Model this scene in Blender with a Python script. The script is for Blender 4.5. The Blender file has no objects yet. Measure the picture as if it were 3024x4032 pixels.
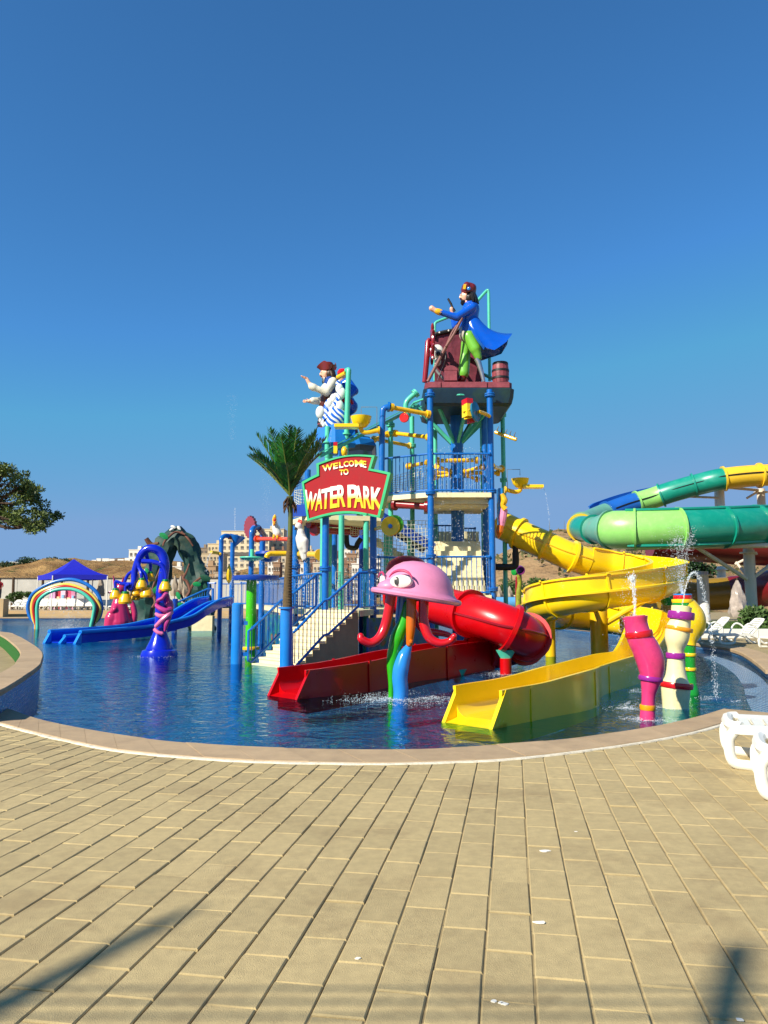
import bpy, bmesh, math, random
from mathutils import Vector, Matrix, Euler
from mathutils.bvhtree import BVHTree
random.seed(11)
V = Vector
SC = bpy.context.scene
C = SC.collection
# ------------------------------------------------------------------ camera
CH, FPX, PITCH = 1.5, 3030.0, math.atan(346/3030)
cam = bpy.data.cameras.new('camera'); camo = bpy.data.objects.new('camera', cam); C.objects.link(camo)
cam.sensor_fit = 'VERTICAL'; cam.sensor_height = 24.0; cam.lens = FPX/4032*24.0
cam.clip_start = 0.05; cam.clip_end = 6000
camo.location = (0, 0, CH); camo.rotation_euler = (math.pi/2+PITCH, 0, 0)
SC.camera = camo
# ------------------------------------------------------------------ sky, sun, exposure
SUN_AZ, SUN_EL = math.radians(49), math.radians(36)      # light travels towards +Y, turned 49 deg to +X
w = bpy.data.worlds.new('World'); SC.world = w; w.use_nodes = True
nt = w.node_tree; nt.nodes.clear()
wo = nt.nodes.new('ShaderNodeOutputWorld'); bg = nt.nodes.new('ShaderNodeBackground'); sk = nt.nodes.new('ShaderNodeTexSky')
sk.sky_type = 'NISHITA'; sk.sun_disc = False; sk.sun_elevation = SUN_EL
sk.sun_rotation = SUN_AZ + math.pi
sk.altitude = 10; sk.air_density = 1.0; sk.dust_density = 0.0; sk.ozone_density = 10.0
EXPO = 0.80; SKY = 0.088
bg.inputs['Strength'].default_value = SKY
# deep coastal blue, and a haze limit so that the horizon stays blue as in the photograph
tn = nt.nodes.new('ShaderNodeMixRGB'); tn.blend_type = 'MULTIPLY'; tn.inputs[0].default_value = 1; tn.inputs[2].default_value = (.66, 1.06, 1.10, 1)
hz = nt.nodes.new('ShaderNodeMixRGB'); hz.blend_type = 'DARKEN'; hz.inputs[0].default_value = 1; hz.inputs[2].default_value = tuple(c/(SKY*2**EXPO) for c in (.212, .385, .68))+(1,)
nt.links.new(sk.outputs[0], tn.inputs[1]); nt.links.new(tn.outputs[0], hz.inputs[1]); nt.links.new(hz.outputs[0], bg.inputs[0]); nt.links.new(bg.outputs[0], wo.inputs[0])
sl = bpy.data.lights.new('sun', 'SUN'); sl.energy = 4.3; sl.angle = math.radians(0.55); sl.color = (1.0, 0.93, 0.80)
slo = bpy.data.objects.new('sun', sl); C.objects.link(slo); slo.location = (-20, -30, 40)
ldir = V((math.sin(SUN_AZ)*math.cos(SUN_EL), math.cos(SUN_AZ)*math.cos(SUN_EL), -math.sin(SUN_EL)))
slo.rotation_euler = ldir.to_track_quat('-Z', 'Y').to_euler()
SC.view_settings.view_transform = 'Standard'; SC.view_settings.look = 'None'
SC.view_settings.exposure = EXPO; SC.view_settings.gamma = 1.0; SC.view_settings.use_curve_mapping = False
SC.cycles.max_bounces = 8; SC.cycles.transparent_max_bounces = 16
SC.cycles.caustics_reflective = False; SC.cycles.caustics_refractive = False
# ------------------------------------------------------------------ measuring helpers (photo pixel + distance -> world point)
cP, sP = math.cos(PITCH), math.sin(PITCH)
def ray(u, v):
    dx, dy = u-1512, v-2016
    return dx, FPX*cP+dy*sP, -(dy*cP-FPX*sP)
def U(u, v, Y):
    x, y, z = ray(u, v); t = Y/y
    return V((x*t, Y, CH+z*t))
def G(u, v, z=0.0):
    x, y, zz = ray(u, v); t = (z-CH)/zz
    return V((x*t, y*t, z))
WZ = -0.15
def S(h):
    h = h.lstrip('#'); r = [int(h[i:i+2], 16)/255 for i in (0, 2, 4)]
    return tuple(c/12.92 if c <= .04045 else ((c+.055)/1.055)**2.4 for c in r)
# ------------------------------------------------------------------ materials
MATS = {}
def mat(name, col, rough=.35, var=.10, scale=5.0, bump=0.0, bscale=40.0, metal=0.0, dirt=None, damt=.35, dscale=2.5, coat=0.0, rnd=0.0, spec=.5, trans=0.0, world=False):
    if name in MATS: return MATS[name]
    if isinstance(col, str): col = S(col)
    m = bpy.data.materials.new(name); m.use_nodes = True; MATS[name] = m
    n = m.node_tree.nodes; L = m.node_tree.links; b = n['Principled BSDF']
    b.inputs['Metallic'].default_value = metal
    b.inputs['Specular IOR Level'].default_value = spec
    if coat: b.inputs['Coat Weight'].default_value = coat; b.inputs['Coat Roughness'].default_value = .08
    tc = n.new('ShaderNodeTexCoord'); nz = n.new('ShaderNodeTexNoise')
    if world: tc = n.new('ShaderNodeNewGeometry'); CO = tc.outputs['Position']
    else: CO = tc.outputs['Object']
    nz.inputs['Scale'].default_value = scale; nz.inputs['Detail'].default_value = 6; nz.inputs['Roughness'].default_value = .65
    L.new(CO, nz.inputs['Vector'])
    cr = n.new('ShaderNodeValToRGB'); e = cr.color_ramp.elements
    e[0].position = .3; e[1].position = .72
    e[0].color = tuple(max(0, c*(1-var)) for c in col)+(1,); e[1].color = tuple(min(1, c*(1+var)) for c in col)+(1,)
    L.new(nz.outputs['Fac'], cr.inputs[0]); out = cr.outputs[0]
    if dirt:
        if isinstance(dirt, str): dirt = S(dirt)
        n2 = n.new('ShaderNodeTexNoise'); n2.inputs['Scale'].default_value = dscale; n2.inputs['Detail'].default_value = 9; n2.inputs['Roughness'].default_value = .75
        L.new(CO, n2.inputs['Vector'])
        r2 = n.new('ShaderNodeValToRGB'); r2.color_ramp.elements[0].position = .5; r2.color_ramp.elements[1].position = .78
        r2.color_ramp.elements[1].color = (damt, damt, damt, 1)
        L.new(n2.outputs['Fac'], r2.inputs[0])
        mx = n.new('ShaderNodeMixRGB'); mx.inputs[2].default_value = tuple(dirt)+(1,)
        L.new(r2.outputs[0], mx.inputs[0]); L.new(out, mx.inputs[1]); out = mx.outputs[0]
    if rnd:
        oi = n.new('ShaderNodeObjectInfo'); ge = n.new('ShaderNodeNewGeometry')
        ad = n.new('ShaderNodeMath'); ad.operation = 'ADD'; fr = n.new('ShaderNodeMath'); fr.operation = 'FRACT'
        L.new(oi.outputs['Random'], ad.inputs[0]); L.new(ge.outputs['Random Per Island'], ad.inputs[1]); L.new(ad.outputs[0], fr.inputs[0])
        mr = n.new('ShaderNodeMapRange'); mr.inputs['To Min'].default_value = 1-rnd; mr.inputs['To Max'].default_value = 1+rnd
        L.new(fr.outputs[0], mr.inputs['Value'])
        vm = n.new('ShaderNodeVectorMath'); vm.operation = 'SCALE'
        L.new(out, vm.inputs[0]); L.new(mr.outputs[0], vm.inputs['Scale']); out = vm.outputs[0]
    L.new(out, b.inputs['Base Color'])
    rr = n.new('ShaderNodeMapRange'); rr.inputs['To Min'].default_value = max(.02, rough*.8); rr.inputs['To Max'].default_value = min(1, rough*1.3)
    L.new(nz.outputs['Fac'], rr.inputs['Value']); L.new(rr.outputs[0], b.inputs['Roughness'])
    if bump:
        nb = n.new('ShaderNodeTexNoise'); nb.inputs['Scale'].default_value = bscale; nb.inputs['Detail'].default_value = 5
        L.new(CO, nb.inputs['Vector'])
        bp = n.new('ShaderNodeBump'); bp.inputs['Strength'].default_value = bump; bp.inputs['Distance'].default_value = .02
        L.new(nb.outputs['Fac'], bp.inputs['Height']); L.new(bp.outputs[0], b.inputs['Normal'])
    if trans: b.inputs['Transmission Weight'].default_value = trans
    return m
def fg(name, col, **k):                      # painted fibreglass or enamel
    a = dict(rough=.24, var=.07, scale=3, dirt='#5a4a30', damt=.16, dscale=4.0, coat=.25); a.update(k); return mat(name, col, **a)
BLUE = fg('blue_enamel', '#0764b6', rough=.3, damt=.22, dirt='#86a0b0', dscale=5)
DBLUE = fg('dark_blue_enamel', '#0a3fa0', rough=.3)
LBLUE = fg('light_blue_enamel', '#1c7fd0')
TEAL = fg('teal_enamel', '#4fc2a2', rough=.35, damt=.25)
YEL = fg('yellow_fibreglass', '#f3cf14', damt=.22, dirt='#a8841a', dscale=3)
YELP = fg('yellow_pipe', '#efbd16', damt=.3, dirt='#9a7516')
RED = fg('red_fibreglass', '#bf050e', rough=.28, damt=.06, coat=.08, spec=.35)
REDM = fg('maroon_fibreglass', '#8d1420')
CREAM = mat('cream_concrete', '#e9dcae', rough=.75, var=.08, scale=4, dirt='#8a7a50', damt=.35, bump=.15)
WHITE = mat('white_plastic', '#e8e6da', rough=.35, var=.04, scale=3, dirt='#b5ac92', damt=.2)
WPAINT = mat('white_paint', '#e4e1d6', rough=.5, var=.05, dirt='#9b927d', damt=.3)
GREY = mat('galvanised', '#8d8f8c', rough=.45, metal=.6, var=.12)
BLACK = mat('black_rubber', '#141414', rough=.5)
SILV = mat('silver_paint', '#b9bcc0', rough=.28, metal=.85)
SKIN = fg('painted_skin', '#e8b090', rough=.35, damt=.05)
# ------------------------------------------------------------------ mesh building
def frame_path(pts):
    pts = [V(p) for p in pts]; n = len(pts); T = []
    for i in range(n):
        a = pts[max(0, i-1)]; b = pts[min(n-1, i+1)]; t = (b-a)
        T.append(t.normalized() if t.length > 1e-9 else V((0, 0, 1)))
    up = V((0, 0, 1)) if abs(T[0].z) < .9 else V((0, 1, 0))
    N = [(up-T[0]*up.dot(T[0])).normalized()]
    for i in range(1, n):
        q = N[-1]-T[i]*N[-1].dot(T[i])
        N.append(q.normalized() if q.length > 1e-6 else N[-1])
    return pts, T, N
def spline(pts, k=6):
    P = [V(p) for p in pts]; out = []
    for i in range(len(P)-1):
        p0 = P[i-1] if i > 0 else P[0]*2-P[1]; p1, p2 = P[i], P[i+1]; p3 = P[i+2] if i+2 < len(P) else P[-1]*2-P[-2]
        for j in range(k):
            t = j/k
            out.append(.5*((2*p1)+(p2-p0)*t+(2*p0-5*p1+4*p2-p3)*t*t+(3*p1-p0-3*p2+p3)*t**3))
    out.append(P[-1].copy()); return out
def wpos(o):
    p = V((0, 0, 0))
    while o is not None: p = p+o.location; o = o.parent
    return p
class MB:
    def __init__(s): s.v = []; s.f = []; s.m = []; s.cm = 0
    def add(s, vs, fs):
        o = len(s.v); s.v += [V(p) for p in vs]
        for f in fs: s.f.append([i+o for i in f]); s.m.append(s.cm)
        return s
    def box(s, c, d, R=None):
        c = V(c); h = V(d)/2
        vs = [V((x*h.x, y*h.y, z*h.z)) for x in (-1, 1) for y in (-1, 1) for z in (-1, 1)]
        if R is not None: vs = [R @ p for p in vs]
        return s.add([c+p for p in vs], [(0, 1, 3, 2), (4, 6, 7, 5), (0, 4, 5, 1), (2, 3, 7, 6), (0, 2, 6, 4), (1, 5, 7, 3)])
    def cbox(s, c, d, b=.01, R=None):            # chamfered box
        c = V(c); x, y, z = [k/2 for k in d]; vs = []
        for zz, ins in ((-z, 0), (z-b, 0), (z, b)):
            vs += [V((-x+ins, -y+ins, zz)), V((x-ins, -y+ins, zz)), V((x-ins, y-ins, zz)), V((-x+ins, y-ins, zz))]
        if R is not None: vs = [R @ p for p in vs]
        fs = [(3, 2, 1, 0), (8, 9, 10, 11)]
        for k in (0, 4):
            for i in range(4): fs.append((k+i, k+(i+1) % 4, k+4+(i+1) % 4, k+4+i))
        return s.add([c+p for p in vs], fs)
    def tube(s, pts, r, n=12, caps=True, squash=None):
        pts, T, N = frame_path(pts); m = len(pts)
        if not hasattr(r, '__len__'): r = [r]*m
        elif len(r) != m:
            r = [r[min(len(r)-1, int(i/(m-1)*(len(r)-1)))]*(1-(i/(m-1)*(len(r)-1)) % 1)+r[min(len(r)-1, int(i/(m-1)*(len(r)-1))+1)]*((i/(m-1)*(len(r)-1)) % 1) for i in range(m)]
        vs = []
        for i in range(m):
            B = T[i].cross(N[i])
            for j in range(n):
                a = 2*math.pi*j/n; vs.append(pts[i]+(N[i]*math.cos(a)+B*math.sin(a)*(squash or 1))*r[i])
        fs = [(i*n+j, i*n+(j+1) % n, (i+1)*n+(j+1) % n, (i+1)*n+j) for i in range(m-1) for j in range(n)]
        if caps: fs += [tuple(range(n-1, -1, -1)), tuple(range((m-1)*n, m*n))]
        return s.add(vs, fs)
    def cyl(s, a, b, r, n=14): return s.tube([a, b], r, n)
    def cap(s, a, b, r0, r1, n=14):              # tapered capsule
        a, b = V(a), V(b); d = (b-a); l = d.length; t = d.normalized() if l > 1e-6 else V((0, 0, 1))
        ps, rs = [], []
        for k in range(5): th = math.pi/2*(1-k/4)*.98; ps.append(a-t*math.sin(th)*r0); rs.append(math.cos(th)*r0)
        for k in range(5): th = math.pi/2*(k/4)*.98; ps.append(b+t*math.sin(th)*r1); rs.append(math.cos(th)*r1)
        return s.tube(ps, rs, n)
    def lathe(s, prof, o=(0, 0, 0), n=20, R=None, caps=True, sx=1, sy=1):
        o = V(o); vs = []
        for r, z in prof:
            for j in range(n):
                a = 2*math.pi*j/n; p = V((r*math.cos(a)*sx, r*math.sin(a)*sy, z)); vs.append(o+(R @ p if R is not None else p))
        m = len(prof)
        fs = [(i*n+j, i*n+(j+1) % n, (i+1)*n+(j+1) % n, (i+1)*n+j) for i in range(m-1) for j in range(n)]
        if caps: fs += [tuple(range(n-1, -1, -1)), tuple(range((m-1)*n, m*n))]
        return s.add(vs, fs)
    def ball(s, c, r, n=14, R=None):
        if not hasattr(r, '__len__'): r = (r, r, r)
        k = max(5, n//2); prof = [(math.sin(math.pi*i/k)+1e-4, -math.cos(math.pi*i/k)) for i in range(k+1)]
        vs = []; c = V(c)
        for a, z in prof:
            for j in range(n):
                t = 2*math.pi*j/n; p = V((a*math.cos(t)*r[0], a*math.sin(t)*r[1], z*r[2])); vs.append(c+(R @ p if R is not None else p))
        fs = [(i*n+j, i*n+(j+1) % n, (i+1)*n+(j+1) % n, (i+1)*n+j) for i in range(k) for j in range(n)]
        fs += [tuple(range(n-1, -1, -1)), tuple(range(k*n, k*n+n))]
        return s.add(vs, fs)
    def prism(s, poly, ax, ay, o, nrm, depth):   # poly (x,y) in plane axes, extruded along nrm
        o, ax, ay, nrm = V(o), V(ax), V(ay), V(nrm); n = len(poly)
        a = [o+ax*x+ay*y for x, y in poly]; b = [p+nrm*depth for p in a]
        return s.add(a+b, [tuple(range(n-1, -1, -1)), tuple(range(n, 2*n))]+[(i, (i+1) % n, n+(i+1) % n, n+i) for i in range(n)])
    def loft(s, rings, closed=True, caps=True):
        n = len(rings[0]); vs = [p for r in rings for p in r]; m = len(rings)
        fs = [(i*n+j, i*n+(j+1) % n, (i+1)*n+(j+1) % n, (i+1)*n+j) for i in range(m-1) for j in range(n if closed else n-1)]
        if caps and closed: fs += [tuple(range(n-1, -1, -1)), tuple(range((m-1)*n, m*n))]
        return s.add(vs, fs)
    def build(s, name, m, parent=None, smooth=35, recalc=True):
        L = wpos(parent) if parent is not None else V((0, 0, 0))
        loc = None
        if parent is None and s.v:
            lo = V((min(p.x for p in s.v), min(p.y for p in s.v), min(p.z for p in s.v))); hi = V((max(p.x for p in s.v), max(p.y for p in s.v), 0))
            loc = V(((lo.x+hi.x)/2, (lo.y+hi.y)/2, lo.z)); L = loc
        me = bpy.data.meshes.new(name); me.from_pydata([p-L for p in s.v], [], s.f)
        ms = m if isinstance(m, (list, tuple)) else [m]
        for k in ms: me.materials.append(k)
        if len(ms) > 1: me.polygons.foreach_set('material_index', s.m)
        if recalc:
            bm = bmesh.new(); bm.from_mesh(me); bmesh.ops.recalc_face_normals(bm, faces=bm.faces); bm.to_mesh(me); bm.free()
        if smooth:
            me.polygons.foreach_set('use_smooth', [True]*len(me.polygons)); me.set_sharp_from_angle(angle=math.radians(smooth))
        me.update()
        o = bpy.data.objects.new(name, me); C.objects.link(o)
        if loc is not None: o.location = loc
        if parent is not None: o.parent = parent
        return o
def tag(o, label, cat, group=None):
    o['label'] = label; o['category'] = cat
    if group: o['group'] = group
    return o
def struct(o): o['kind'] = 'structure'; return o
def stuff(o, label=None, cat=None):
    o['kind'] = 'stuff'
    if label: o['label'] = label
    if cat: o['category'] = cat
    return o
def thing(name, label, cat, loc=(0, 0, 0), group=None):
    o = bpy.data.objects.new(name, None); o.empty_display_size = .2; C.objects.link(o); o.location = V(loc)
    return tag(o, label, cat, group)
def copy_tree(o, parent=None):
    c = o.copy(); C.objects.link(c); c.parent = parent
    for k, val in o.items(): pass
    for ch in list(o.children): copy_tree(ch, c)
    return c
def RZ(a): return Matrix.Rotation(a, 3, 'Z')
def RX(a): return Matrix.Rotation(a, 3, 'X')
def RY(a): return Matrix.Rotation(a, 3, 'Y')
def look(d, up=(0, 0, 1)):                        # rotation taking +Z to d
    return V(d).to_track_quat('Z', 'Y').to_matrix()
def blob(name, prims, mats, parent, voxel=.04, sm=3):
    """prims: list of (MB, material index): fused to one continuous skin, each face coloured by its nearest source part"""
    L = wpos(parent); j = MB()
    for p, k in prims: j.add(p.v, p.f)
    me = bpy.data.meshes.new('tmp'); me.from_pydata(j.v, [], j.f)
    bm = bmesh.new(); bm.from_mesh(me); bmesh.ops.recalc_face_normals(bm, faces=bm.faces); bm.to_mesh(me); bm.free()
    o = bpy.data.objects.new('tmp', me); C.objects.link(o)
    md = o.modifiers.new('r', 'REMESH'); md.mode = 'VOXEL'; md.voxel_size = voxel
    if sm: ms = o.modifiers.new('s', 'SMOOTH'); ms.iterations = sm; ms.factor = .5
    dg = bpy.context.evaluated_depsgraph_get(); ev = o.evaluated_get(dg); nm = bpy.data.meshes.new_from_object(ev)
    C.objects.unlink(o); bpy.data.objects.remove(o)
    trees = [(BVHTree.FromPolygons(p.v, p.f), k) for p, k in prims]
    nm.materials.clear()
    for m in mats: nm.materials.append(m)
    for pl in nm.polygons:
        c = pl.center; best = 1e9
        for t, k in trees:
            d = t.find_nearest(c, best)[3]
            if d is not None and d < best-1e-4: best = d; pl.material_index = k
    for vtx in nm.vertices: vtx.co -= L
    nm.polygons.foreach_set('use_smooth', [True]*len(nm.polygons)); nm.name = name
    o = bpy.data.objects.new(name, nm); C.objects.link(o); o.parent = parent
    return o
UNIT = {}
def unit_cyl(r, m, n=6):
    k = (round(r, 4), m.name, n)
    if k not in UNIT:
        b = MB(); b.tube([(0, 0, 0), (0, 0, 1)], r, n); o = b.build('t', m); UNIT[k] = o.data; o.data.name = 'bar'; C.objects.unlink(o); bpy.data.objects.remove(o)
        for vt in UNIT[k].vertices: pass
    return UNIT[k]
def bar(name, a, b, r, m, parent, n=6):
    a, b = V(a), V(b); o = bpy.data.objects.new(name, unit_cyl(r, m, n)); C.objects.link(o); o.parent = parent
    o.location = a-wpos(parent); o.scale = (1, 1, (b-a).length); o.rotation_mode = 'QUATERNION'; o.rotation_quaternion = (b-a).to_track_quat('Z', 'Y')
    return o
def railing(parent, a, b, h, n, m=None, r=.03, base=.08, name='railing', midrail=False):
    m = m or BLUE; a, b = V(a), V(b); z = V((0, 0, 1)); q = MB()
    q.tube([a+z*h, b+z*h], r, 8); q.tube([a+z*base, b+z*base], r*.9, 8)
    if midrail: q.tube([a+z*h*.62, b+z*h*.62], r, 8)
    for p in (a, b):
        q.cyl(p+z*(h-.0)-(b-a).normalized()*.03, p+z*h+(b-a).normalized()*.03, r*1.7, 10); q.cyl(p+z*base, p+z*h, r*.6, 6)
    o = q.build(name, m, parent)
    for i in range(n):
        p = a.lerp(b, (i+.5)/n); bar('baluster', p+z*base, p+z*h, r*.45, m, o)
    return o
def sweep(path, prof, closed=True):
    """prof: (side, up) points. side is horizontal, up is across it"""
    pts, T, N = frame_path(path); rings = []
    for p, t in zip(pts, T):
        side = V((t.y, -t.x, 0)).normalized(); up = side.cross(t).normalized()
        if up.z < 0: up = -up
        rings.append([p+side*x+up*y for x, y in prof])
    return rings

ORD = 'first second third fourth fifth sixth seventh eighth ninth tenth eleventh twelfth thirteenth fourteenth fifteenth sixteenth seventeenth eighteenth nineteenth twentieth'.split()
# ================================================================== SETTING
def pts_from(lst, z=0.0): return [G(u, v, z) for u, v in lst]
front_in = pts_from([(0, 2785), (105, 2824), (199, 2851), (386, 2887), (603, 2920), (784, 2937), (1000, 2950), (1362, 2960), (1651, 2960), (1800, 2953), (1940, 2943), (2200, 2923), (2400, 2897), (2600, 2864), (2750, 2830), (2856, 2798)])
front_out = pts_from([(-120, 2808), (0, 2851), (181, 2899), (362, 2939), (500, 2962), (723, 2983), (1000, 3001), (1362, 3009), (1542, 3010), (1796, 3002), (1969, 2994), (2200, 2970), (2474, 2933), (2693, 2894), (2824, 2859), (2928, 2826)])
fi = spline(front_in, 5); fo = spline(front_out, 5)
right_tail_in = pts_from([(2856, 2798), (2911, 2803), (3024, 2813), (3250, 2834)])
right_tail_out = pts_from([(2928, 2826), (3024, 2837), (3250, 2860)])
rp = [G(3250, 2834), G(3420, 2790), G(3300, 2720), G(3100, 2675)]
right_in = spline(pts_from([(3024, 2641), (2998, 2619), (2954, 2588), (2911, 2566), (2845, 2549), (2736, 2534), (2600, 2512), (2440, 2492), (2250, 2474), (2170, 2463)]), 4)
far = [V((9, 52, 0)), V((4, 60, 0)), V((-6, 65, 0)), V((-20, 67, 0)), V((-34, 66, 0)), V((-46, 60, 0)), V((-46, 50, 0)), V((-30, 40, 0)), V((-18.5, 32, 0))]
KT = .35                                              # raised kerb of the left terrace
kerb_edge = spline([V((-18.5, 32, 0))]+[V((p.x, p.y, 0)) for p in pts_from([(0, 2487), (60, 2501), (115, 2531), (151, 2558), (161, 2577), (155, 2600), (145, 2619), (90, 2658), (0, 2712), (-60, 2738)], KT)], 4)
pool = fi + right_tail_in[1:3] + rp + right_in + far[:-1] + kerb_edge[:-2]
# ---- deck sheet with the pool cut out
def ngrid(m, name): pass
bm = bmesh.new()
hole = [bm.verts.new((p.x, p.y, -.009)) for p in pool]
outer = [bm.verts.new(p+(-.009,)) for p in ((-70, -12), (70, -12), (70, 100), (-70, 100))]
for ring in (hole, outer):
    for i in range(len(ring)): bm.edges.new((ring[i], ring[(i+1) % len(ring)]))
bmesh.ops.triangle_fill(bm, use_beauty=True, edges=bm.edges)
bmesh.ops.recalc_face_normals(bm, faces=bm.faces)
for f in bm.faces:
    if f.normal.z < 0: f.normal_flip()
# paved material for the stretches too far off to tell the pavers apart
def paving_mat():
    m = bpy.data.materials.new('paving'); m.use_nodes = True; n = m.node_tree.nodes; L = m.node_tree.links; b = n['Principled BSDF']
    tc = n.new('ShaderNodeTexCoord'); mp = n.new('ShaderNodeMapping'); mp.inputs['Rotation'].default_value = (0, 0, math.radians(-80.6))
    br = n.new('ShaderNodeTexBrick'); br.inputs['Scale'].default_value = 1; br.inputs['Brick Width'].default_value = .42; br.inputs['Row Height'].default_value = .205
    br.inputs['Mortar Size'].default_value = .006
    br.inputs['Color1'].default_value = S('#ad9a6e')+(1,); br.inputs['Color2'].default_value = S('#9e8a60')+(1,); br.inputs['Mortar'].default_value = S('#857452')+(1,)
    nz = n.new('ShaderNodeTexNoise'); nz.inputs['Scale'].default_value = .6; nz.inputs['Detail'].default_value = 8
    mx = n.new('ShaderNodeMixRGB'); mx.blend_type = 'MULTIPLY'; mx.inputs[0].default_value = .35
    L.new(tc.outputs['Object'], mp.inputs[0]); L.new(mp.outputs[0], br.inputs[0]); L.new(tc.outputs['Object'], nz.inputs[0])
    L.new(br.outputs[0], mx.inputs[1]); L.new(nz.outputs[0], mx.inputs[2]); L.new(mx.outputs[0], b.inputs['Base Color'])
    b.inputs['Roughness'].default_value = .85
    return m
me = bpy.data.meshes.new('paved_deck'); bm.to_mesh(me); bm.free(); me.materials.append(paving_mat())
deck = struct(bpy.data.objects.new('paved_deck', me)); C.objects.link(deck)
# ---- far ground to the horizon
SAND = mat('dry_earth', '#a8865a', rough=.95, var=.25, scale=.08, dirt='#6d6a3c', damt=.6, dscale=.05, bump=.3, bscale=1)
q = MB(); n = 24
for i in range(n):
    a = 2*math.pi*i/n; q.v.append(V((3500*math.cos(a), 3500*math.sin(a), -1.2)))
q.add([], []); q.f.append(list(range(n))); q.m.append(0)
struct(q.build('ground', SAND, smooth=0))
# ---- pavers: real pieces
d1 = V((math.sin(math.radians(9.45)), math.cos(math.radians(9.45)), 0)); d2 = V((d1.y, -d1.x, 0))
PW, PL = .2035, .418
def inside(poly, x, y):
    c = False; j = len(poly)-1
    for i in range(len(poly)):
        a, b = poly[i], poly[j]
        if (a.y > y) != (b.y > y) and x < (b.x-a.x)*(y-a.y)/(b.y-a.y)+a.x: c = not c
        j = i
    return c
PAV = mat('paver_concrete', '#b09c6e', rough=.9, var=.13, scale=14, dirt='#6b5236', damt=.6, dscale=.9, bump=.35, bscale=190, rnd=.075, world=True)
o0 = G(1969, 3001)
cells = []
for r in range(-75, 60):
    for c in range(-30, 45):
        s0 = .5 if r % 2 else 0
        ctr = o0+d2*(PW*(r+.5))+d1*(PL*(c+s0+.13))
        if ctr.y < 1.2 or ctr.y > 14: continue
        if abs(ctr.x) > ctr.y*.53+1.0: continue
        cor = [ctr+d2*(PW/2*a)+d1*(PL/2*b) for a in (-1, 1) for b in (-1, 1)]
        if any(inside(pool, k.x, k.y) for k in cor): continue
        if any(inside(kerb_edge+[V((-20, 9, 0)), V((-20, 34, 0))], k.x, k.y) for k in cor): continue
        cells.append(ctr)
cells.sort(key=lambda p: p.length)
def vis(p):
    x, y, z = p.x, p.y, -CH; zc = y*cP+z*sP; yc = z*cP-y*sP
    return zc > .3 and abs(x/zc*FPX) < 1600 and abs(yc/zc*FPX) < 2120
near = [p for p in cells if vis(p)]; rest = [p for p in cells if not vis(p)]
near, more = near[:300], near[300:]
pv = []
for k in range(6):
    b = MB(); g = random.uniform(.0025, .0045); b.cbox((0, 0, -.03), (PW-2*g, PL-2*g, .06), random.uniform(.004, .0065)); o = b.build('paver', PAV, deck, smooth=0); pv.append(o.data); C.objects.unlink(o); bpy.data.objects.remove(o)
ang = math.atan2(d2.y, d2.x)
for p in near:
    o = bpy.data.objects.new('paver', random.choice(pv)); C.objects.link(o); o.parent = deck
    o.location = p+V((0, 0, random.gauss(0, .0016))); o.rotation_euler = (random.gauss(0, .004), random.gauss(0, .006), ang+random.gauss(0, .006))
b = MB()
for p in more+rest:
    b.cbox(p+V((0, 0, -.03+random.gauss(0, .0012))), (PW-.01, PL-.01, .06), .007, RZ(ang+random.gauss(0, .004)))
o = b.build('far_pavers', PAV, deck, smooth=0); o['kind'] = 'stuff'
# ---- coping slabs
COP = mat('coping_stone', '#ab9270', rough=.85, var=.12, scale=4, dirt='#77614a', damt=.5, dscale=1.5, bump=.25, bscale=80, rnd=.06, world=True)
cop = MB(); cop.tube([(0, 0, -5), (0, 0, -5.01)], .001, 3)
copo = bpy.data.objects.new('pool_coping', bpy.data.meshes.new('pool_coping')); C.objects.link(copo); struct(copo)
def resample(pl, n):
    d = [0]
    for i in range(1, len(pl)): d.append(d[-1]+(pl[i]-pl[i-1]).length)
    out = []
    for k in range(n+1):
        t = d[-1]*k/n; i = 1
        while i < len(d)-1 and d[i] < t: i += 1
        f = (t-d[i-1])/max(1e-9, d[i]-d[i-1]); out.append(pl[i-1].lerp(pl[i], f))
    return out
def slabs(pin, pout, zt, th, step, sub=4, name='coping_slab', gap=.005, over=.05):
    n = max(2, round(sum((pin[i+1]-pin[i]).length for i in range(len(pin)-1))/step))
    A = resample(pin, n*sub); B = resample(pout, n*sub)
    for k in range(n):
        b = MB(); rings = []
        dz = random.gauss(0, .0015)
        for j in range(sub+1):
            a, c = A[k*sub+j].copy(), B[k*sub+j].copy()
            if j in (0, sub):
                i = k*sub+j; s = 1 if j == 0 else -1; i2 = i+s
                a = a+(A[i2]-a).normalized()*gap/2; c = c+(B[i2]-c).normalized()*gap/2
            w_ = (c-a).normalized(); a = a-w_*over
            t = V((0, 0, zt+dz)); bz = V((0, 0, zt-th))
            rings.append([a+bz, a+t-V((0, 0, .02)), a+t+w_*.02, c+t-w_*.008, c+t-V((0, 0, .008)), c+bz])
        b.loft(rings); b.build(name, COP, copo, smooth=0)
slabs(fi, [p for p in fo[3:]], .022, .09, .55)
slabs(right_tail_in, right_tail_out, .022, .09, .6)
def offset(pl, d):
    out = []
    for i, p in enumerate(pl):
        t = pl[min(i+1, len(pl)-1)]-pl[max(i-1, 0)]; t.normalize(); out.append(p+V((t.y, -t.x, 0))*d)
    return out
slabs(right_in, offset(right_in, .55), .022, .09, .8, sub=3)
farl = right_in[-1:]+far
slabs(farl[:6], offset(farl[:6], .6), .022, .09, 1.5, sub=2)
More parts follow.
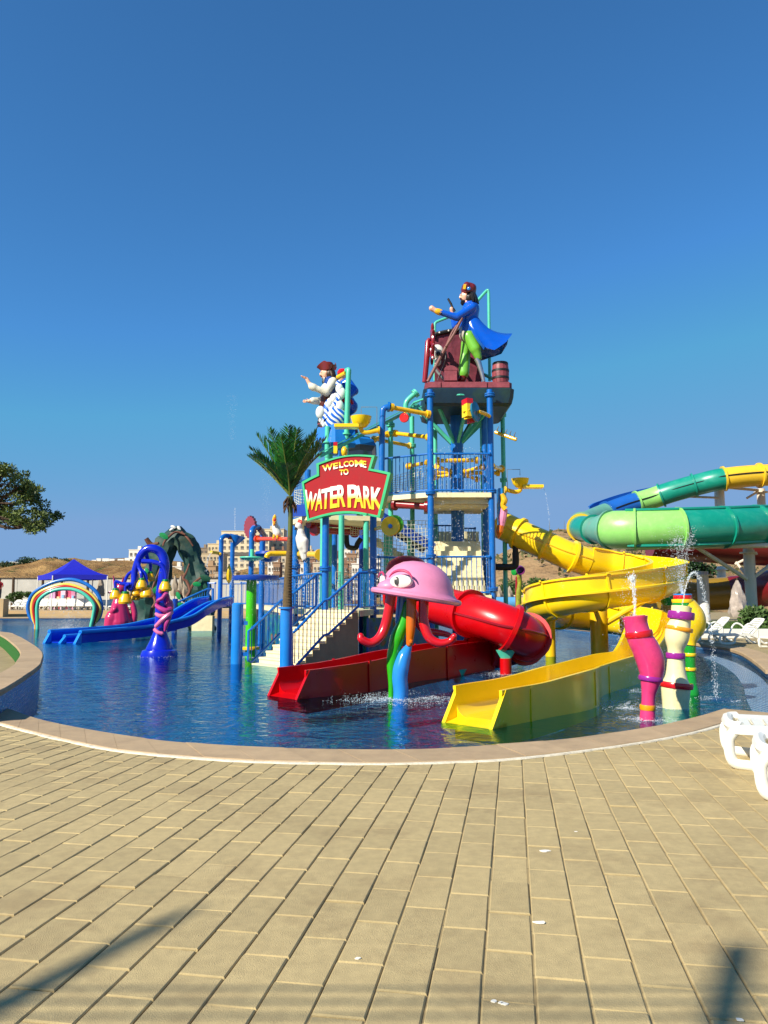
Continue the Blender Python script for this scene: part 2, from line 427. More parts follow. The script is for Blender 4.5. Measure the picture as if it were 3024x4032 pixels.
# white mortar line along the slabs
MORT = mat('white_mortar', '#d6cdb6', rough=.95, var=.2, scale=14, bump=.5, dirt='#9a8560', damt=.7, dscale=3)
b = MB(); lo = spline(front_out+right_tail_out[1:], 6); rr = []
for i, p in enumerate(offset(lo, .0)):
    t = lo[min(i+1, len(lo)-1)]-lo[max(i-1, 0)]; t.normalize(); nn = V((t.y, -t.x, 0)); j = random.uniform(.85, 1.25)
    rr.append([p-nn*.01+V((0, 0, .0)), p-nn*.01+V((0, 0, .014)), p+nn*.036*j+V((0, 0, .011)), p+nn*.042*j+V((0, 0, .0))])
b.loft(rr); struct(b.build('mortar_line', MORT, smooth=0))
# ---- pool shell
def mosaic(name, c1, c2, grout, sc=1.0, ms=.004):
    m = bpy.data.materials.new(name); m.use_nodes = True; n = m.node_tree.nodes; L = m.node_tree.links; b = n['Principled BSDF']
    uv = n.new('ShaderNodeUVMap'); br = n.new('ShaderNodeTexBrick'); br.offset = 0; br.inputs['Scale'].default_value = sc
    br.inputs['Brick Width'].default_value = .06; br.inputs['Row Height'].default_value = .06; br.inputs['Mortar Size'].default_value = ms; br.inputs['Bias'].default_value = -.1
    br.inputs['Color1'].default_value = S(c1)+(1,); br.inputs['Color2'].default_value = S(c2)+(1,); br.inputs['Mortar'].default_value = S(grout)+(1,)
    nz = n.new('ShaderNodeTexNoise'); nz.inputs['Scale'].default_value = 6; mx = n.new('ShaderNodeMixRGB'); mx.blend_type = 'MULTIPLY'; mx.inputs[0].default_value = .5
    L.new(uv.outputs[0], br.inputs[0]); L.new(uv.outputs[0], nz.inputs[0]); L.new(br.outputs[0], mx.inputs[1]); L.new(nz.outputs[0], mx.inputs[2]); L.new(mx.outputs[0], b.inputs['Base Color'])
    b.inputs['Roughness'].default_value = .25
    return m
MOS = mosaic('blue_mosaic', '#3a80bc', '#2560a0', '#8fb0c4')
MOSF = mosaic('pool_floor_mosaic', '#2f92bc', '#267cab', '#66a8c2')
def strip(pl, z0, z1, name, m, closed=True, uvs=True, parent=None):
    n = len(pl); vs = []; d = 0; us = []
    for i in range(n+(1 if closed else 0)):
        p = pl[i % n]
        if i: d += (p-pl[(i-1) % n]).length
        us.append(d); vs += [(p.x, p.y, z0(i) if callable(z0) else z0), (p.x, p.y, z1(i) if callable(z1) else z1)]
    me = bpy.data.meshes.new(name); k = n if closed else n-1
    me.from_pydata(vs, [], [(2*i, 2*i+2, 2*i+3, 2*i+1) for i in range(k)])
    ul = me.uv_layers.new(name='UVMap')
    for pl_ in me.polygons:
        for li in pl_.loop_indices:
            vi = me.loops[li].vertex_index; ul.data[li].uv = (us[vi//2], vs[vi][2])
    me.materials.append(m); o = bpy.data.objects.new(name, me); C.objects.link(o); o.parent = parent
    return o
FLZ = -.62
struct(strip(pool, FLZ, -.015, 'pool_wall', MOS))
xs = [p.x for p in pool]; ys = [p.y for p in pool]
def sheet(name, z, m, uvs=1.0):
    bm = bmesh.new(); vs = [bm.verts.new((p.x, p.y, z)) for p in pool]
    for i in range(len(vs)): bm.edges.new((vs[i], vs[(i+1) % len(vs)]))
    bmesh.ops.triangle_fill(bm, use_beauty=True, edges=bm.edges)
    uvl = bm.loops.layers.uv.new('UVMap')
    for f in bm.faces:
        if f.normal.z < 0: f.normal_flip()
        for l in f.loops: l[uvl].uv = (l.vert.co.x*uvs, l.vert.co.y*uvs)
    me = bpy.data.meshes.new(name); bm.to_mesh(me); bm.free(); me.materials.append(m); o = bpy.data.objects.new(name, me); C.objects.link(o); return struct(o)
sheet('pool_floor', FLZ, MOSF, .35)
# underwater bench along the right wall
bp = spline([V(p+(0,)) for p in ((5.15, 10.9), (6.0, 13.0), (6.95, 15.2), (8.0, 18.0), (9.0, 21.5), (9.35, 24.5), (8.9, 27.0), (7.8, 29.0))], 6); bo = offset(bp, .46)
b = MB(); b.loft([[V((p.x, p.y, FLZ)), V((p.x, p.y, -.142)), V((q_.x, q_.y, -.142)), V((q_.x, q_.y, FLZ))] for p, q_ in zip(bp, bo)])
bo_ = b.build('pool_bench', mosaic('bench_mosaic', '#3576b2', '#1f5590', '#a9c3cf', .62, .008), smooth=0); struct(bo_)
ul = bo_.data.uv_layers.new(name='UVMap')
for pl_ in bo_.data.polygons:
    for li in pl_.loop_indices:
        c_ = bo_.data.vertices[bo_.data.loops[li].vertex_index].co; ul.data[li].uv = (c_.x+c_.z*.5, c_.y+c_.z)
# ---- water
def water_mat():
    m = bpy.data.materials.new('pool_water'); m.use_nodes = True; n = m.node_tree.nodes; L = m.node_tree.links; n.clear()
    out = n.new('ShaderNodeOutputMaterial'); mix = n.new('ShaderNodeMixShader'); tr = n.new('ShaderNodeBsdfTransparent'); gl = n.new('ShaderNodeBsdfGlossy'); fr = n.new('ShaderNodeFresnel')
    tr.inputs[0].default_value = (.22, .66, .80, 1); gl.inputs['Roughness'].default_value = .03; gl.inputs[0].default_value = (.72, .92, 1, 1); fr.inputs[0].default_value = 1.33
    tc = n.new('ShaderNodeTexCoord'); mp = n.new('ShaderNodeMapping'); mp.inputs['Scale'].default_value = (1, 1.0, 1); mp.inputs['Rotation'].default_value = (0, 0, .35)
    L.new(tc.outputs['Object'], mp.inputs[0])
    prev = None
    for sc_, st, dist in ((1.0, .36, .08), (3.2, .5, .045), (10, .28, .012)):
        nz = n.new('ShaderNodeTexNoise'); nz.inputs['Scale'].default_value = sc_; nz.inputs['Detail'].default_value = 3; nz.inputs['Distortion'].default_value = 1.2
        L.new(mp.outputs[0], nz.inputs['Vector']); bu = n.new('ShaderNodeBump'); bu.inputs['Strength'].default_value = st; bu.inputs['Distance'].default_value = dist
        L.new(nz.outputs['Fac'], bu.inputs['Height'])
        if prev is not None: L.new(prev, bu.inputs['Normal'])
        prev = bu.outputs[0]
    L.new(prev, gl.inputs['Normal']); L.new(prev, fr.inputs['Normal'])
    mr = n.new('ShaderNodeMath'); mr.operation = 'MINIMUM'; mr.inputs[1].default_value = .42
    L.new(fr.outputs[0], mr.inputs[0]); L.new(mr.outputs[0], mix.inputs[0]); L.new(tr.outputs[0], mix.inputs[1]); L.new(gl.outputs[0], mix.inputs[2]); L.new(mix.outputs[0], out.inputs[0])
    return m
sheet('pool_water', WZ, water_mat())
# ---- raised kerb of the left terrace, turf on its inner face
kin = offset(kerb_edge, .40)
if (kin[10].x > kerb_edge[10].x): kin = offset(kerb_edge, -.40)
kw = thing('terrace_kerb', 'raised curved kerb with sandy stone top and blue mosaic outside at left edge', 'kerb wall', (-9, 18, 0))
b = MB(); b.loft([[V((p.x, p.y, -.009)), V((p.x, p.y, KT-.07)), V((q_.x, q_.y, KT-.07)), V((q_.x, q_.y, -.009))] for p, q_ in zip(offset(kerb_edge, .02 if kin[0].x < kerb_edge[0].x else -.02), kin)])
b.build('core', CREAM, kw, smooth=0)
o = strip(kerb_edge, -.02, KT-.06, 'mosaic_face', MOS, closed=False); o.parent = kw; o.location = -wpos(kw)
_c = copo; copo = kw; slabs(kerb_edge, kin, KT, .07, .8, sub=3, name='kerb_slab'); copo = _c
TURF = mat('artificial_turf', '#1c6412', rough=.9, var=.35, scale=25, bump=.9, bscale=160)
b = MB(); kk = offset(kin, .03 if kin[0].x < kerb_edge[0].x else -.03)
b.loft([[V((p.x, p.y, 0)), V((p.x, p.y, KT-.05)), V((q_.x, q_.y, KT-.05)), V((q_.x, q_.y, 0))] for p, q_ in zip(kk, kin)])
b.build('turf_lining', TURF, kw)
# ---- hills
def hill(name, prof, Y0, Y1, m, jag=1.0, res=60, seed=3):
    """ridge line in photo pixels at distance Y1, foot at Y0"""
    rnd_ = random.Random(seed); top = [U(u, v, Y1) for u, v in prof]; top = resample(top, res); q = MB(); rows = 14; vs = []
    from mathutils import noise
    for j in range(rows+1):
        t = j/rows
        for i, p in enumerate(top):
            x = p.x*(Y0+(Y1-Y0)*t)/Y1; y = Y0+(Y1-Y0)*t
            h = (p.z+1.2)*(t**.75)-1.2
            h += jag*noise.fractal(V((x*.02, y*.03, seed)), 1.0, 2.0, 5)*4*t*(1-t)*1.6
            vs.append((x, y, h))
    n = len(top)
    for j in range(4):                               # back slope
        for i, p in enumerate(top): vs.append((p.x*(1+.1*(j+1)), Y1+Y1*.12*(j+1), p.z-(p.z+3)*(j+1)/4))
    fs = [(j*n+i, j*n+i+1, (j+1)*n+i+1, (j+1)*n+i) for j in range(rows+4) for i in range(n-1)]
    q.add(vs, fs); return struct(q.build(name, m, smooth=80, recalc=True))
def earth_mat(name, a, b_, c_, s1, s2, thr):
    m = bpy.data.materials.new(name); m.use_nodes = True; n = m.node_tree.nodes; L = m.node_tree.links; b = n['Principled BSDF']; b.inputs['Roughness'].default_value = .95; b.inputs['Specular IOR Level'].default_value = .1
    tc = n.new('ShaderNodeTexCoord')
    def nz(s, d=8):
        k = n.new('ShaderNodeTexNoise'); k.inputs['Scale'].default_value = s; k.inputs['Detail'].default_value = d; k.inputs['Roughness'].default_value = .7; L.new(tc.outputs['Object'], k.inputs[0]); return k
    r1 = n.new('ShaderNodeValToRGB'); r1.color_ramp.elements[0].position = .35; r1.color_ramp.elements[1].position = .65; r1.color_ramp.elements[0].color = S(a)+(1,); r1.color_ramp.elements[1].color = S(b_)+(1,)
    L.new(nz(s1).outputs[0], r1.inputs[0]); r2 = n.new('ShaderNodeValToRGB'); r2.color_ramp.elements[0].position = thr; r2.color_ramp.elements[1].position = thr+.06
    L.new(nz(s2, 10).outputs[0], r2.inputs[0]); mx = n.new('ShaderNodeMixRGB'); mx.inputs[2].default_value = S(c_)+(1,); L.new(r2.outputs[0], mx.inputs[0]); L.new(r1.outputs[0], mx.inputs[1]); L.new(mx.outputs[0], b.inputs['Base Color'])
    bu = n.new('ShaderNodeBump'); bu.inputs['Strength'].default_value = 1; bu.inputs['Distance'].default_value = 3; L.new(nz(s1*2).outputs[0], bu.inputs['Height']); L.new(bu.outputs[0], b.inputs['Normal'])
    return m
CLIFF = earth_mat('cliff_earth', '#6a4c30', '#b8935e', '#4a522a', .07, .045, .57)
SCRUB = earth_mat('scrub_hillside', '#937350', '#bb9c72', '#56562e', .06, .16, .55)
hill('cliff', [(-3200, 2240), (-1600, 2232), (-700, 2225), (-200, 2222), (0, 2216), (150, 2214), (300, 2206), (360, 2212), (430, 2200), (480, 2197), (560, 2196), (640, 2205), (760, 2215), (850, 2230), (1000, 2250), (1200, 2262), (1500, 2275)], 170, 330, CLIFF, 4.5, 190)
hill('hillside', [(1560, 2300), (1750, 2290), (1850, 2260), (1940, 2195), (2010, 2160), (2080, 2120), (2200, 2082), (2300, 2088), (2420, 2105), (2600, 2120), (2800, 2150), (3024, 2180), (3500, 2210), (4600, 2260), (6000, 2300)], 90, 190, SCRUB, 1.6, 130, 8)
# ================================================================== PLAY TOWER
Z = V((0, 0, 1))
tw = thing('play_tower', 'tall blue and teal water play tower of pipe columns, railings and cream decks', 'play tower', (1.5, 24.5, WZ))
def post(parent, u, vt, D, m, r=.095, vb=None, collars=(), name='column', x=None):
    t = U(u, vt, D); b = U(u, vb, D) if vb else V((t.x, t.y, FLZ)); b = V((t.x, t.y, b.z))
    q = MB(); q.cyl(b, t, r, 14)
    for cv in collars:
        c = U(u, cv, D); c = V((t.x, t.y, c.z)); q.cyl(c-Z*.05, c-Z*.012, r*1.7, 16); q.cyl(c+Z*.012, c+Z*.05, r*1.7, 16)
        for k in range(8):
            a = k*math.pi/4; e = V((math.cos(a), math.sin(a), 0))*r*1.42; q.cyl(c+e-Z*.075, c+e+Z*.075, .014, 5)
    return q.build(name, m, parent)
DA = 24.3
A_ = U(1693, 1940, DA); B_ = U(1928, 1942, DA); L2 = A_.z
post(tw, 1693, 1535, DA, BLUE, .10, None, (1556, 1940, 2190))
post(tw, 1928, 1535, DA+.1, BLUE, .10, None, (1556, 1935, 2320))
post(tw, 1905, 1560, DA+1.6, BLUE, .10)
post(tw, 1797, 1590, DA+2.0, DBLUE if False else BLUE, .225)
post(tw, 1897, 1600, DA+3.2, TEAL, .085, None, (1640,))
post(tw, 1978, 1595, DA+3.0, TEAL, .08, None, (1634, 1890))
post(tw, 1712, 1600, DA+3.4, TEAL, .085)
post(tw, 1622, 1640, DA+2.8, TEAL, .085, None, (1755,))
post(tw, 1538, 1655, DA+1.4, TEAL, .085, None, (1674, 1707))
post(tw, 1300, 1790, DA+.8, TEAL, .085)
post(tw, 1283, 2000, 21.2, BLUE, .095, None, (2240,))
post(tw, 1272, 2000, 21.9, TEAL, .075)
post(tw, 1345, 2030, 22.6, TEAL, .085)
post(tw, 1442, 2040, 23.0, TEAL, .085)
post(tw, 1470, 1990, 22.3, BLUE, .10, None, (2250, 2410))
post(tw, 1318, 2050, 27, BLUE, .1); post(tw, 1300, 2100, 29, DBLUE, .1); post(tw, 1425, 2050, 27, DBLUE, .1)
post(tw, 1165, 2040, 24.5, BLUE, .1, None, (2230,)); post(tw, 1212, 1850, 24.5, BLUE, .1)
post(tw, 1520, 2050, 26, TEAL, .085); post(tw, 1612, 2050, 26, TEAL, .085)
# bent blue pipe beside the sign, yellow cross pipes
def bend(pts, k=6): return spline(pts, k)
q = MB(); q.tube(bend([U(1502, 2030, DA-.6), U(1503, 1840, DA-.6), U(1506, 1640, DA-.6), U(1512, 1610, DA-.6), U(1530, 1602, DA-.6)]), .095, 14); q.cyl(U(1526, 1602, DA-.6), U(1536, 1603, DA-.6), .16, 16); q.build('bent_pipe', BLUE, tw)
def pipe(pts, r, m, parent=tw, name='pipe', fl=True, n=12):
    q = MB(); P = bend(pts) if len(pts) > 2 else [V(p) for p in pts]; q.tube(P, r, n)
    if fl:
        for a, b in ((P[0], P[1]), (P[-1], P[-2])):
            t = (b-a).normalized(); q.cyl(a-t*.01, a+t*.05, r*1.75, 14); q.cyl(a+t*.06, a+t*.1, r*1.75, 14)
    return q.build(name, m, parent)
pipe([U(1536, 1603, DA-.6), U(1690, 1632, DA-.1)], .075, YELP)
pipe([U(1553, 1706, DA+1.4), U(1692, 1722, DA+.1)], .07, YELP)
pipe([U(1470, 1728, DA+1.6), U(1618, 1756, DA+2.8)], .065, YELP); pipe([U(1465, 1735, DA+.8), U(1530, 1708, DA+1.4)], .065, YELP)
pipe([U(1718, 1814, DA+1.2), U(1882, 1812, DA+1.4)], .07, YELP); pipe([U(1608, 1836, DA+1.4), U(1690, 1820, DA+.2)], .065, YELP)
pipe([U(1712, 1862, DA+2.6), U(1965, 1862, DA+2.9)], .07, YELP); pipe([U(1720, 1835, DA+1.2), U(1782, 1858, DA+2)], .06, YELP)
pipe([U(1825, 1858, DA+2), U(1905, 1836, DA+1.5)], .06, YELP); pipe([U(1935, 1836, DA+.4), U(1975, 1846, DA+2.8)], .075, YELP)
pipe([U(1712, 1880, DA+2.6), U(1780, 1868, DA+2)], .06, YELP); pipe([U(1830, 1870, DA+2), U(1880, 1888, DA+2.6)], .06, YELP)
o = pipe([U(1950, 1702, DA+.6), U(2033, 1731, DA+.2)], .06, YELP, fl=False)
q = MB()
for k in range(5):
    p = U(1950, 1702, DA+.6).lerp(U(2033, 1731, DA+.2), .1+k*.2); q.tube([p+Z*.05, p+Z*.12, p+V((.05, 0, .22))], [.03, .02, .01], 6)
q.build('spray_nozzle', BLACK, o)
# red and teal beams below the upper deck
pipe([U(1235, 2088, 23.5), U(1400, 2096, 25)], .1, REDM); pipe([U(1215, 2062, 23.5), U(1420, 2070, 25)], .08, REDM); pipe([U(1550, 1985, DA+.9), U(1690, 1995, DA+.3)], .12, REDM)
q = MB(); q.tube(bend([U(1364, 2100, 26), U(1366, 2140, 26), U(1375, 2155, 26), U(1400, 2157, 26), U(1408, 2140, 26), U(1422, 2120, 26)]), .09, 10); q.build('waste_pipe', BLACK, tw)
# umbrella braces from the centre column
q = MB(); cc = U(1797, 1745, DA+2.0)
for k in range(8):
    a = k*math.pi/4+.2; e = V((math.cos(a)*1.5, math.sin(a)*1.5, 0)); top = V((cc.x, cc.y, U(1797, 1600, DA+2).z))+e
    d = (top-cc-e*.12); R = look(d); q.box((cc+e*.12+top)/2, (.09, .12, d.length), R)
q.build('brace', TEAL, tw)
q = MB(); ct = V((cc.x, cc.y, U(1797, 1602, DA+2).z))
for k in range(16):
    a = k*math.pi/8; b_ = a+math.pi/8; q.cyl(ct+V((math.cos(a), math.sin(a), 0))*1.6, ct+V((math.cos(b_), math.sin(b_), 0))*1.6, .04, 6)
    if k % 2 == 0: q.cyl(ct, ct+V((math.cos(a), math.sin(a), 0))*1.6, .035, 6)
q.build('ring_beam', TEAL, tw)
# long inclined teal channel
a, b_ = U(1255, 1800, DA-.9), U(1650, 1597, DA+.6); d = b_-a; R = look(d)
q = MB(); q.box((a+b_)/2, (.10, .10, d.length), R); q.box((a+b_)/2+R @ V((.0, .10, 0)), (.24, .03, d.length), R); q.build('inclined_channel', TEAL, tw)
pipe([U(1600, 1640, DA+.4), U(1600, 1585, DA+.4), U(1640, 1545, DA+.4)], .085, TEAL)
# upper deck
def slab(pts, zt, th, m, parent, name='deck'):
    q = MB(); n = len(pts); q.add([V((p[0], p[1], zt-th)) for p in pts]+[V((p[0], p[1], zt)) for p in pts], [tuple(range(n-1, -1, -1)), tuple(range(n, 2*n))]+[(i, (i+1) % n, n+(i+1) % n, n+i) for i in range(n)])
    return q.build(name, m, parent, smooth=0)
lf = U(1505, 1950, DA+.9)
slab([(lf.x, lf.y), (A_.x, A_.y-.05), (B_.x+.05, B_.y-.05), (B_.x+.1, DA+2.9), (A_.x-.3, DA+3.2), (lf.x-.2, lf.y+2)], L2, .15, CREAM, tw)
q = MB(); q.box(((A_.x+B_.x)/2, DA+1.6, L2-.28), (2.0, 2.6, .16)); q.box(((A_.x+B_.x)/2, DA+.25, L2-.24), (2.1, .12, .18)); q.build('deck_beam', CREAM, tw, smooth=0)
RH = 1.26
railing(tw, V((A_.x, A_.y, L2)), V((B_.x, B_.y, L2)), RH, 14, r=.035)
railing(tw, V((lf.x, lf.y, L2)), V((A_.x, A_.y, L2)), RH, 12, r=.035)
railing(tw, V((A_.x+.1, DA+3.1, L2)), V((B_.x, DA+2.8, L2)), RH, 12, r=.03)
# net left of the upper deck
def net(parent, a, b_, c_, d, nu, nv, r=.008, m=None, name='rope_net', sag=.08):
    q = MB(); a, b_, c_, d = map(V, (a, b_, c_, d)); rn = random.Random(5)
    def P(s, t):
        p = a.lerp(b_, s).lerp(d.lerp(c_, s), t); return p+V((0, .1, -1))*sag*math.sin(math.pi*s)*math.sin(math.pi*t)+V((rn.uniform(-1, 1), 0, rn.uniform(-1, 1)))*.012
    g = [[P(i/nu, j/nv) for j in range(nv+1)] for i in range(nu+1)]
    for i in range(nu+1): q.tube(g[i], r, 4, False)
    for j in range(nv+1): q.tube([g[i][j] for i in range(nu+1)], r, 4, False)
    return q.build(name, m or mat('white_rope', '#c9c8b4', rough=.8), parent)
net(tw, U(1528, 1945, DA+1.4), U(1688, 1930, DA+.6), U(1690, 1835, DA+.6), U(1535, 1880, DA+1.4), 14, 9)
net(tw, U(1160, 2020, 23.5), U(1215, 2035, 22.8), U(1215, 1930, 22.8), U(1160, 1930, 23.5), 7, 10)
net(tw, U(1380, 2110, 24.5), U(1470, 2100, 24.5), U(1470, 2050, 24.5), U(1380, 2050, 24.5), 9, 6)
net(tw, U(1490, 2290, 25), U(1690, 2290, 25), U(1690, 2050, 25.5), U(1490, 2050, 25.5), 14, 16)
# stair flight under the upper deck (blue stringer, cream underside) behind the sign
def flight(parent, p0, p1, width, n, m, stringer=None, name='stair_flight'):
    p0, p1 = V(p0), V(p1); run = V((p1.x-p0.x, p1.y-p0.y, 0)); dz = (p1.z-p0.z)/n; t = run/n; s = V((run.y, -run.x, 0)).normalized()
    root = None
    for i in range(n):
        a = p0+t*i; q = MB(); z0 = p0.z+dz*i
        c_ = a+t*.5; ang_ = math.atan2(run.y, run.x)
        q.box(V((c_.x, c_.y, z0+dz/2-.0)), (t.length*1.02, width, abs(dz)), RZ(ang_))
        o = q.build(name if root is None else 'step', m, root or parent, smooth=0); root = root or o
    if stringer:
        for k in (-1, 1):
            q = MB(); a = p0+s*k*width/2; b_ = p1+s*k*width/2; d = b_-a; R = d.to_track_quat('X', 'Z').to_matrix(); q.box((a+b_)/2, (d.length, .06, .3), R); q.build('stringer', stringer, root, smooth=0)
    return root
fl1 = flight(tw, U(1690, 2160, 26.2), U(1440, 2010, 25.6), .9, 10, CREAM, DBLUE)
# cream flight behind the front railing
p0 = U(1812, 2330, DA+.25); p0.z = 1.62; p1 = V((p0.x, p0.y+1.35, 3.45)); flight(tw, p0, p1, 1.62, 11, CREAM)
p0 = U(1640, 2230, 26.5); flight(tw, p0, p0+V((-1.6, .4, 1.0)), 1.0, 6, CREAM)
q = MB(); q.box(U(1800, 2120, 28.6), (1.6, .2, .5)); q.build('landing_wall', CREAM, tw, smooth=0)
# mid deck with its railing
MZ = U(1800, 2343, DA).z
slab([(A_.x-.6, DA-.08), (B_.x, DA-.08), (B_.x, DA+2.5), (A_.x-.6, DA+2.5)], MZ, .14, CREAM, tw)
railing(tw, V((A_.x+.12, DA-.0, MZ)), V((B_.x-.05, DA, MZ)), 1.2, 11, r=.032)
railing(tw, V((A_.x+.3, DA+3.2, U(1710, 2190, DA+3.2).z)), V((U(1790, 2190, DA+3.2).x, DA+3.2, U(1710, 2190, DA+3.2).z)), 1.1, 6, r=.028)
railing(tw, V((U(1820, 2190, DA+3.2).x, DA+3.2, U(1710, 2190, DA+3.2).z)), V((U(1872, 2190, DA+3.2).x, DA+3.2, U(1710, 2190, DA+3.2).z)), 1.0, 5, r=.028)
railing(tw, V((U(1490, 2100, 23.4).x, 23.4, U(1490, 2330, 23.4).z)), V((U(1690, 2100, DA).x, DA, U(1690, 2330, 23.4).z)), 1.05, 12, r=.03)
q = MB(); q.box(U(1905, 2300, DA+2.2), (.1, .1, 2.2)); q.build('thin_post', BLUE, tw)
# lower main deck and left wing
DZ = 1.13
slab([(-.62, 20.1), (-.25, 22.4), (1.4, 24.2), (1.2, 27), (-1.2, 28.5), (-3.4, 36), (-5.6, 43), (-9.1, 43), (-9.3, 40.8), (-6.7, 39.8), (-5.0, 33), (-3.5, 26.0), (-2.0, 22.0), (-1.62, 21.3)], DZ+.1, .16, CREAM, tw)
q = MB()
for (u1, v1, d1_, u2, v2, d2_) in ((1290, 2240, 21.5, 1165, 2242, 24.5), (1165, 2242, 24.5, 1020, 2275, 29)):
    pass
def rail2(a, b_, h, n, **k): railing(tw, V((a[0], a[1], DZ+.1)), V((b_[0], b_[1], DZ+.1)), h, n, **k)
rail2((-1.62, 21.3), (-3.0, 24.6), 1.02, 14); rail2((-3.0, 24.6), (-4.7, 31.6), 1.02, 22); rail2((-.62, 20.3), (-.3, 22.2), 1.05, 9)
rail2((-4.7, 31.6), (-6.6, 39.7), 1.05, 22); rail2((-6.6, 39.7), (-7.4, 40.1), 1.15, 4); rail2((-9.3, 40.9), (-8.9, 40.8), 1.15, 3); rail2((-1.2, 28.5), (-3.4, 36), 1.02, 18); rail2((-3.4, 36), (-5.6, 43), 1.02, 18); rail2((-5.6, 43), (-9.1, 43), 1.15, 16); rail2((1.2, 27), (-1.2, 28.5), 1.02, 10)
net(tw, V((-1.4, 22.4, 1.3)), V((.9, 24.4, 1.3)), V((.9, 24.4, 2.3)), V((-1.4, 22.4, 2.3)), 22, 9)
net(tw, V((-3.0, 25.0, 1.3)), V((-1.7, 22, 1.3)), V((-1.7, 22, 2.25)), V((-3.0, 25, 2.25)), 16, 9)
# deck behind the sign
LZ = U(1200, 2040, 23.5).z
slab([(U(1152, 2040, 24).x, 24), (U(1215, 2040, 22.5).x, 22.5), (U(1500, 2040, 23).x, 23), (U(1500, 2040, 26).x, 26), (U(1170, 2040, 26.5).x, 26.5)], LZ, .14, CREAM, tw)
railing(tw, V((U(1152, 2040, 24).x, 24, LZ)), V((U(1215, 2040, 22.5).x, 22.5, LZ)), 1.1, 9, r=.03)
q = MB(); q.box(U(1190, 2010, 22.8), (.55, .12, .35), RZ(-.4)); q.build('kick_plate', DBLUE, tw)
# mural panels under the deck, and one dark sheet for the shade there
def mural_mat():
    m = bpy.data.materials.new('undersea_mural'); m.use_nodes = True; n = m.node_tree.nodes; L = m.node_tree.links; b = n['Principled BSDF']; b.inputs['Roughness'].default_value = .3
    tc = n.new('ShaderNodeTexCoord'); nz = n.new('ShaderNodeTexNoise'); nz.inputs['Scale'].default_value = 3.2; nz.inputs['Detail'].default_value = 4; L.new(tc.outputs['Object'], nz.inputs[0])
    r = n.new('ShaderNodeValToRGB'); e = r.color_ramp.elements; e[0].position = .3; e[0].color = S('#0a3a6a')+(1,); e[1].position = .5; e[1].color = S('#11618a')+(1,)
    for p, c in ((.58, '#1f7a6a'), (.63, '#2c6a30'), (.68, '#b0502a'), (.72, '#10557e')):
        k = e.new(p); k.color = S(c)+(1,)
    L.new(nz.outputs[0], r.inputs[0]); L.new(r.outputs[0], b.inputs['Base Color']); return m
MUR = mural_mat()
def panel(a, b_, z0, z1, m=MUR, th=.04, name='under_deck_panel'):
    a, b_ = V((a[0], a[1], 0)), V((b_[0], b_[1], 0)); d = b_-a; q = MB(); q.box(((a+b_)/2)+Z*(z0+z1)/2, (d.length, th, z1-z0), RZ(math.atan2(d.y, d.x))); o = q.build(name, m, tw, smooth=0)
    for p in (a, b_): q = MB(); q.box(p+Z*(z0+z1)/2, (.06, .06, z1-z0+.02)); q.build('frame_post', BLUE, o, smooth=0)
    return o
panel((-.45, 21.4), (.35, 22.6), -.2, 1.0); panel((.4, 22.7), (1.4, 24.2), -.2, 1.0)
for k in range(3): panel((-1.75-.75*k, 22.0+1.55*k), (-2.45-.75*k, 23.5+1.55*k), -.2, 1.0)
panel((-5.1, 33.2), (-3.75, 27.4), -.2, 1.05); panel((-6.6, 39.4), (-5.1, 33.4), -.2, 1.05, mat('painted_shade', '#0b0f12', rough=.9))  # last panel is near black, painting the shade below the wing deck
# left wing posts and its little sprays
def bentpost(u, vt, D, du, dD, m=BLUE, r=.095, name='bent_post', vb=None):
    t = U(u, vt, D); b0 = V((t.x, t.y, FLZ if vb is None else vb)); e = U(u+du, vt-6, D+dD)
    q = MB(); q.tube([b0, V((t.x, t.y, t.z-.5))]+bend([V((t.x, t.y, t.z-.3)), V((t.x, t.y, t.z-.08)), t.lerp(e, .4)+Z*.04, e], 5), r, 12)
    return q.build(name, m, tw)
bentpost(872, 2116, 40.2, 28, .6, r=.12); bentpost(992, 2082, 27.5, 26, .8, vb=1.0); post(tw, 916, 2136, 41.2, BLUE, .12); post(tw, 1034, 2108, 29.5, BLUE, .11)
pipe([U(1020, 2080, 28.2), U(1040, 2108, 29.4)], .1, mat('brown_pipe', '#8a4a3c'), fl=False); pipe([U(900, 2116, 40.8), U(945, 2124, 41.2)], .1, mat('rust_pipe', '#8a3c22'), fl=False)
pipe([U(1012, 2122, 27.4), U(1168, 2124, 24.6)], .075, fg('orange_pipe', '#e0481c'))
pipe([U(1170, 2180, 24.6), U(1080, 2180, 24.4), U(1056, 2184, 24.3), U(1050, 2196, 24.3)], .085, YELP, fl=False); pipe([U(1176, 2182, 24.6), U(1262, 2185, 22.4)], .1, YELP)
pipe([U(868, 2184, 40), U(860, 2178, 40), U(832, 2174, 39.6)], .09, YELP, fl=False)
q = MB(); c_ = U(992, 2196, 27.3); q.lathe([(.07, .3), (.06, .02), (.42, .03), (.44, -.01), (.3, -.09), (.05, -.12)], c_, 20); q.build('spray_dish', TEAL, tw)
q = MB(); c_ = U(936, 2110, 41); q.lathe([(.02, -.62), (.3, -.2), (.44, 0), (.40, .02)], c_-Z*.0, 18, R=RY(.25)); q.build('tipping_cone', BLUE, tw)
q = MB(); c_ = U(902, 2262, 40.5); q.lathe([(.02, -.5), (.22, -.3), (.26, 0), (.16, .35), (.02, .55)], c_, 14, sx=.6); q.build('spray_bud', YELP, tw)
q = MB(); c_ = U(1060, 2172, 29.2); q.lathe([(.5, 0), (.55, -.1), (.3, -.35), (.1, -.4)], c_, 18); q.build('tipping_bowl', DBLUE, tw)
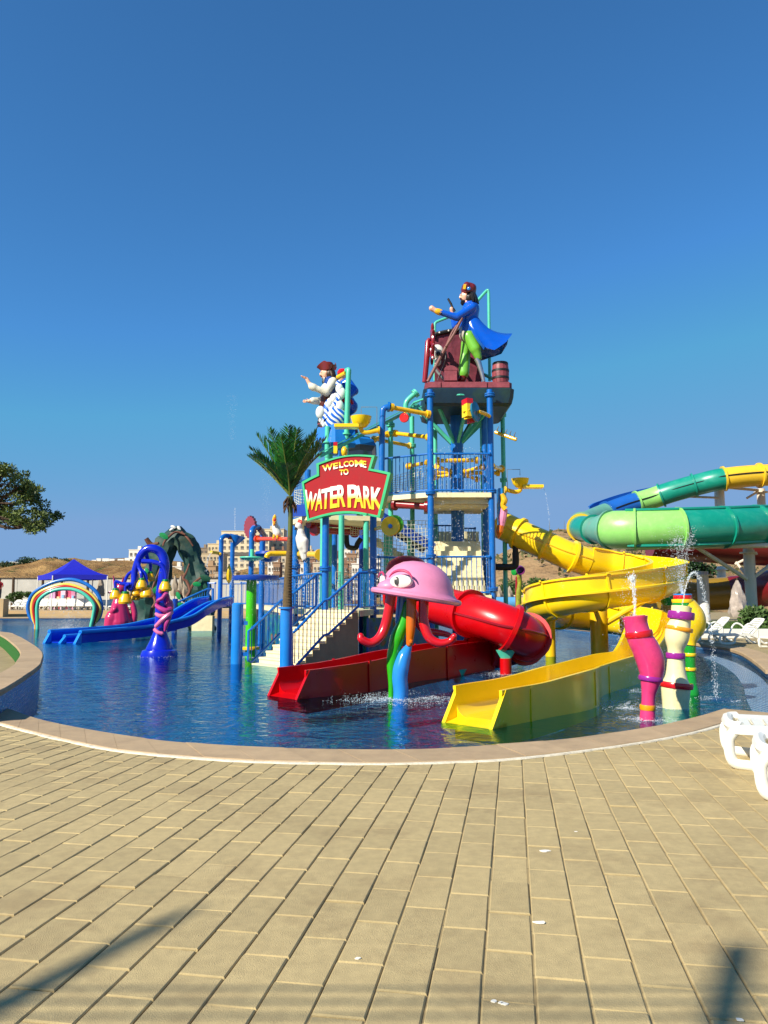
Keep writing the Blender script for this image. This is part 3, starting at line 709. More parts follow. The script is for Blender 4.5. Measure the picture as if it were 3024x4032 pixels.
# gear-edged plum plate at the pipe top
q = MB(); pts = []
for k in range(36):
    a = 2*math.pi*k/36; r = (.62 if k % 2 else .54); pts.append((r*math.cos(a)*.42, r*math.sin(a)*.68))
q.prism(pts, V((.9, -.44, 0)), Z, U(982, 2075, 27.8), V((.44, .9, 0)), .14); q.build('gear_plate', fg('plum_paint', '#8c3a48'), tw, smooth=25)
# green shower column with blue disc roof
gc = thing('shower_column', 'bright green shower column under a flat blue disc roof, yellow ring at its foot', 'water feature', G(985, 2588, WZ))
g0 = G(985, 2588, WZ); gt = U(985, 2285, g0.y); q = MB(); q.cyl(V((g0.x, g0.y, FLZ)), V((g0.x, g0.y, gt.z)), .15, 20); q.build('column', fg('lime_paint', '#3fbf12'), gc)
q = MB(); q.lathe([(.3, gt.z-.02), (.66, gt.z), (.68, gt.z+.05), (.68, gt.z+.13), (.2, gt.z+.17)], (g0.x+.12, g0.y, 0), 28); q.build('disc_roof', DBLUE, gc)
q = MB(); zz = U(985, 2552, g0.y).z; q.lathe([(.15, zz-.05), (.27, zz-.04), (.28, zz), (.27, zz+.04), (.15, zz+.05)], (g0.x, g0.y, 0), 20); q.build('foot_ring', YELP, gc)
# ================================================================== ENTRANCE STAIRS
gdir = V((.75, .66, 0)).normalized(); wdir = V((-.66, .75, 0)).normalized()
RB = V((-2.23, 18.8, 0)); NS, TR, SW = 10, .207, 1.75; z0 = -.27; RS = (DZ+.1-z0)/NS
st = thing('entrance_stairs', 'cream concrete stairs rising out of the water between blue railings', 'stairs', (RB.x, RB.y, WZ))
for i in range(NS):
    q = MB(); a = RB+gdir*TR*i; zt = z0+RS*(i+1)
    P = [a, a+wdir*SW, a+wdir*SW+gdir*(TR+.02), a+gdir*(TR+.02)]
    P2 = [p+(-gdir*.02 if k in (0, 1) else V((0, 0, 0))) for k, p in enumerate(P)]
    q.loft([[V((p.x, p.y, FLZ)) for p in P], [V((p.x, p.y, zt-.05)) for p in P]]); q.loft([[V((p.x, p.y, zt-.05)) for p in P2], [V((p.x, p.y, zt)) for p in P2]]); q.build('step', CREAM, st, smooth=0)
q = MB(); TAN = mat('tan_render', '#a8946a', rough=.85, var=.12, scale=3, bump=.2, dirt='#6a5a3a', damt=.4)
side = [(0, FLZ)]
for i in range(NS): side += [(TR*i, z0+RS*(i+1)-.06), (TR*(i+1), z0+RS*(i+1)-.06)]
side += [(TR*NS, FLZ)]
q.prism(side, gdir, Z, RB-wdir*.012, wdir, .02); q.build('side_wall', TAN, st, smooth=0)
def stair_rail(off, x0, x1, parent, n, zof=0.0):
    a = RB+wdir*off+gdir*x0; b_ = RB+wdir*off+gdir*x1; sl_ = RS/TR
    za = z0+RS+sl_*max(x0, 0); zb = z0+RS+sl_*x1
    q = MB(); top = [V((a.x, a.y, za+.08)), V((a.x, a.y, za+.82)), a+gdir*.1+Z*(za+.88), a.lerp(b_, .46)+Z*(za+(zb-za)*.46+.92), a.lerp(b_, .53)+Z*(za+(zb-za)*.48+.92), b_+Z*(zb+.84), b_+gdir*.28+Z*(zb+.85)]
    q.tube(top, .036, 9); bot = [V((a.x, a.y, za+.08)), a+gdir*.1+Z*(za+.02), a.lerp(b_, .46)+Z*(za+(zb-za)*.46+.06), a.lerp(b_, .53)+Z*(za+(zb-za)*.48+.06), b_+Z*(zb-.02), b_+Z*(zb+.84)]
    q.tube(bot, .034, 9); o = q.build('handrail', BLUE, parent)
    for i in range(n):
        f = (i+.7)/(n+.5); p = a.lerp(b_, f); zc = za+(zb-za)*f; bar('baluster', p+Z*(zc+.04), p+Z*(zc+.88), .0145, BLUE, o)
stair_rail(-.05, -.02, 2.05, st, 17); stair_rail(SW+.05, -.1, 2.05, st, 16)
pr = thing('newel_post', 'thick blue newel post standing in the water at left of the stairs', 'post', G(931, 2614, WZ)); p = G(931, 2614, WZ)
q = MB(); q.cyl(V((p.x, p.y, FLZ)), V((p.x, p.y, U(931, 2380, p.y).z)), .15, 18); q.ball(V((p.x, p.y, U(931, 2380, p.y).z)), (.15, .15, .05), 18); q.build('shaft', LBLUE, pr)
q = MB(); q.box((p.x+.2, p.y-.02, .9), (.14, .05, .1)); q.box((p.x+.2, p.y-.02, .1), (.14, .05, .1)); q.build('bracket', BLUE, pr)
# ================================================================== SLIDES
def flume_prof(w, wall, th=.035, lip=.06, rnd_=.25):
    """open trough: floor at y=0, half width w, walls up to wall, outward lip"""
    inn = []
    for k in range(7):
        a = math.pi/2*k/6; inn.append((-(w-rnd_)-rnd_*math.cos(a), rnd_-rnd_*math.sin(a)))
    inn = [(-w, wall)]+inn; inn = inn+[(-x, y) for x, y in reversed(inn)]
    out = []
    for x, y in reversed(inn):
        s = 1 if x > 0 else -1
        out.append((x+s*th*(1 if abs(x) > w*.6 else .3), y-th if y < rnd_*.9 else y))
    top = inn[0][1]
    out[0] = (w+lip, top-.0); out.insert(1, (w+lip, top-.05)); out.insert(2, (w+th, top-.05))
    out[-1] = (-w-lip, top); out.insert(-1, (-w-lip, top-.05)); out.insert(-2, (-w-th, top-.05))
    # order fix: last three are wall, lip bottom, lip top
    a, b_, c_ = out[-3], out[-2], out[-1]; out[-3], out[-2], out[-1] = (-w-th, top-.05), (-w-lip, top-.05), (-w-lip, top)
    return inn+out
def box_prof(w, wall, th=.04, lip=.05, rnd_=.2, drop=.3):
    base = flume_prof(w, wall, th, lip, rnd_); h = 16; inn = base[:h]; m = len(base)-h; top = wall
    out = [(w+lip, top), (w+lip, top-.05), (w+th, top-.05)]; k = m-6
    out += [((w+th)*(1-2*j/(k-1)), -drop) for j in range(k)]+[(-w-th, top-.05), (-w-lip, top-.05), (-w-lip, top)]
    return inn+out
def seg(P, i0, i1): return P[i0:i1+1]
def tube_shell(path, r, th=.03, n=24):
    pts, T, N = frame_path(path); rings = []
    for p, t, nn in zip(pts, T, N):
        B = t.cross(nn); rings.append([p+(nn*math.cos(2*math.pi*j/n)+B*math.sin(2*math.pi*j/n))*r for j in range(n)])
    inn = []
    for p, t, nn in zip(pts, T, N):
        B = t.cross(nn); inn.append([p+(nn*math.cos(2*math.pi*j/n)+B*math.sin(2*math.pi*j/n))*(r-th) for j in range(n)])
    q = MB(); q.loft(rings+inn[::-1]+[rings[0]], caps=False); return q
def flange(P, i, r, m, parent, name='flange', w=.05, h=.09, n=24, bolts=True):
    t = (P[min(i+1, len(P)-1)]-P[max(i-1, 0)]).normalized(); c = P[i]; q = MB(); R = look(t)
    q.lathe([(r-.01, -w), (r+h, -w), (r+h, w), (r-.01, w)], c, n, R=R, caps=False); o = q.build(name, m, parent, smooth=30)
    return o
def rib(P, i, prof, m, parent, h=.07, w=.045, name='joint_rib'):
    """raised rib following the outer skin of an open flume"""
    rg = sweep(P, prof); n = len(prof)//2; t = (P[min(i+1, len(P)-1)]-P[max(i-1, 0)]).normalized(); ring = rg[i][len(prof)//2-2:]
    c = sum(ring, V((0, 0, 0)))/len(ring); q = MB(); rr = []
    for p in ring:
        d = (p-c); d = d-t*d.dot(t); d.normalize(); rr.append([p-t*w-d*.01, p-t*w+d*h, p+t*w+d*h, p+t*w-d*.01])
    q.loft(rr, closed=True); return q.build(name, m, parent, smooth=30)
# ---- red slide
rs = thing('red_slide', 'red enclosed tube slide curling down into a red open flume behind the jellyfish', 'water slide', G(1990, 2655, WZ))
up = spline([U(1560, 2345, 20.6), U(1640, 2362, 20.0), U(1760, 2392, 19.0), U(1880, 2424, 18.0), U(1985, 2462, 17.55), U(2045, 2490, 17.6), U(2080, 2510, 18.0), U(2082, 2522, 18.6), U(2035, 2536, 19.2), U(1970, 2552, 19.3), U(1890, 2560, 18.9)], 8)
R1 = .475; cut = [0, 22, 35, 47, 60, 80]
for a, b_ in zip(cut, cut[1:]): tube_shell(seg(up, a, min(b_, len(up)-1)), R1).build('tube_section', RED, rs, smooth=40)
for i in cut[1:-1]: flange(up, i, R1, RED, rs)
# seam line along the tube side
q = MB(); pts, T, N = frame_path(up)
for i in range(0, len(up)-1):
    if i in cut: continue
s_ = [p+V((T[i].y, -T[i].x, 0)).normalized()*(R1+.012)+Z*.02 for i, p in enumerate(pts)][22:48]; q.tube(s_, .03, 6); q.build('seam', REDM, rs)
prof = box_prof(.36, .42)
e0 = G(1148, 2731, WZ+.05); low = spline([U(1890, 2592, 18.9), U(1800, 2600, 18.0), U(1700, 2618, 17.0), U(1560, 2645, 16.0), V((e0.x+1.0, e0.y+.95, WZ+.12)), e0+V((.25, .24, .01)), e0], 8)
ls = [0, 16, 32, len(low)-1]
for a, b_ in zip(ls, ls[1:]):
    q = MB(); q.loft(sweep(low, prof)[a:b_+1]); q.build('flume_section', RED, rs, smooth=35)
for i in (16, 32): rib(low, i, prof, RED, rs, .03, .03)
flange(up, len(up)-1, R1, RED, rs)
q = MB(); rg = sweep(low, prof)
def endfoot(path, w, wall, m, parent, run=.22):        # sloping end cheeks and lip of a run-out flume
    t = (path[-1]-path[-3]).normalized(); t.z = 0; t.normalize(); s = V((t.y, -t.x, 0)); p = path[-1]; q = MB()
    for k in (-1, 1):
        a = p+s*k*(w-.0); b_ = p+s*k*(w+.06)
        q.loft([[a-t*.06+Z*wall, a+t*run-Z*.07, a-t*.06-Z*.12], [b_-t*.06+Z*wall, b_+t*run-Z*.07, b_-t*.06-Z*.12]])
    q.loft([[p-s*(w+.06)-t*.06-Z*.12, p-s*(w+.06)+t*run-Z*.12, p-s*(w+.06)+t*run-Z*.055, p-s*(w+.06)-t*.06+Z*.012], [p+s*(w+.06)-t*.06-Z*.12, p+s*(w+.06)+t*run-Z*.12, p+s*(w+.06)+t*run-Z*.055, p+s*(w+.06)-t*.06+Z*.012]])
    return q.build('flume_end', m, parent, smooth=0)
endfoot(low, .36, .42, RED, rs)
b0 = G(1992, 2655, WZ); q = MB(); q.cyl(V((b0.x, b0.y, FLZ)), V((b0.x, b0.y, U(1992, 2592, b0.y).z)), .13, 16); q.build('support_leg', RED, rs)
q = MB(); c_ = U(1992, 2577, b0.y); q.lathe([(.13, -.12), (.3, .1)], c_, 8, sx=.75, sy=.4); q.build('saddle', TEAL, rs)
q = MB(); c_ = U(1800, 2652, 17.4); q.lathe([(.05, -.2), (.22, .1)], c_, 8); q.build('saddle', TEAL, rs)
q = MB(); c_ = U(1602, 2240, 20.6); q.ball(c_, (.56, .5, .36), 24); q.ball(c_+V((-.2, 0, -.2)), (.36, .42, .36), 20); q.build('entry_hood', RED, rs)
# ---- yellow slide
ys_ = thing('yellow_slide', 'yellow spiral slide, a tube at the tower opening into a flume in front', 'water slide', G(2355, 2560, WZ))
tp = spline([U(1962, 2062, 27.4), U(2010, 2085, 27.2), U(2080, 2118, 26.9), U(2160, 2152, 26.7), U(2240, 2188, 26.6), U(2310, 2212, 26.7)], 6)
RY1 = .50
for a, b_ in ((0, 9), (9, 17), (17, 25), (25, 30)): tube_shell(seg(tp, a, b_), RY1).build('tube_section', YEL, ys_, smooth=40)
for i in (9, 17, 25): flange(tp, i, RY1, YEL, ys_)
pts, T, N = frame_path(tp); q = MB(); q.tube([p+V((T[i].y, -T[i].x, 0)).normalized()*(RY1+.01)+Z*.05 for i, p in enumerate(pts)], .022, 5); q.build('seam', YELP, ys_)
W2, WL = .46, .92
pf = flume_prof(W2, WL, th=.04, lip=.10, rnd_=.44)
ZO = .44
def D_(u, v, Y): p = U(u, v, Y); p.z -= ZO; return p
hp = spline([D_(2300, 2212, 26.7), D_(2400, 2228, 26.9), D_(2520, 2242, 26.5), D_(2610, 2258, 25.4), D_(2636, 2274, 24.0), D_(2600, 2292, 22.5), D_(2500, 2312, 21.5), D_(2350, 2332, 21.0), D_(2230, 2352, 21.2), D_(2150, 2376, 22.1), D_(2140, 2398, 23.6), D_(2200, 2414, 25.0), D_(2310, 2426, 25.7), D_(2420, 2440, 25.4), D_(2520, 2460, 24.2), D_(2570, 2486, 22.4), D_(2560, 2522, 20.2)], 8)
n_ = len(hp); cuts = list(range(0, n_-1, 11))+[n_-1]
for a, b_ in zip(cuts, cuts[1:]):
    if b_ > a: q = MB(); q.loft(sweep(hp, pf)[a:b_+1]); q.build('flume_section', YEL, ys_, smooth=35)
for i in cuts[1:-1]: rib(hp, i, pf, YEL, ys_, .055, .03)
# bolted belt halfway up the outside
belt = []
pts, T, N = frame_path(hp)
for sgn in (1,):
    q = MB(); rr = []
    for i, p in enumerate(pts):
        s = V((T[i].y, -T[i].x, 0)).normalized(); e = p-s*(W2+.03)+Z*.50; rr.append([e, e-s*.15-Z*.02, e-s*.15-Z*.07, e-Z*.06])
    q.loft(rr); q.build('belt', YEL, ys_, smooth=30)
# hood over the start of the open part
q = MB(); hr = []
for i in range(0, 16):
    s = V((T[i].y, -T[i].x, 0)).normalized(); hr.append([pts[i]-s*(W2+.05)+Z*(WL-.03), pts[i]-s*(W2+.05)+Z*(WL+.02+.22*max(0, 1-i/12)), pts[i]-s*(W2+.1)+Z*(WL+.02+.22*max(0, 1-i/12)), pts[i]-s*(W2+.1)+Z*(WL-.03)])
q.loft(hr); q.build('splash_guard', YEL, ys_, smooth=30)
pe = box_prof(.37, .42)
e1 = (G(1882, 2834, WZ+.05)); xp = spline([hp[-1], D_(2510, 2590, 17.6)+Z*.18, D_(2420, 2635, 15.6)+Z*.3, D_(2280, 2690, 13.8)+Z*.34, V((e1.x+1.65, e1.y+1.75, WZ+.17)), V((e1.x+.8, e1.y+.83, WZ+.08)), e1+V((.2, .2, .01)), e1], 8)
def morph(A, B, t): return [(a[0]*(1-t)+b_[0]*t, a[1]*(1-t)+b_[1]*t) for a, b_ in zip(A, B)]
pts, T, N = frame_path(xp); rings = []
for i, (p, t) in enumerate(zip(pts, T)):
    side = V((t.y, -t.x, 0)).normalized(); up_ = side.cross(t).normalized(); up_ = up_ if up_.z > 0 else -up_
    rings.append([p+side*x+up_*y for x, y in morph(pf, pe, min(1, i/10))])
xc = [0, 12, 22, 32, 44, len(xp)-1]
for a, b_ in zip(xc, xc[1:]): q = MB(); q.loft(rings[a:b_+1]); q.build('flume_section', YEL, ys_, smooth=35)
for i in xc[1:-1]:
    q = MB(); t = T[i]; side = V((t.y, -t.x, 0)).normalized()
    for k in (-1, 1): q.box(pts[i]+side*k*.405+Z*.13, (.035, .04, .54), RZ(math.atan2(t.y, t.x)))
    q.box(pts[i]-Z*.15, (.035, .80, .04), RZ(math.atan2(t.y, t.x))); q.build('joint_rib', YEL, ys_, smooth=0)
endfoot(xp, .37, .42, YEL, ys_, .26)
c0 = U(2356, 2400, 23.2); q = MB(); q.cyl(V((c0.x, c0.y, FLZ)), V((c0.x, c0.y, U(2356, 2300, 23.2).z)), .26, 20); q.build('support_column', YELP, ys_)
q = MB(); q.cyl(V((c0.x, c0.y, U(2356, 2470, 23.2).z)), U(2540, 2362, 22.9), .09, 10); q.cyl(V((c0.x, c0.y, U(2356, 2402, 23.2).z)), U(2295, 2402, 22.2), .07, 10); q.cyl(V((c0.x, c0.y, U(2356, 2372, 23.2).z)), U(2600, 2362, 23.0), .07, 10); q.build('bracket_arm', YELP, ys_)
c1 = U(2165, 2450, 23.0); q = MB(); q.cyl(V((c1.x, c1.y, FLZ)), V((c1.x, c1.y, U(2165, 2425, 23.0).z)), .155, 16); q.build('support_column', YELP, ys_)
c2 = U(2030, 2200, 27); q = MB(); q.cyl(V((c2.x, c2.y, U(2030, 2180, 27).z)), V((c2.x, c2.y, U(2030, 2120, 27).z)), .1, 12); q.tube(spline([V((c2.x, c2.y, U(2030, 2175, 27).z)), V((c2.x, c2.y, U(2030, 2215, 27).z)), U(2020, 2232, 27), U(1950, 2232, 27)], 4), .12, 10); q.build('drain_pipe', BLACK, ys_)
GRN = fg('saddle_green', '#17853a')
for (u, v, Y) in ((2160, 2412, 22.8), (2304, 2378, 21.2), (2630, 2355, 23.4)):
    q = MB(); c_ = U(u, v, Y); q.lathe([(.1, -.22), (.42, .12), (.44, .16)], c_, 10, sx=1.2, sy=.7); q.build('saddle', GRN, ys_)
# ---- blue double slide
bs = thing('blue_slide', 'low blue twin-lane slide with pale rims running out at left', 'water slide', G(660, 2508, WZ))
SB = fg('slide_blue', '#0a37c8', rough=.2); SBR = fg('slide_rim_blue', '#1f86e4')
sdir = V((.35, .937, 0)); s0_ = V((-12.4, 30.2, 0))
bend_ = [s0_+sdir*t_+Z*z_ for t_, z_ in ((0, WZ+.03), (2.2, WZ+.06), (4.4, WZ+.12), (6.0, WZ+.3), (7.4, .35), (8.7, .8), (9.8, 1.12), (11.0, 1.25))]
bp_ = spline(bend_, 7); w = .72
pf2 = [(-w, .38), (-w, .03), (-w+.03, 0), (-.06, 0), (-.05, .2), (.05, .2), (.06, 0), (w-.03, 0), (w, .03), (w, .38), (w+.08, .38), (w+.08, .30), (w+.03, .28), (w+.03, -.04), (-w-.03, -.04), (-w-.03, .28), (-w-.08, .30), (-w-.08, .38)]
for a, b_ in ((0, 14), (14, 28), (28, len(bp_)-1)):
    q = MB(); q.loft(sweep(bp_, pf2)[a:b_+1]); q.build('lane_section', SB, bs, smooth=35)
for sgn in (-1, 0, 1):
    q = MB(); pts, T, N = frame_path(bp_); q.tube([p+V((T[i].y, -T[i].x, 0)).normalized()*sgn*(w+.04)+Z*(.39 if sgn else .21) for i, p in enumerate(pts)], .08, 8); q.build('rim', SBR, bs)
q = MB(); t = (bp_[0]-bp_[2]).normalized(); s = V((t.y, -t.x, 0))
for k in (-1, 0, 1): a = bp_[0]+s*k*(w+.02); q.loft([[a-s*.06-t*.05+Z*(.42 if k else .24), a-s*.06+t*.3-Z*.08, a-s*.06-t*.05-Z*.1], [a+s*.06-t*.05+Z*(.42 if k else .24), a+s*.06+t*.3-Z*.08, a+s*.06-t*.05-Z*.1]])
q.build('end_cheek', SBR, bs, smooth=0)
q = MB(); q.box(U(800, 2465, 42), (1.1, .6, 1.1)); q.build('footing', CREAM, bs, smooth=0)
br_ = thing('slide_stair_rail', 'sloping blue railing beside the blue slide in front of the rock arch', 'railing', (-11.2, 42.5, WZ))
q = MB(); a, b_ = U(697, 2372, 42.2), U(820, 2318, 42.6); q.tube([a-Z*1.4, a, b_, b_+V((.25, .1, 0)), b_+V((.25, .1, -1.0))], .06, 8); q.tube([a-Z*.7, b_-Z*.75], .045, 8); o = q.build('handrail', BLUE, br_)
for i in range(13): p = a.lerp(b_, (i+.5)/13); bar('baluster', p-Z*.72, p, .02, BLUE, o)
q = MB(); q.cyl(V((a.x-.1, a.y, FLZ)), V((a.x-.1, a.y, a.z+.2)), .15, 12); q.build('post', DBLUE, br_)
# ---- big green slide at upper right
gs = thing('green_slide', 'huge green and teal raft slide winding high at the right edge on white steel', 'water slide', (19, 40, 0))
LG = fg('pale_green', '#8fcf6a', rough=.35, damt=.3, dirt='#c8d8a0'); TG = fg('deep_teal', '#0f8a74', rough=.32, damt=.3, dirt='#5fb8a0', dscale=1.2); FY = fg('slide_yellow2', '#efc02a', rough=.35); FB = fg('slide_blue2', '#1a5cae', rough=.35); OLD = fg('weathered_teal', '#5f9a86', rough=.45, damt=.6, dirt='#93876a', dscale=2)
gp = spline([U(3300, 2062, 41), U(3024, 2068, 38.5), U(2870, 2075, 37.5), U(2670, 2082, 37), U(2500, 2086, 37.2), U(2400, 2086, 38), U(2330, 2084, 39.5), U(2285, 2076, 42), U(2300, 2062, 45), U(2370, 2030, 47), U(2460, 1995, 47.5), U(2560, 1965, 47.5), U(2650, 1935, 47), U(2760, 1905, 46.5), U(2850, 1885, 46), U(2990, 1872, 46), U(3200, 1865, 46)], 8)
idx = lambda k: k*8
W3 = 1.0; pf3 = []
for k in range(25):
    a = math.radians(-160+k*320/24-90)
    pf3.append((1.08*math.cos(a), 1.08*math.sin(a)))
cols = [(0, 10, TG), (10, 17, TG), (17, 24, TG), (24, 32, LG), (32, 40, LG), (40, 47, OLD), (47, 55, TG), (55, 62, FY), (62, 74, OLD), (74, 84, FB), (84, 92, LG), (92, 102, TG), (102, 112, TG), (112, 120, FY), (120, 128, FY)]
rad = []
for i in range(len(gp)):
    rad.append(0.95 if i < 38 else (max(.62, 0.95-(i-38)*.04) if i < 47 else .66))
def vtube(P, i0, i1, m, parent, name='tube_section', sq=1.0, n=22):
    q = MB(); q.tube(P[i0:i1+1], rad[i0:i1+1], n, caps=True); return q.build(name, m, parent, smooth=40)
for a, b_, m in cols:
    vtube(gp, a, min(b_, len(gp)-1), m, gs)
    if a: flange(gp, a, rad[a], m, gs, w=.05, h=.11)
q = MB(); pts, T, N = frame_path(gp)
q.tube([p+V((T[i].y, -T[i].x, 0)).normalized()*0+Z*rad[i]*.98+V((0, -.35, 0)) for i, p in enumerate(pts)][0:36], .07, 6); q.tube([p-Z*rad[i]*.85-V((0, rad[i]*.55, 0)) for i, p in enumerate(pts)][0:36], .09, 6); q.build('edge_rail', TG, gs)
q = MB(); q.tube([p-V((0, rad[i]+.01, 0))+Z*.1 for i, p in enumerate(pts)][76:126], .04, 6); q.build('seam', BLACK, gs)
bl = spline([U(2370, 2005, 49), U(2400, 1985, 50), U(2480, 1955, 51), U(2600, 1925, 52), U(2760, 1890, 52), U(2900, 1862, 52), U(3060, 1842, 52), U(3200, 1830, 52)], 6)
pf4 = flume_prof(.7, .75, th=.06, lip=.12, rnd_=.6)
q = MB(); q.loft(sweep([p-Z*.5 for p in bl], pf4)); bsl = q.build('blue_upper_flume', FB, gs, smooth=35)
# white steel under it
STL = mat('white_steel', '#d9c8b2', rough=.5, var=.06, dirt='#8a6a4a', damt=.35)
q = MB(); q.tube([U(2465, 2160, 37.6), U(2600, 2152, 37.2), U(3100, 2146, 37.8)], .13, 10); q.build('ring_pipe', STL, gs)
def vcol(u, vt, D, r, m=STL, parent=gs, zb=0.0, name='steel_column'):
    t = U(u, vt, D); q = MB(); q.cyl(V((t.x, t.y, zb)), t, r, 14); q.cyl(t-Z*.25, t-Z*.18, r*1.7, 14); return q.build(name, m, parent)
vcol(2945, 2160, 39.5, .25); vcol(2955, 2165, 40, .2)
q = MB(); q.cyl(U(2740, 2152, 37.4), U(2940, 2280, 39.2), .1, 8); q.cyl(U(2958, 2280, 39.5), U(3080, 2190, 40), .1, 8); q.cyl(U(2900, 2215, 41), U(2945, 2275, 39.5), .07, 8); q.cyl(U(2895, 2222, 41), U(2960, 2190, 40.5), .07, 8); q.build('strut', STL, gs)
vcol(2838, 2230, 52, .3, WPAINT, zb=1.0); vcol(2830, 1898, 47.5, .3, WPAINT, zb=5); vcol(2995, 1925, 48, .25, STL, zb=5); vcol(2765, 2250, 45, .33, WPAINT)
q = MB(); q.cyl(U(2850, 1918, 47), U(2985, 1930, 47.5), .09, 8); q.cyl(U(2700, 1955, 47), U(2830, 1960, 47), .07, 8); q.cyl(U(2940, 1962, 47.5), U(2985, 1935, 47.5), .07, 8); q.build('cross_brace', STL, gs)
# dark tubes below
ds = thing('maroon_slide', 'shaded maroon and ochre slide tubes low behind the white steel column', 'water slide', (22, 46, 0))
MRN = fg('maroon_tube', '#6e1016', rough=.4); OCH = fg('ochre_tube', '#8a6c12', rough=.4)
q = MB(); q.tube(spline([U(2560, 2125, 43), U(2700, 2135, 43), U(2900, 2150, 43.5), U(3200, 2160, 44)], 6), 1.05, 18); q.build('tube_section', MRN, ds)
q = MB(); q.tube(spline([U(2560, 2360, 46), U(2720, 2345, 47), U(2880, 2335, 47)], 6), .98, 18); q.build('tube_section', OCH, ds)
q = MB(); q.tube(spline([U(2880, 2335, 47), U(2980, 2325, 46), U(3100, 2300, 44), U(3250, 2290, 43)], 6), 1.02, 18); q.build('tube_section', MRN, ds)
for (u, D) in ((2700, 47), (3060, 45)):
    q = MB(); p = U(u, 2350, D); q.cyl(V((p.x, p.y, 0)), p, .2, 10); q.build('support_leg', STL, ds)
# ================================================================== SPRAY FIGURES
# ---- jellyfish
j0 = G(1565, 2752, WZ); JY = j0.y
jf = thing('jellyfish_spray', 'pink jellyfish spray figure with one big eye and coloured tentacles', 'water feature', j0)
PINK = fg('jelly_pink', '#dd86a8', rough=.4, bump=.05); DPINK = fg('deep_pink', '#c03a66')
sc = JY/3049
hc = U(1640, 2340, JY); tilt = RY(math.radians(9))
def HP(x, y, z): return hc+tilt @ V((x, y, z))
q = MB(); q.lathe([(.02, .56), (.16, .55), (.31, .51), (.44, .43), (.545, .31), (.61, .18), (.645, .07), (.69, .02), (.735, .0), (.755, -.04), (.735, -.085), (.68, -.09), (.6, -.03), (.3, .1), (.02, .2)], hc, 40, R=tilt, sx=1.0, sy=.95)
o = q.build('bell', PINK, jf, smooth=50)
# snout-like bulge under the eye, brow, eye
q = MB(); q.ball(HP(-.46, -.30, .05), (.22, .22, .13), 20); q.tube([HP(.735*math.cos(t), .70*math.sin(t), -.04) for t in [2*math.pi*k/40 for k in range(41)]], .05, 8, False); q.build('cheek', PINK, jf)
def eye(cx, cy, cz, nx, ny, parent, s=1.0):
    n_ = V((nx, ny, .12)).normalized(); c = HP(cx, cy, cz); R = look(n_)
    q = MB(); q.lathe([(.001, .05*s), (.10*s, .04*s), (.16*s, .01*s), (.165*s, -.06*s)], c, 24, R=R, sx=1.12, sy=.62); w_ = q.build('eyeball', WPAINT, parent)
    q = MB(); q.lathe([(.001, .062*s), (.05*s, .056*s), (.052*s, .03*s)], c+R @ V((-.045*s, 0, 0)), 18, R=R, sx=.8, sy=1.3); q.build('pupil', BLACK, w_)
    q = MB(); q.lathe([(.001, .068*s), (.014*s, .062*s), (.015*s, .05*s)], c+R @ V((-.055*s, .03*s, 0)), 10, R=R); q.build('glint', WPAINT, w_)
    q = MB(); a0 = [c+R @ V((.2*s*math.cos(t)*1.05, .2*s*math.sin(t)*.85, .02)) for t in [math.pi*(.08+.8*k/11) for k in range(12)]]; q.tube(a0, [.008*s, .022*s, .024*s, .022*s, .008*s], 8); q.build('eyelid', DPINK, parent)
eye(-.31, -.565, .16, -.45, -.86, jf, 1.05); eye(-.62, -.12, .14, -.95, -.3, jf, .8)
JB, JG, JO, JR = fg('sky_blue_paint', '#2a86d8', rough=.18), fg('grass_green_paint', '#2fa81a', rough=.18), fg('orange_paint', '#d0660f', rough=.2), fg('coral_red', '#cc1420', rough=.2)
def tent(pts, r, m, name='tentacle'):
    q = MB(); P = spline(pts, 7); q.tube(P, r, 16); q.ball(P[-1], r[-1] if hasattr(r, '__len__') else r, 12); return q.build(name, m, jf)
def J(u, v, dy=0): return U(u, v, JY+dy)
b0 = J(1560, 2752); b0.z = FLZ
tent([b0, J(1578, 2740, 0), J(1575, 2660, 0), J(1590, 2590, .02), J(1612, 2540, .05)], [.115, .125, .13, .135, .11, .05], JB)
g0_ = V((J(1540, 2740, .12).x, JY+.12, FLZ))
tent([g0_, J(1541, 2700, .12), J(1545, 2600, .12), J(1565, 2510, .1), J(1590, 2450, .1), J(1600, 2380, .1)], [.05, .05, .10, .125, .11, .07], JG)
tent([J(1585, 2340, .12), J(1580, 2400, .14), J(1575, 2450, .14), J(1590, 2500, .12)], [.09, .09, .08, .05], JB)
tent([J(1625, 2300, -.05), J(1620, 2380, -.1), J(1617, 2470, -.12), J(1612, 2535, -.12)], [.09, .085, .08, .055], JO); q = MB(); q.ball(J(1618, 2527, -.16), (.04, .05, .045), 10); q.build('tentacle_tip', JO, jf)
tent([J(1545, 2320, -.05), J(1535, 2380, -.05), J(1518, 2460, -.05), J(1495, 2510, -.1), J(1460, 2532, -.15), J(1425, 2518, -.2), J(1420, 2505, -.2)], [.085, .085, .085, .082, .075, .065, .055], JR)
tent([J(1670, 2320, -.1), J(1668, 2390, -.1), J(1668, 2450, -.12), J(1690, 2510, -.15), J(1730, 2532, -.18), J(1770, 2525, -.2), J(1788, 2505, -.22)], [.085, .085, .085, .08, .07, .06, .05], JR)
tent([J(1600, 2330, .35), J(1630, 2420, .4), J(1670, 2480, .45), J(1720, 2490, .5), J(1765, 2500, .5), J(1790, 2520, .5)], [.08, .08, .07, .06, .05, .04], JR)
q = MB(); q.lathe([(.02, -.1), (.2, -.02), (.26, .12), (.1, .2)], hc-Z*.02, 16); q.build('hub', REDM, jf)
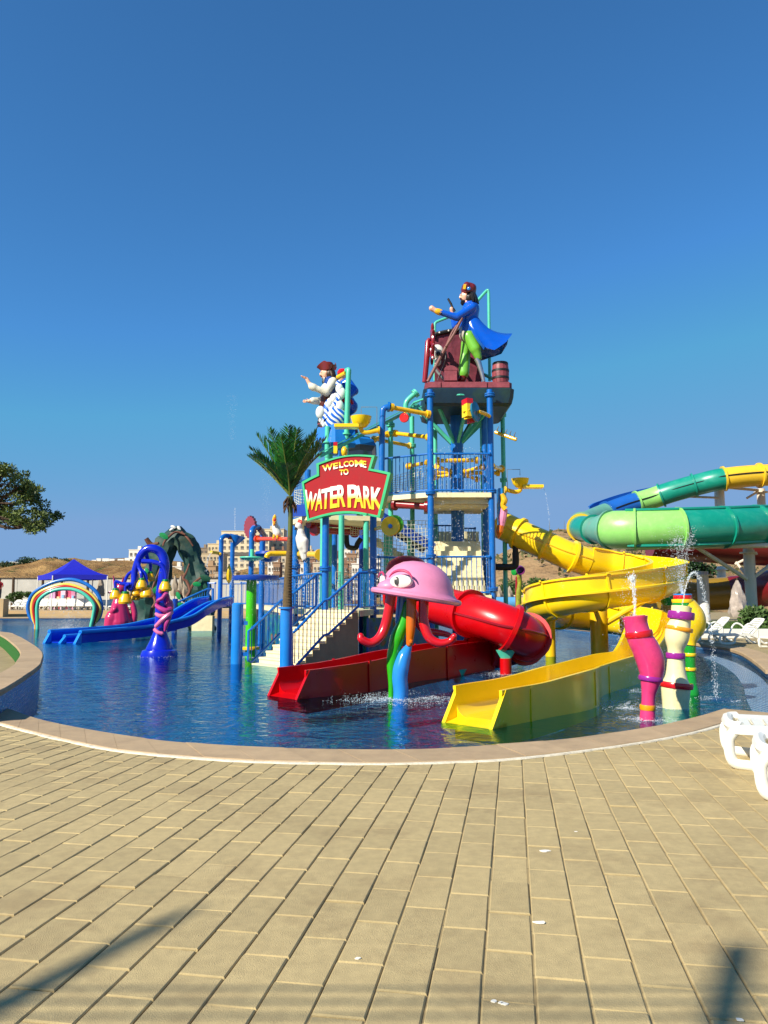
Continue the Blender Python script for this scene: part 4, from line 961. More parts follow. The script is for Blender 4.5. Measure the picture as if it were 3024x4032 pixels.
# ---- leg shaped spray posts
def legfig(name, label, prof, rings, m, u0, v0, lean, D=None, mouth=None, rim=None):
    b = G(u0, v0, WZ); t = thing(name, label, 'water feature', b, 'leg shaped spray posts')
    s = b.y/3060
    P, R_ = [], []
    for (u, v, wpx) in prof:
        p = U(u, v, b.y); P.append(p); R_.append(wpx*s/2)
    P = [V((P[0].x, P[0].y, FLZ))]+P; R_ = [R_[0]]+R_
    Q = spline(P, 6); RR = [V((r, 0, 0)) for r in R_]; RR = [x.x for x in spline(RR, 6)]
    q = MB(); q.tube(Q, RR, 24, caps=True); q.build('body', m, t, smooth=50)
    for (u, v, wpx, hpx, mm, tl) in rings:
        c = U(u, v, b.y); rr = wpx*s/2*1.08; h = hpx*s/2; q = MB(); q.lathe([(rr*.8, -h), (rr*.96, -h), (rr, -h*.6), (rr, h*.6), (rr*.96, h), (rr*.8, h)], c, 24, R=RY(tl)); q.build('band', mm, t, smooth=40)
    c = U(prof[-1][0], prof[-1][1], b.y); rr = prof[-1][2]*s/2; q = MB(); q.lathe([(rr*.8, .0), (rr*.8, .012), (rr*.05, .014)], c, 20, R=RY(lean)); q.build('mouth', mouth or m, t)
    return t
PK = fg('hot_pink', '#d83a72', rough=.22, damt=.35, dirt='#5a2030', dscale=9); PUR = fg('purple_paint', '#8f1f86'); CRM = fg('cream_paint', '#e6dca6', rough=.3); ORG = fg('amber_paint', '#e8950e'); BRT = fg('bright_red', '#c4101c'); GR2 = fg('leaf_green', '#138a2c'); YE2 = fg('lemon_paint', '#ecc516')
legfig('leg_spray_post', 'hot pink leg shaped spray post with red, purple and yellow bands', [(2550, 2832, 60), (2552, 2780, 52), (2554, 2735, 54), (2560, 2690, 72), (2565, 2650, 92), (2560, 2600, 108), (2540, 2550, 106), (2522, 2520, 98), (2512, 2490, 94), (2504, 2455, 90), (2500, 2428, 98)], [(2550, 2785, 56, 20, ORG, .04), (2562, 2671, 86, 18, PUR, .1), (2516, 2496, 98, 24, BRT, -.14)], PK, 2550, 2834, -.1)
legfig('leg_spray_post', 'cream leg shaped spray post with purple, amber and red bands', [(2660, 2785, 98), (2660, 2745, 104), (2661, 2700, 108), (2662, 2660, 80), (2660, 2600, 62), (2660, 2560, 60), (2664, 2520, 88), (2670, 2480, 92), (2678, 2450, 80), (2682, 2410, 76), (2684, 2388, 78)], [(2664, 2697, 116, 22, BRT, .1), (2660, 2581, 68, 22, PUR, .04), (2674, 2476, 96, 16, ORG, .18), (2682, 2423, 94, 30, PUR, .12)], CRM, 2660, 2787, .08)
legfig('leg_spray_post', 'yellow and green leg shaped spray post with blue rim at back', [(2722, 2732, 60), (2722, 2690, 44), (2720, 2640, 38), (2718, 2590, 40), (2716, 2545, 46)], [(2720, 2694, 40, 10, YE2, 0), (2718, 2634, 44, 12, YE2, 0), (2716, 2577, 46, 12, YE2, 0)], GR2, 2722, 2735, 0)
o = [x for x in bpy.data.objects if x.get('label', '').startswith('yellow and green leg')][0]; bY = o.location.y; s = bY/3060
pr_ = [(2716, 2540, 46), (2718, 2520, 52), (2726, 2470, 96), (2722, 2430, 104), (2708, 2396, 86), (2692, 2380, 76)]
P = spline([U(a, b_, bY) for a, b_, c_ in pr_], 6); R_ = [x.x for x in spline([V((c_*s/2, 0, 0)) for a, b_, c_ in pr_], 6)]
q = MB(); q.tube(P, R_, 22); q.build('calf', YE2, o)
for v, w_, h, m in ((2379, 80, 12, GR2), (2366, 84, 14, YE2), (2351, 72, 14, BRT), (2341, 70, 5, JB)):
    q = MB(); rr = w_*s/2; h = h*s/2; q.lathe([(rr*.6, -h), (rr*.97, -h), (rr, 0), (rr*.97, h), (rr*.05, h)], U(2688, v, bY), 22); q.build('band', m, o)
# ---- blue flower lamp feature
f0 = G(620, 2582, WZ); FY_ = f0.y
fl = thing('flower_lamp_spray', 'blue branching spray tree with yellow bell flowers and a pink octopus round its stem', 'water feature', f0)
FBL = fg('ultramarine', '#0a22b8', rough=.2); FBG = fg('bell_yellow', '#f0b80e', rough=.25); FGR = fg('calyx_green', '#0e7a1e'); OCT = fg('octopus_pink', '#b0347e', rough=.3); OCL = fg('octopus_light', '#d8709c', rough=.3)
def F(u, v, dy=0): return U(u, v, FY_+dy)
s = FY_/3060
q = MB(); zb = lambda v: F(620, v).z
q.lathe([(.56, FLZ), (.55, zb(2578)), (.50, zb(2560)), (.40, zb(2556)), (.40, zb(2552)), (.3, zb(2525)), (.2, zb(2490)), (.165, zb(2460)), (.165, zb(2330)), (.15, zb(2322))], (F(625, 2580).x+.02, FY_, 0), 30); q.build('base_cone', FBL, fl, smooth=50)
main = spline([F(634, 2330, .05), F(640, 2290, .05), F(646, 2250, .05), F(648, 2215, .05), F(636, 2180, .05), F(610, 2162, 0), F(580, 2162, 0), F(555, 2185, 0), F(540, 2220, 0), F(530, 2255, 0), F(528, 2290, -.05), F(520, 2315, -.05), F(508, 2318, -.05), F(508, 2305, -.05), F(520, 2300, 0)], 6)
q = MB(); q.tube(main, [.15, .15, .145, .14, .13, .12, .11, .1, .09, .07, .05, .03], 14); q.build('arched_stem', FBL, fl)
def branch(pts, r): q = MB(); q.tube(spline(pts, 5), r, 10); q.build('branch', FBL, fl)
branch([F(560, 2210, -.05), F(600, 2212, -.1), F(635, 2225, -.1), F(652, 2260, -.1), F(652, 2285, -.1)], [.075, .07, .06, .055])
branch([F(575, 2175, 0), F(583, 2205, .1), F(592, 2220, .15), F(593, 2250, .2)], [.06, .055, .05])
branch([F(540, 2205, -.05), F(552, 2240, -.1), F(572, 2262, -.12), F(578, 2305, -.12)], [.06, .055, .05])
branch([F(545, 2230, -.05), F(556, 2258, -.2), F(558, 2276, -.2)], [.055, .045]); branch([F(530, 2245, 0), F(505, 2262, .1), F(492, 2290, .1), F(497, 2300, .1)], [.05, .045])
branch([F(520, 2300, -.1), F(480, 2298, -.1), F(456, 2290, -.1), F(455, 2315, -.1)], [.055, .05, .045]); branch([F(510, 2300, -.15), F(495, 2310, -.15), F(494, 2330, -.15)], [.05, .045]); branch([F(540, 2260, .1), F(540, 2300, .1)], [.05, .045])
def bell(u, v, dy, k=1.0):
    c = F(u, v, dy); q = MB(); q.lathe([(.05*k, .02), (.10*k, 0), (.155*k, -.1*k), (.185*k, -.22*k), (.165*k, -.27*k), (.1*k, -.24*k), (.02, -.2*k)], c, 18); o = q.build('bell_flower', FBG, fl)
    q = MB(); q.lathe([(.05*k, .07*k), (.09*k, .06*k), (.105*k, .0), (.07*k, -.02*k)], c, 14); q.build('calyx', FGR, o)
for u, v, dy, k in ((652, 2290, -.1, 1.05), (593, 2258, .2, .9), (559, 2284, -.2, .95), (579, 2313, -.12, 1.08), (537, 2312, .1, .95), (456, 2324, -.1, .95), (494, 2338, -.15, 1.1), (548, 2330, .4, .8), (534, 2338, .4, .75)): bell(u, v, dy, k)
q = MB(); q.ball(F(668, 2390, -.0), (.12, .16, .24), 16); q.build('octopus_body', OCT, fl)
def oct_(pts, r, m=OCT): q = MB(); q.tube(spline(pts, 6), r, 10); q.ball(pts[-1], r[-1], 8); q.build('octopus_arm', m, fl)
oct_([F(665, 2370, -.1), F(655, 2340, -.25), F(640, 2355, -.28), F(622, 2365, -.28), F(620, 2375, -.15)], [.06, .07, .06, .05, .04]); oct_([F(672, 2400, -.15), F(655, 2405, -.3), F(630, 2395, -.3), F(617, 2385, -.2), F(618, 2378, -.1)], [.09, .08, .07, .06, .05])
oct_([F(672, 2410, -.15), F(665, 2420, -.28), F(640, 2440, -.32), F(615, 2465, -.3)], [.09, .08, .07, .06], OCL); oct_([F(668, 2415, -.1), F(662, 2440, -.25), F(655, 2460, -.28), F(650, 2482, -.25)], [.08, .08, .07, .04]); oct_([F(655, 2425, -.25), F(630, 2425, -.3), F(615, 2418, -.25)], [.06, .06, .05], OCL); oct_([F(608, 2478, -.25), F(622, 2490, -.3), F(638, 2495, -.28)], [.055, .055, .06], OCL); oct_([F(632, 2325, -.2), F(630, 2330, -.28)], [.06, .05])
# ---- pink seated animal
k0 = G(470, 2487, WZ); KY = k0.y
ka = thing('seated_animal_spray', 'pink seated animal spray figure with tall pointed ears and curled tail', 'water feature', k0)
KP = fg('raspberry_paint', '#bb2a5c', rough=.22); KD = fg('raspberry_dark', '#7a1636')
def K(u, v, dy=0): return U(u, v, KY+dy)
s = KY/3060
def cp(a, b_, r0, r1): q = MB(); q.cap(a, b_, r0*s, r1*s, 14); return q
B1 = MB(); B1.tube(spline([K(472, 2490), K(472, 2450), K(470, 2400), K(470, 2360), K(474, 2335)], 5), [46*s, 48*s, 36*s, 22*s, 16*s], 18)
pr2 = [(B1, 0), (cp(K(435, 2470, -.3), K(440, 2435, -.3), 26, 27), 0), (cp(K(430, 2420, -.4), K(452, 2400, -.5), 9, 10), 0), (cp(K(425, 2440, -.35), K(430, 2415, -.4), 10, 9), 0), (cp(K(452, 2400, -.5), K(462, 2380, -.2), 9, 12), 0)]
b2 = MB(); b2.ball(K(476, 2318), (24*s, 24*s, 26*s), 14); pr2 += [(b2, 0), (cp(K(466, 2325, -.1), K(428, 2333, -.15), 11, 5), 0)]
t1 = MB(); t1.tube(spline([K(500, 2475, .1), K(522, 2455, .1), K(530, 2420, .1), K(524, 2385, .1), K(514, 2365, .1), K(515, 2355, .1)], 5), [13*s, 14*s, 12*s, 11*s, 9*s, 7*s], 12); pr2.append((t1, 0))
blob('body', pr2, [KP], ka, .045, 2)
for u0, v0, u1, v1 in ((452, 2300, 446, 2264), (484, 2300, 488, 2268)):
    q = MB(); q.tube(spline([K(u0+4, v0+12), K(u0, v0-8), K(u1, v1+2)], 4), [13*s, 11*s, 2*s], 12, squash=.5); o = q.build('ear', KP, ka); q = MB(); q.tube([K(u0+2, v0, -.14), K(u1+1, v1+10, -.1)], [6*s, 1.5*s], 8, squash=.4); q.build('inner_ear', KD, o)
q = MB(); q.ball(K(428, 2333, -.18), 4*s, 8); q.build('nose', BLACK, ka)
# ---- rainbow arch
ra = thing('rainbow_arch', 'rainbow arch of blue, yellow, red and teal pipes standing in the water', 'water feature', G(254, 2470, WZ)); RY_ = 44.0
def arch(pts, m, r, dy=0): q = MB(); P = spline([U(u, v, RY_+dy) for u, v in pts], 8); P[0].z = P[-1].z = FLZ; q.tube(P, r, 12); q.build('pipe_arch', m, ra)
arch([(140, 2455), (118, 2428), (110, 2390), (122, 2350), (150, 2322), (200, 2296), (255, 2283), (300, 2285), (350, 2306), (385, 2340), (400, 2385), (392, 2430), (366, 2458)], fg('arch_blue', '#1f6cc0'), .105, .3)
arch([(143, 2462), (130, 2430), (126, 2385), (138, 2350), (170, 2325), (225, 2306), (265, 2302), (310, 2313), (355, 2338), (385, 2372), (394, 2400), (385, 2435), (364, 2462)], fg('arch_yellow', '#eac850'), .1, .1)
arch([(145, 2466), (137, 2435), (133, 2390), (146, 2358), (180, 2330), (230, 2312), (265, 2310), (310, 2322), (350, 2345), (378, 2380), (382, 2405), (372, 2440), (362, 2466)], fg('arch_red', '#b81c1c'), .09, 0)
arch([(148, 2470), (147, 2440), (146, 2395), (155, 2362), (185, 2336), (225, 2322), (270, 2319), (310, 2328), (345, 2350), (370, 2382), (368, 2420), (357, 2470)], TEAL, .1, -.12)
# ---- rock arch with vines
rk0 = G(640, 2487, WZ); RKY = 44.0
rk = thing('rock_arch', 'dark green rock arch wrapped in brown vines and leaves behind the flower lamp', 'rock arch', (U(640, 2480, RKY).x, RKY, WZ))
ROCK = mat('green_rock', '#123c34', rough=.6, var=.45, scale=1.6, bump=.8, bscale=4, dirt='#5a5a30', damt=.5, dscale=1.2); VINE = mat('vine_brown', '#6b3f2c', rough=.7, var=.2); LEAF = fg('leaf_paint', '#1d8a4a'); LEAFW = WPAINT
def Q(u, v, dy=0): return U(u, v, RKY+dy)
rn = random.Random(4); s = RKY/3060
spine = spline([Q(590, 2500), Q(590, 2440), Q(600, 2380), Q(612, 2310), Q(622, 2240), Q(640, 2175), Q(665, 2130), Q(695, 2110), Q(728, 2130), Q(750, 2180), Q(765, 2240), Q(778, 2310), Q(782, 2380), Q(790, 2440), Q(795, 2500)], 5)
wid = [62, 58, 58, 54, 48, 42, 38, 36, 36, 36, 38, 46, 54, 54, 46]; wid = [x.x for x in spline([V((k*s, 0, 0)) for k in wid], 5)]
pts, T, N = frame_path(spine); rings = []; n = 18
from mathutils import noise as mnoise
for i, p in enumerate(pts):
    B = V((0, 1, 0)); nn = T[i].cross(B).normalized(); rg = []
    for k in range(n):
        a = 2*math.pi*k/n; d = nn*math.cos(a)+B*math.sin(a)*.8; r = wid[i]*(1+.55*mnoise.noise((p+d*1.5)*.9)+.35*mnoise.noise((p+d*1.5)*2.3)); rg.append(p+d*r)
    rings.append(rg)
q = MB(); q.loft(rings); q.build('rock', ROCK, rk, smooth=22)
def vine(pts, r): q = MB(); q.tube(spline(pts, 4), r, 7); q.build('vine', VINE, rk)
vine([Q(560, 2480, -1.9), Q(590, 2440, -2), Q(598, 2400, -1.9), Q(612, 2370, -1.8), Q(600, 2330, -1.6), Q(610, 2290, -1.5), Q(630, 2240, -1.2)], [.12, .1, .08, .05]); vine([Q(590, 2440, -2), Q(630, 2420, -1.8)], [.07, .05]); vine([Q(735, 2350, -1.6), Q(748, 2325, -1.6), Q(735, 2290, -1.5), Q(722, 2278, -1.5), Q(735, 2250, -1.3), Q(745, 2220, -1.2)], [.1, .09, .07, .04]); vine([Q(748, 2325, -1.6), Q(765, 2295, -1.5), Q(790, 2275, -1.4)], [.08, .06]); vine([Q(722, 2278, -1.5), Q(715, 2262, -1.4)], [.06, .04]); vine([Q(725, 2370, -1.6), Q(712, 2340, -1.6), Q(700, 2325, -1.6)], [.07, .05]); vine([Q(642, 2150, -1.1), Q(650, 2130, -1), Q(690, 2095, -.6), Q(730, 2105, -.6)], [.05, .07, .05]); vine([Q(700, 2080, -.2), Q(740, 2120, -.6), Q(760, 2150, -.6)], [.06, .06, .04])
vine([Q(575, 2120, -.5), Q(595, 2145, -.4), Q(625, 2140, -.4)], [.13, .16, .1])
def leaf_(u, v, dy, l, a, m): 
    c = Q(u, v, dy); l *= .62; q = MB(); R = RY(a) @ RX(.2); pl = [(l*math.cos(t), l*.55*math.sin(t)) for t in [2*math.pi*k/14 for k in range(14)]]
    q.add([c+R @ V((x, -.03-(.06 if k % 2 else .03)*0, y)) for k, (x, y) in enumerate(pl)]+[c+R @ V((0, -.08, 0))]+[c+R @ V((x, .04, y)) for x, y in pl], [(k, (k+1) % 14, 14) for k in range(14)]+[(15+k, 15+(k+1) % 14, (k+1) % 14, k) for k in range(14)]+[tuple(range(28, 14, -1))]); q.build('leaf', m, rk, smooth=60)
for a in ((645, 2110, -1.3, .45, .5, LEAF), (618, 2320, -1.9, .5, -.6, LEAF), (775, 2300, -1.6, .38, .1, LEAF), (702, 2345, -1.8, .35, 1.2, LEAF), (708, 2382, -1.8, .4, 0, LEAF), (580, 2248, -1.5, .3, 1, LEAF), (682, 2075, -.3, .25, .4, LEAFW), (675, 2085, -.4, .2, -.5, LEAFW), (705, 2080, -.3, .25, 1.0, LEAFW), (582, 2340, -1.8, .3, .4, LEAF), (578, 2245, -1.4, .22, .2, LEAFW), (800, 2305, -1.2, .5, .9, mat('dark_leaf', '#0f4a32', rough=.5)), (808, 2275, -1.0, .5, .3, MATS.get('dark_leaf') or LEAF), (805, 2330, -1.0, .4, 1.3, MATS.get('dark_leaf') or LEAF)): leaf_(*a)
# ================================================================== SIGN
SL, SR = 21.2, 20.1
def sgn(u, v):                                        # point of the sign plane behind photo pixel
    a, b_ = U(1190, 1950, SL), U(1540, 1950, SR); d = V((b_.x-a.x, b_.y-a.y, 0)).normalized(); n = V((-d.y, d.x, 0))
    r = V(ray(u, v)); o = V((0, 0, CH)); t = (a-o).dot(n)/r.dot(n); return o+r*t
a_, bb_ = U(1190, 1950, SL), U(1540, 1950, SR); sd = V((bb_.x-a_.x, bb_.y-a_.y, 0)).normalized(); sn = V((sd.y, -sd.x, 0))
so = sgn(1350, 2045)
sg = thing('welcome_sign', 'red welcome sign with green border and white and yellow lettering', 'sign', so)
def arcp(p, q_, bulge, n=12): return [(p[0]+(q_[0]-p[0])*k/n, p[1]+(q_[1]-p[1])*k/n-bulge*math.sin(math.pi*k/n)) for k in range(n+1)]
out_px = arcp((1191, 1898), (1250, 1868), 1, 3)+arcp((1248, 1826), (1478, 1794), 16)+[(1462, 1846)]+arcp((1462, 1846), (1540, 1862), 1, 3)+arcp((1497, 2040), (1212, 2052), 24)
in_px = arcp((1199, 1904), (1259, 1874), 1, 3)+arcp((1258, 1831), (1466, 1801), 16)+[(1451, 1853)]+arcp((1451, 1853), (1527, 1869), 1, 3)+arcp((1489, 2030), (1219, 2042), 23)
def to2(px): return [((sgn(u, v)-so).dot(sd), (sgn(u, v)-so).dot(Z)) for u, v in px]
SG = fg('sign_green', '#1fae6e', rough=.4); SRD = fg('sign_red', '#9c0a18', rough=.6, var=.12, coat=0, spec=.25)
q = MB(); q.prism(to2(out_px), sd, Z, so-sn*.16, sn, .16); q.build('border', SG, sg, smooth=25)
q = MB(); q.prism(to2(in_px), sd, Z, so-sn*.01, sn, .016); q.build('face', SRD, sg, smooth=25)
# raised rim
o2, i2 = to2(out_px), to2(in_px); q = MB(); n = len(o2)
rr = []
for k in range(n+1):
    a, b_ = o2[k % n], i2[k % n]; P = lambda p, h: so+sd*p[0]+Z*p[1]+sn*h
    rr.append([P(a, 0.0), P(a, .04), P(b_, .04), P(b_, 0.0)])
q.loft(rr, caps=False); q.build('rim', SG, sg, smooth=25)
def letter_mat(name, ctop, cbot, mid):
    m = bpy.data.materials.new(name); m.use_nodes = True; n = m.node_tree.nodes; L = m.node_tree.links; b = n['Principled BSDF']; b.inputs['Roughness'].default_value = .4
    tc = n.new('ShaderNodeTexCoord'); sx = n.new('ShaderNodeSeparateXYZ'); r = n.new('ShaderNodeValToRGB'); L.new(tc.outputs['Generated'], sx.inputs[0]); L.new(sx.outputs['Z'], r.inputs[0])
    r.color_ramp.elements[0].position = mid-.12; r.color_ramp.elements[0].color = S(cbot)+(1,); r.color_ramp.elements[1].position = mid+.12; r.color_ramp.elements[1].color = S(ctop)+(1,); L.new(r.outputs[0], b.inputs['Base Color']); return m
LM1 = letter_mat('lettering_white_yellow', '#f4efe2', '#f2c40c', .52); LM2 = letter_mat('lettering_yellow_white', '#f2c40c', '#f4efe2', .4)
def glyph(ch):
    cu = bpy.data.curves.new('g', 'FONT'); cu.body = ch; cu.size = 1; cu.extrude = 0; cu.offset = .028; cu.resolution_u = 4; cu.fill_mode = 'FRONT'
    o = bpy.data.objects.new('g', cu); C.objects.link(o); dg = bpy.context.evaluated_depsgraph_get(); me = bpy.data.meshes.new_from_object(o.evaluated_get(dg)); C.objects.unlink(o); bpy.data.objects.remove(o)
    vs = [v.co.copy() for v in me.vertices]; fs = [list(p.vertices) for p in me.polygons]; es = {}
    for f in fs:
        for i in range(len(f)): e = (f[i], f[(i+1) % len(f)]); es[e] = 1
    bd = [e for e in es if (e[1], e[0]) not in es]
    x0 = min(v.x for v in vs); x1 = max(v.x for v in vs); y0 = min(v.y for v in vs); y1 = max(v.y for v in vs)
    return [((v.x-x0)/(x1-x0), (v.y-y0)/(y1-y0)) for v in vs], fs, bd
def put(ch, ql, m):                                    # ql: pixel corners bl, br, tr, tl
    vs, fs, bd = glyph(ch); q = MB(); A = []
    for x, y in vs:
        u = (ql[0][0]*(1-x)+ql[1][0]*x)*(1-y)+(ql[3][0]*(1-x)+ql[2][0]*x)*y; v = (ql[0][1]*(1-x)+ql[1][1]*x)*(1-y)+(ql[3][1]*(1-x)+ql[2][1]*x)*y
        A.append(sgn(u, v))
    n = len(A); q.add([p+sn*.03 for p in A]+[p+sn*.004 for p in A], [tuple(f) for f in fs]+[(e[1], e[0], e[0]+n, e[1]+n) for e in bd]); o = q.build('letter', m, sg, smooth=0, recalc=False); return o
W1 = [('W', 1270, 1312, 1858, 1850, 1834, 1825), ('E', 1313, 1333, 1849, 1844, 1825, 1821), ('L', 1336, 1354, 1844, 1841, 1820, 1817), ('C', 1354, 1374, 1840, 1838, 1817, 1815), ('O', 1374, 1396, 1838, 1837, 1814, 1813), ('M', 1398, 1428, 1838, 1839, 1812, 1812), ('E', 1428, 1444, 1840, 1843, 1814, 1816)]
for ch, x0, x1, b0, b1, t0, t1 in W1: put(ch, [(x0+2, b0), (x1, b1), (x1, t1), (x0, t0)], LM2)
put('T', [(1338, 1871), (1355, 1871), (1355, 1850), (1338, 1850)], LM2); put('O', [(1354, 1870), (1374, 1870), (1374, 1847), (1354, 1847)], LM2)
W2_ = [('W', 1203, 1250, 2018, 2005, 1928, 1945), ('A', 1244, 1277, 2012, 2004, 1928, 1924), ('T', 1268, 1304, 2006, 2003, 1928, 1919), ('E', 1302, 1332, 2003, 1999, 1917, 1913), ('R', 1330, 1364, 1998, 1996, 1911, 1909), ('P', 1370, 1412, 1999, 1998, 1910, 1908), ('A', 1394, 1432, 2000, 2001, 1912, 1914), ('R', 1432, 1462, 2002, 2004, 1914, 1916), ('K', 1462, 1505, 2006, 2010, 1917, 1923)]
for ch, x0, x1, b0, b1, t0, t1 in W2_:
    sh = (x0+x1)/2; k = (sh-1350)/160*-9; put(ch, [(x0-k*.3, b0), (x1-k*.9-2, b1), (x1, t1), (x0, t0)], LM1)
q = MB(); q.cyl(so+sd*.4-sn*.14+Z*.1, so+sd*.4-sn*.14+Z*1.3, .05, 8); q.cyl(so-sd*.5-sn*.14+Z*.1, so-sd*.5-sn*.14+Z*1.3, .05, 8); q.box(so-sn*.45+Z*.6, (1.6, .1, .1), RZ(math.atan2(sd.y, sd.x))); q.build('mounting_frame', TEAL, sg)
# ================================================================== ARTIFICIAL PALM on its post
p0 = G(1125, 2645, WZ); PY = p0.y
pm = thing('artificial_palm', 'artificial palm with upright green fronds on a blue post by the stairs', 'palm tree', p0)
q = MB(); q.cyl(V((p0.x, p0.y, FLZ)), V((p0.x, p0.y, U(1125, 2396, PY).z)), .145, 18); q.cyl(V((p0.x, p0.y, U(1125, 2397, PY).z)), V((p0.x, p0.y, U(1125, 2390, PY).z)), .19, 18); q.build('post', LBLUE, pm)
TRK = mat('palm_trunk', '#5c4a2c', rough=.85, var=.3, scale=9, bump=.7, bscale=25); TRG = mat('palm_trunk_green', '#4f5a1c', rough=.6, var=.25, scale=6)
tk = spline([U(1132, 2392, PY), U(1133, 2300, PY), U(1138, 2200, PY), U(1142, 2110, PY)], 6); q = MB(); q.tube(tk, [.115, .095, .075, .06], 18)
for i in range(0, len(tk)-1): pass
q.build('trunk', TRK, pm)
tk2 = spline([U(1142, 2112, PY), U(1144, 2050, PY), U(1143, 1980, PY), U(1142, 1955, PY)], 5); q = MB(); q.tube(tk2, [.06, .058, .055, .085], 16); q.build('crownshaft', TRG, pm)
q = MB()
for k in range(26):
    z = k/26; c = tk[0].lerp(tk[-1], z); q.lathe([(.112-.055*z, -.012), (.119-.055*z, 0), (.112-.055*z, .012)], c, 14)
q.build('trunk_rings', TRK, pm)
q = MB(); rn = random.Random(9)
for k in range(40):
    a = rn.uniform(0, 6.28); c = U(1142, 1972, PY)+V((math.cos(a)*.06, math.sin(a)*.06, rn.uniform(-.1, .1))); q.tube([c, c+V((math.cos(a)*.09, math.sin(a)*.09, -.12)), c+V((math.cos(a)*.1, math.sin(a)*.1, -.22))], [.016, .014, .006], 4)
q.build('fibre_skirt', mat('palm_fibre', '#4a3320', rough=.95, var=.4, scale=30), pm)
FR = mat('frond_green', '#2a6a24', rough=.45, var=.45, scale=3, rnd=.5); RC = mat('frond_stem', '#6d7a34', rough=.5)
crown = U(1142, 1950, PY)
def frond(az, elev, length, droop, seed):
    rn = random.Random(seed); h = V((math.cos(az), math.sin(az), 0)); pts = []
    for k in range(13):
        t = k/12; e = elev-droop*t*t; 
        if k == 0: p = crown.copy()
        else: p = pts[-1]+(h*math.cos(e)+Z*math.sin(e))*length/12
        pts.append(p)
    q = MB(); q.tube(pts, [.028, .02, .012, .005], 6); o = q.build('frond', RC, pm)
    lf = MB(); P, T, N = frame_path(spline(pts, 5)); n = len(P)
    for i in range(5, n):
        t = i/n; ll = .42*math.sin(math.pi*min(1, .18+t*.82))**.6*(1 if t < .85 else .75)*length/1.8+.1
        side = T[i].cross(Z); side = side.normalized() if side.length > .05 else V((h.y, -h.x, 0)); upn = side.cross(T[i]).normalized()
        for sg_ in (-1, 1):
            for rep in range(1):
                d = (side*sg_*rn.uniform(.55, .8)+T[i]*rn.uniform(.6, .9)+upn*rn.uniform(.1, .45)).normalized(); L_ = ll*rn.uniform(.8, 1.15); wv = T[i].cross(d).cross(d).normalized()*.014
                b0 = P[i]+T[i]*rn.uniform(-.02, .02); m_ = b0+d*L_*.5; e_ = b0+d*L_-Z*.10*L_
                lf.add([b0-wv*.5, b0+wv*.5, m_+wv, e_, m_-wv], [(0, 1, 2, 4), (4, 2, 3)])
    l = lf.build('leaflets', FR, o, smooth=0, recalc=False); l['kind'] = 'stuff'
for k, (az, el, ln, dr) in enumerate([(math.pi, .88, 1.35, .25), (math.pi*.93, 1.0, 1.3, .3), (math.pi*1.05, 1.0, 1.45, .4), (0, 1.12, 1.35, .3), (.25, 1.1, 1.25, .4), (-.2, 1.18, 1.5, .35), (-.5, 1.2, 1.55, .3), (math.pi*1.3, 1.2, 1.6, .25), (math.pi*1.5, 1.32, 1.6, .2), (math.pi*.5, 1.2, 1.6, .3), (math.pi*.75, 1.2, 1.5, .3), (.6, 1.25, 1.6, .3), (math.pi*1.7, 1.05, 1.3, .6), (math.pi*1.2, .95, 1.3, .6), (math.pi*1.5, .9, 1.1, .8), (-.1, 1.25, 1.65, .2), (math.pi*.98, 1.25, 1.5, .25), (math.pi*1.1, 1.12, 1.6, .2), (.1, 1.12, 1.6, .25), (math.pi*1.45, 1.1, 1.5, .3), (math.pi*1.6, 1.2, 1.6, .25), (math.pi*.9, .8, 1.5, .2)]): frond(az, el, ln, dr, 30+k)
# ================================================================== PIRATE TOP
PLAT = mat('plum_wood', '#6e2430', rough=.5, var=.3, scale=2, bump=.4, bscale=6); PLATL = mat('plum_plank', '#8c4048', rough=.5, var=.25, scale=3, bump=.5, bscale=9); HULL = mat('hull_paint', '#0b2e42', rough=.45, var=.35, scale=1.5, dirt='#3a5a20', damt=.6, dscale=.9)
PYY = DA+1.9; pc = U(1827, 1503, PYY); PZ = U(1827, 1503, PYY-1.5).z
sp = thing('ship_deck', 'plum plank ship deck with dark hull on top of the blue columns', 'platform', (pc.x, PYY, PZ-.9))
hw = 1.46
def dk(y, z, w0, chf=.14): return [V((pc.x-w0+chf, y[0], z)), V((pc.x+w0-chf, y[0], z)), V((pc.x+w0, y[0]+chf, z)), V((pc.x+w0, y[1]-chf, z)), V((pc.x+w0-chf, y[1], z)), V((pc.x-w0+chf, y[1], z)), V((pc.x-w0, y[1]-chf, z)), V((pc.x-w0, y[0]+chf, z))]
q = MB(); q.loft([dk((PYY-1.5, PYY+1.5), PZ-.2, hw), dk((PYY-1.55, PYY+1.55), PZ-.24, hw+.04), dk((PYY-1.5, PYY+1.5), PZ-.5, hw+.02), dk((PYY-1.45, PYY+1.45), PZ-.7, hw-.03), dk((PYY-1.3, PYY+1.3), PZ-.78, hw-.12)]); q.build('hull', HULL, sp, smooth=25)
q = MB(); q.loft([dk((PYY-1.47, PYY+1.47), PZ-.2, hw-.02), dk((PYY-1.47, PYY+1.47), PZ, hw-.02)]); q.build('deck', PLAT, sp, smooth=0)
for a, b_ in ((-1.34, -.92), (-.9, .6), (.62, 1.34)):
    q = MB(); q.cbox((pc.x+(a+b_)/2, PYY-1.495, PZ-.1), (b_-a-.015, .04, .19), .01); q.build('plank', PLATL, sp, smooth=0)
FYD = PYY-1.05                                         # statues stand on the front half
def W(u, v, dy=0): return U(u, v, FYD+dy)
s = FYD/3049
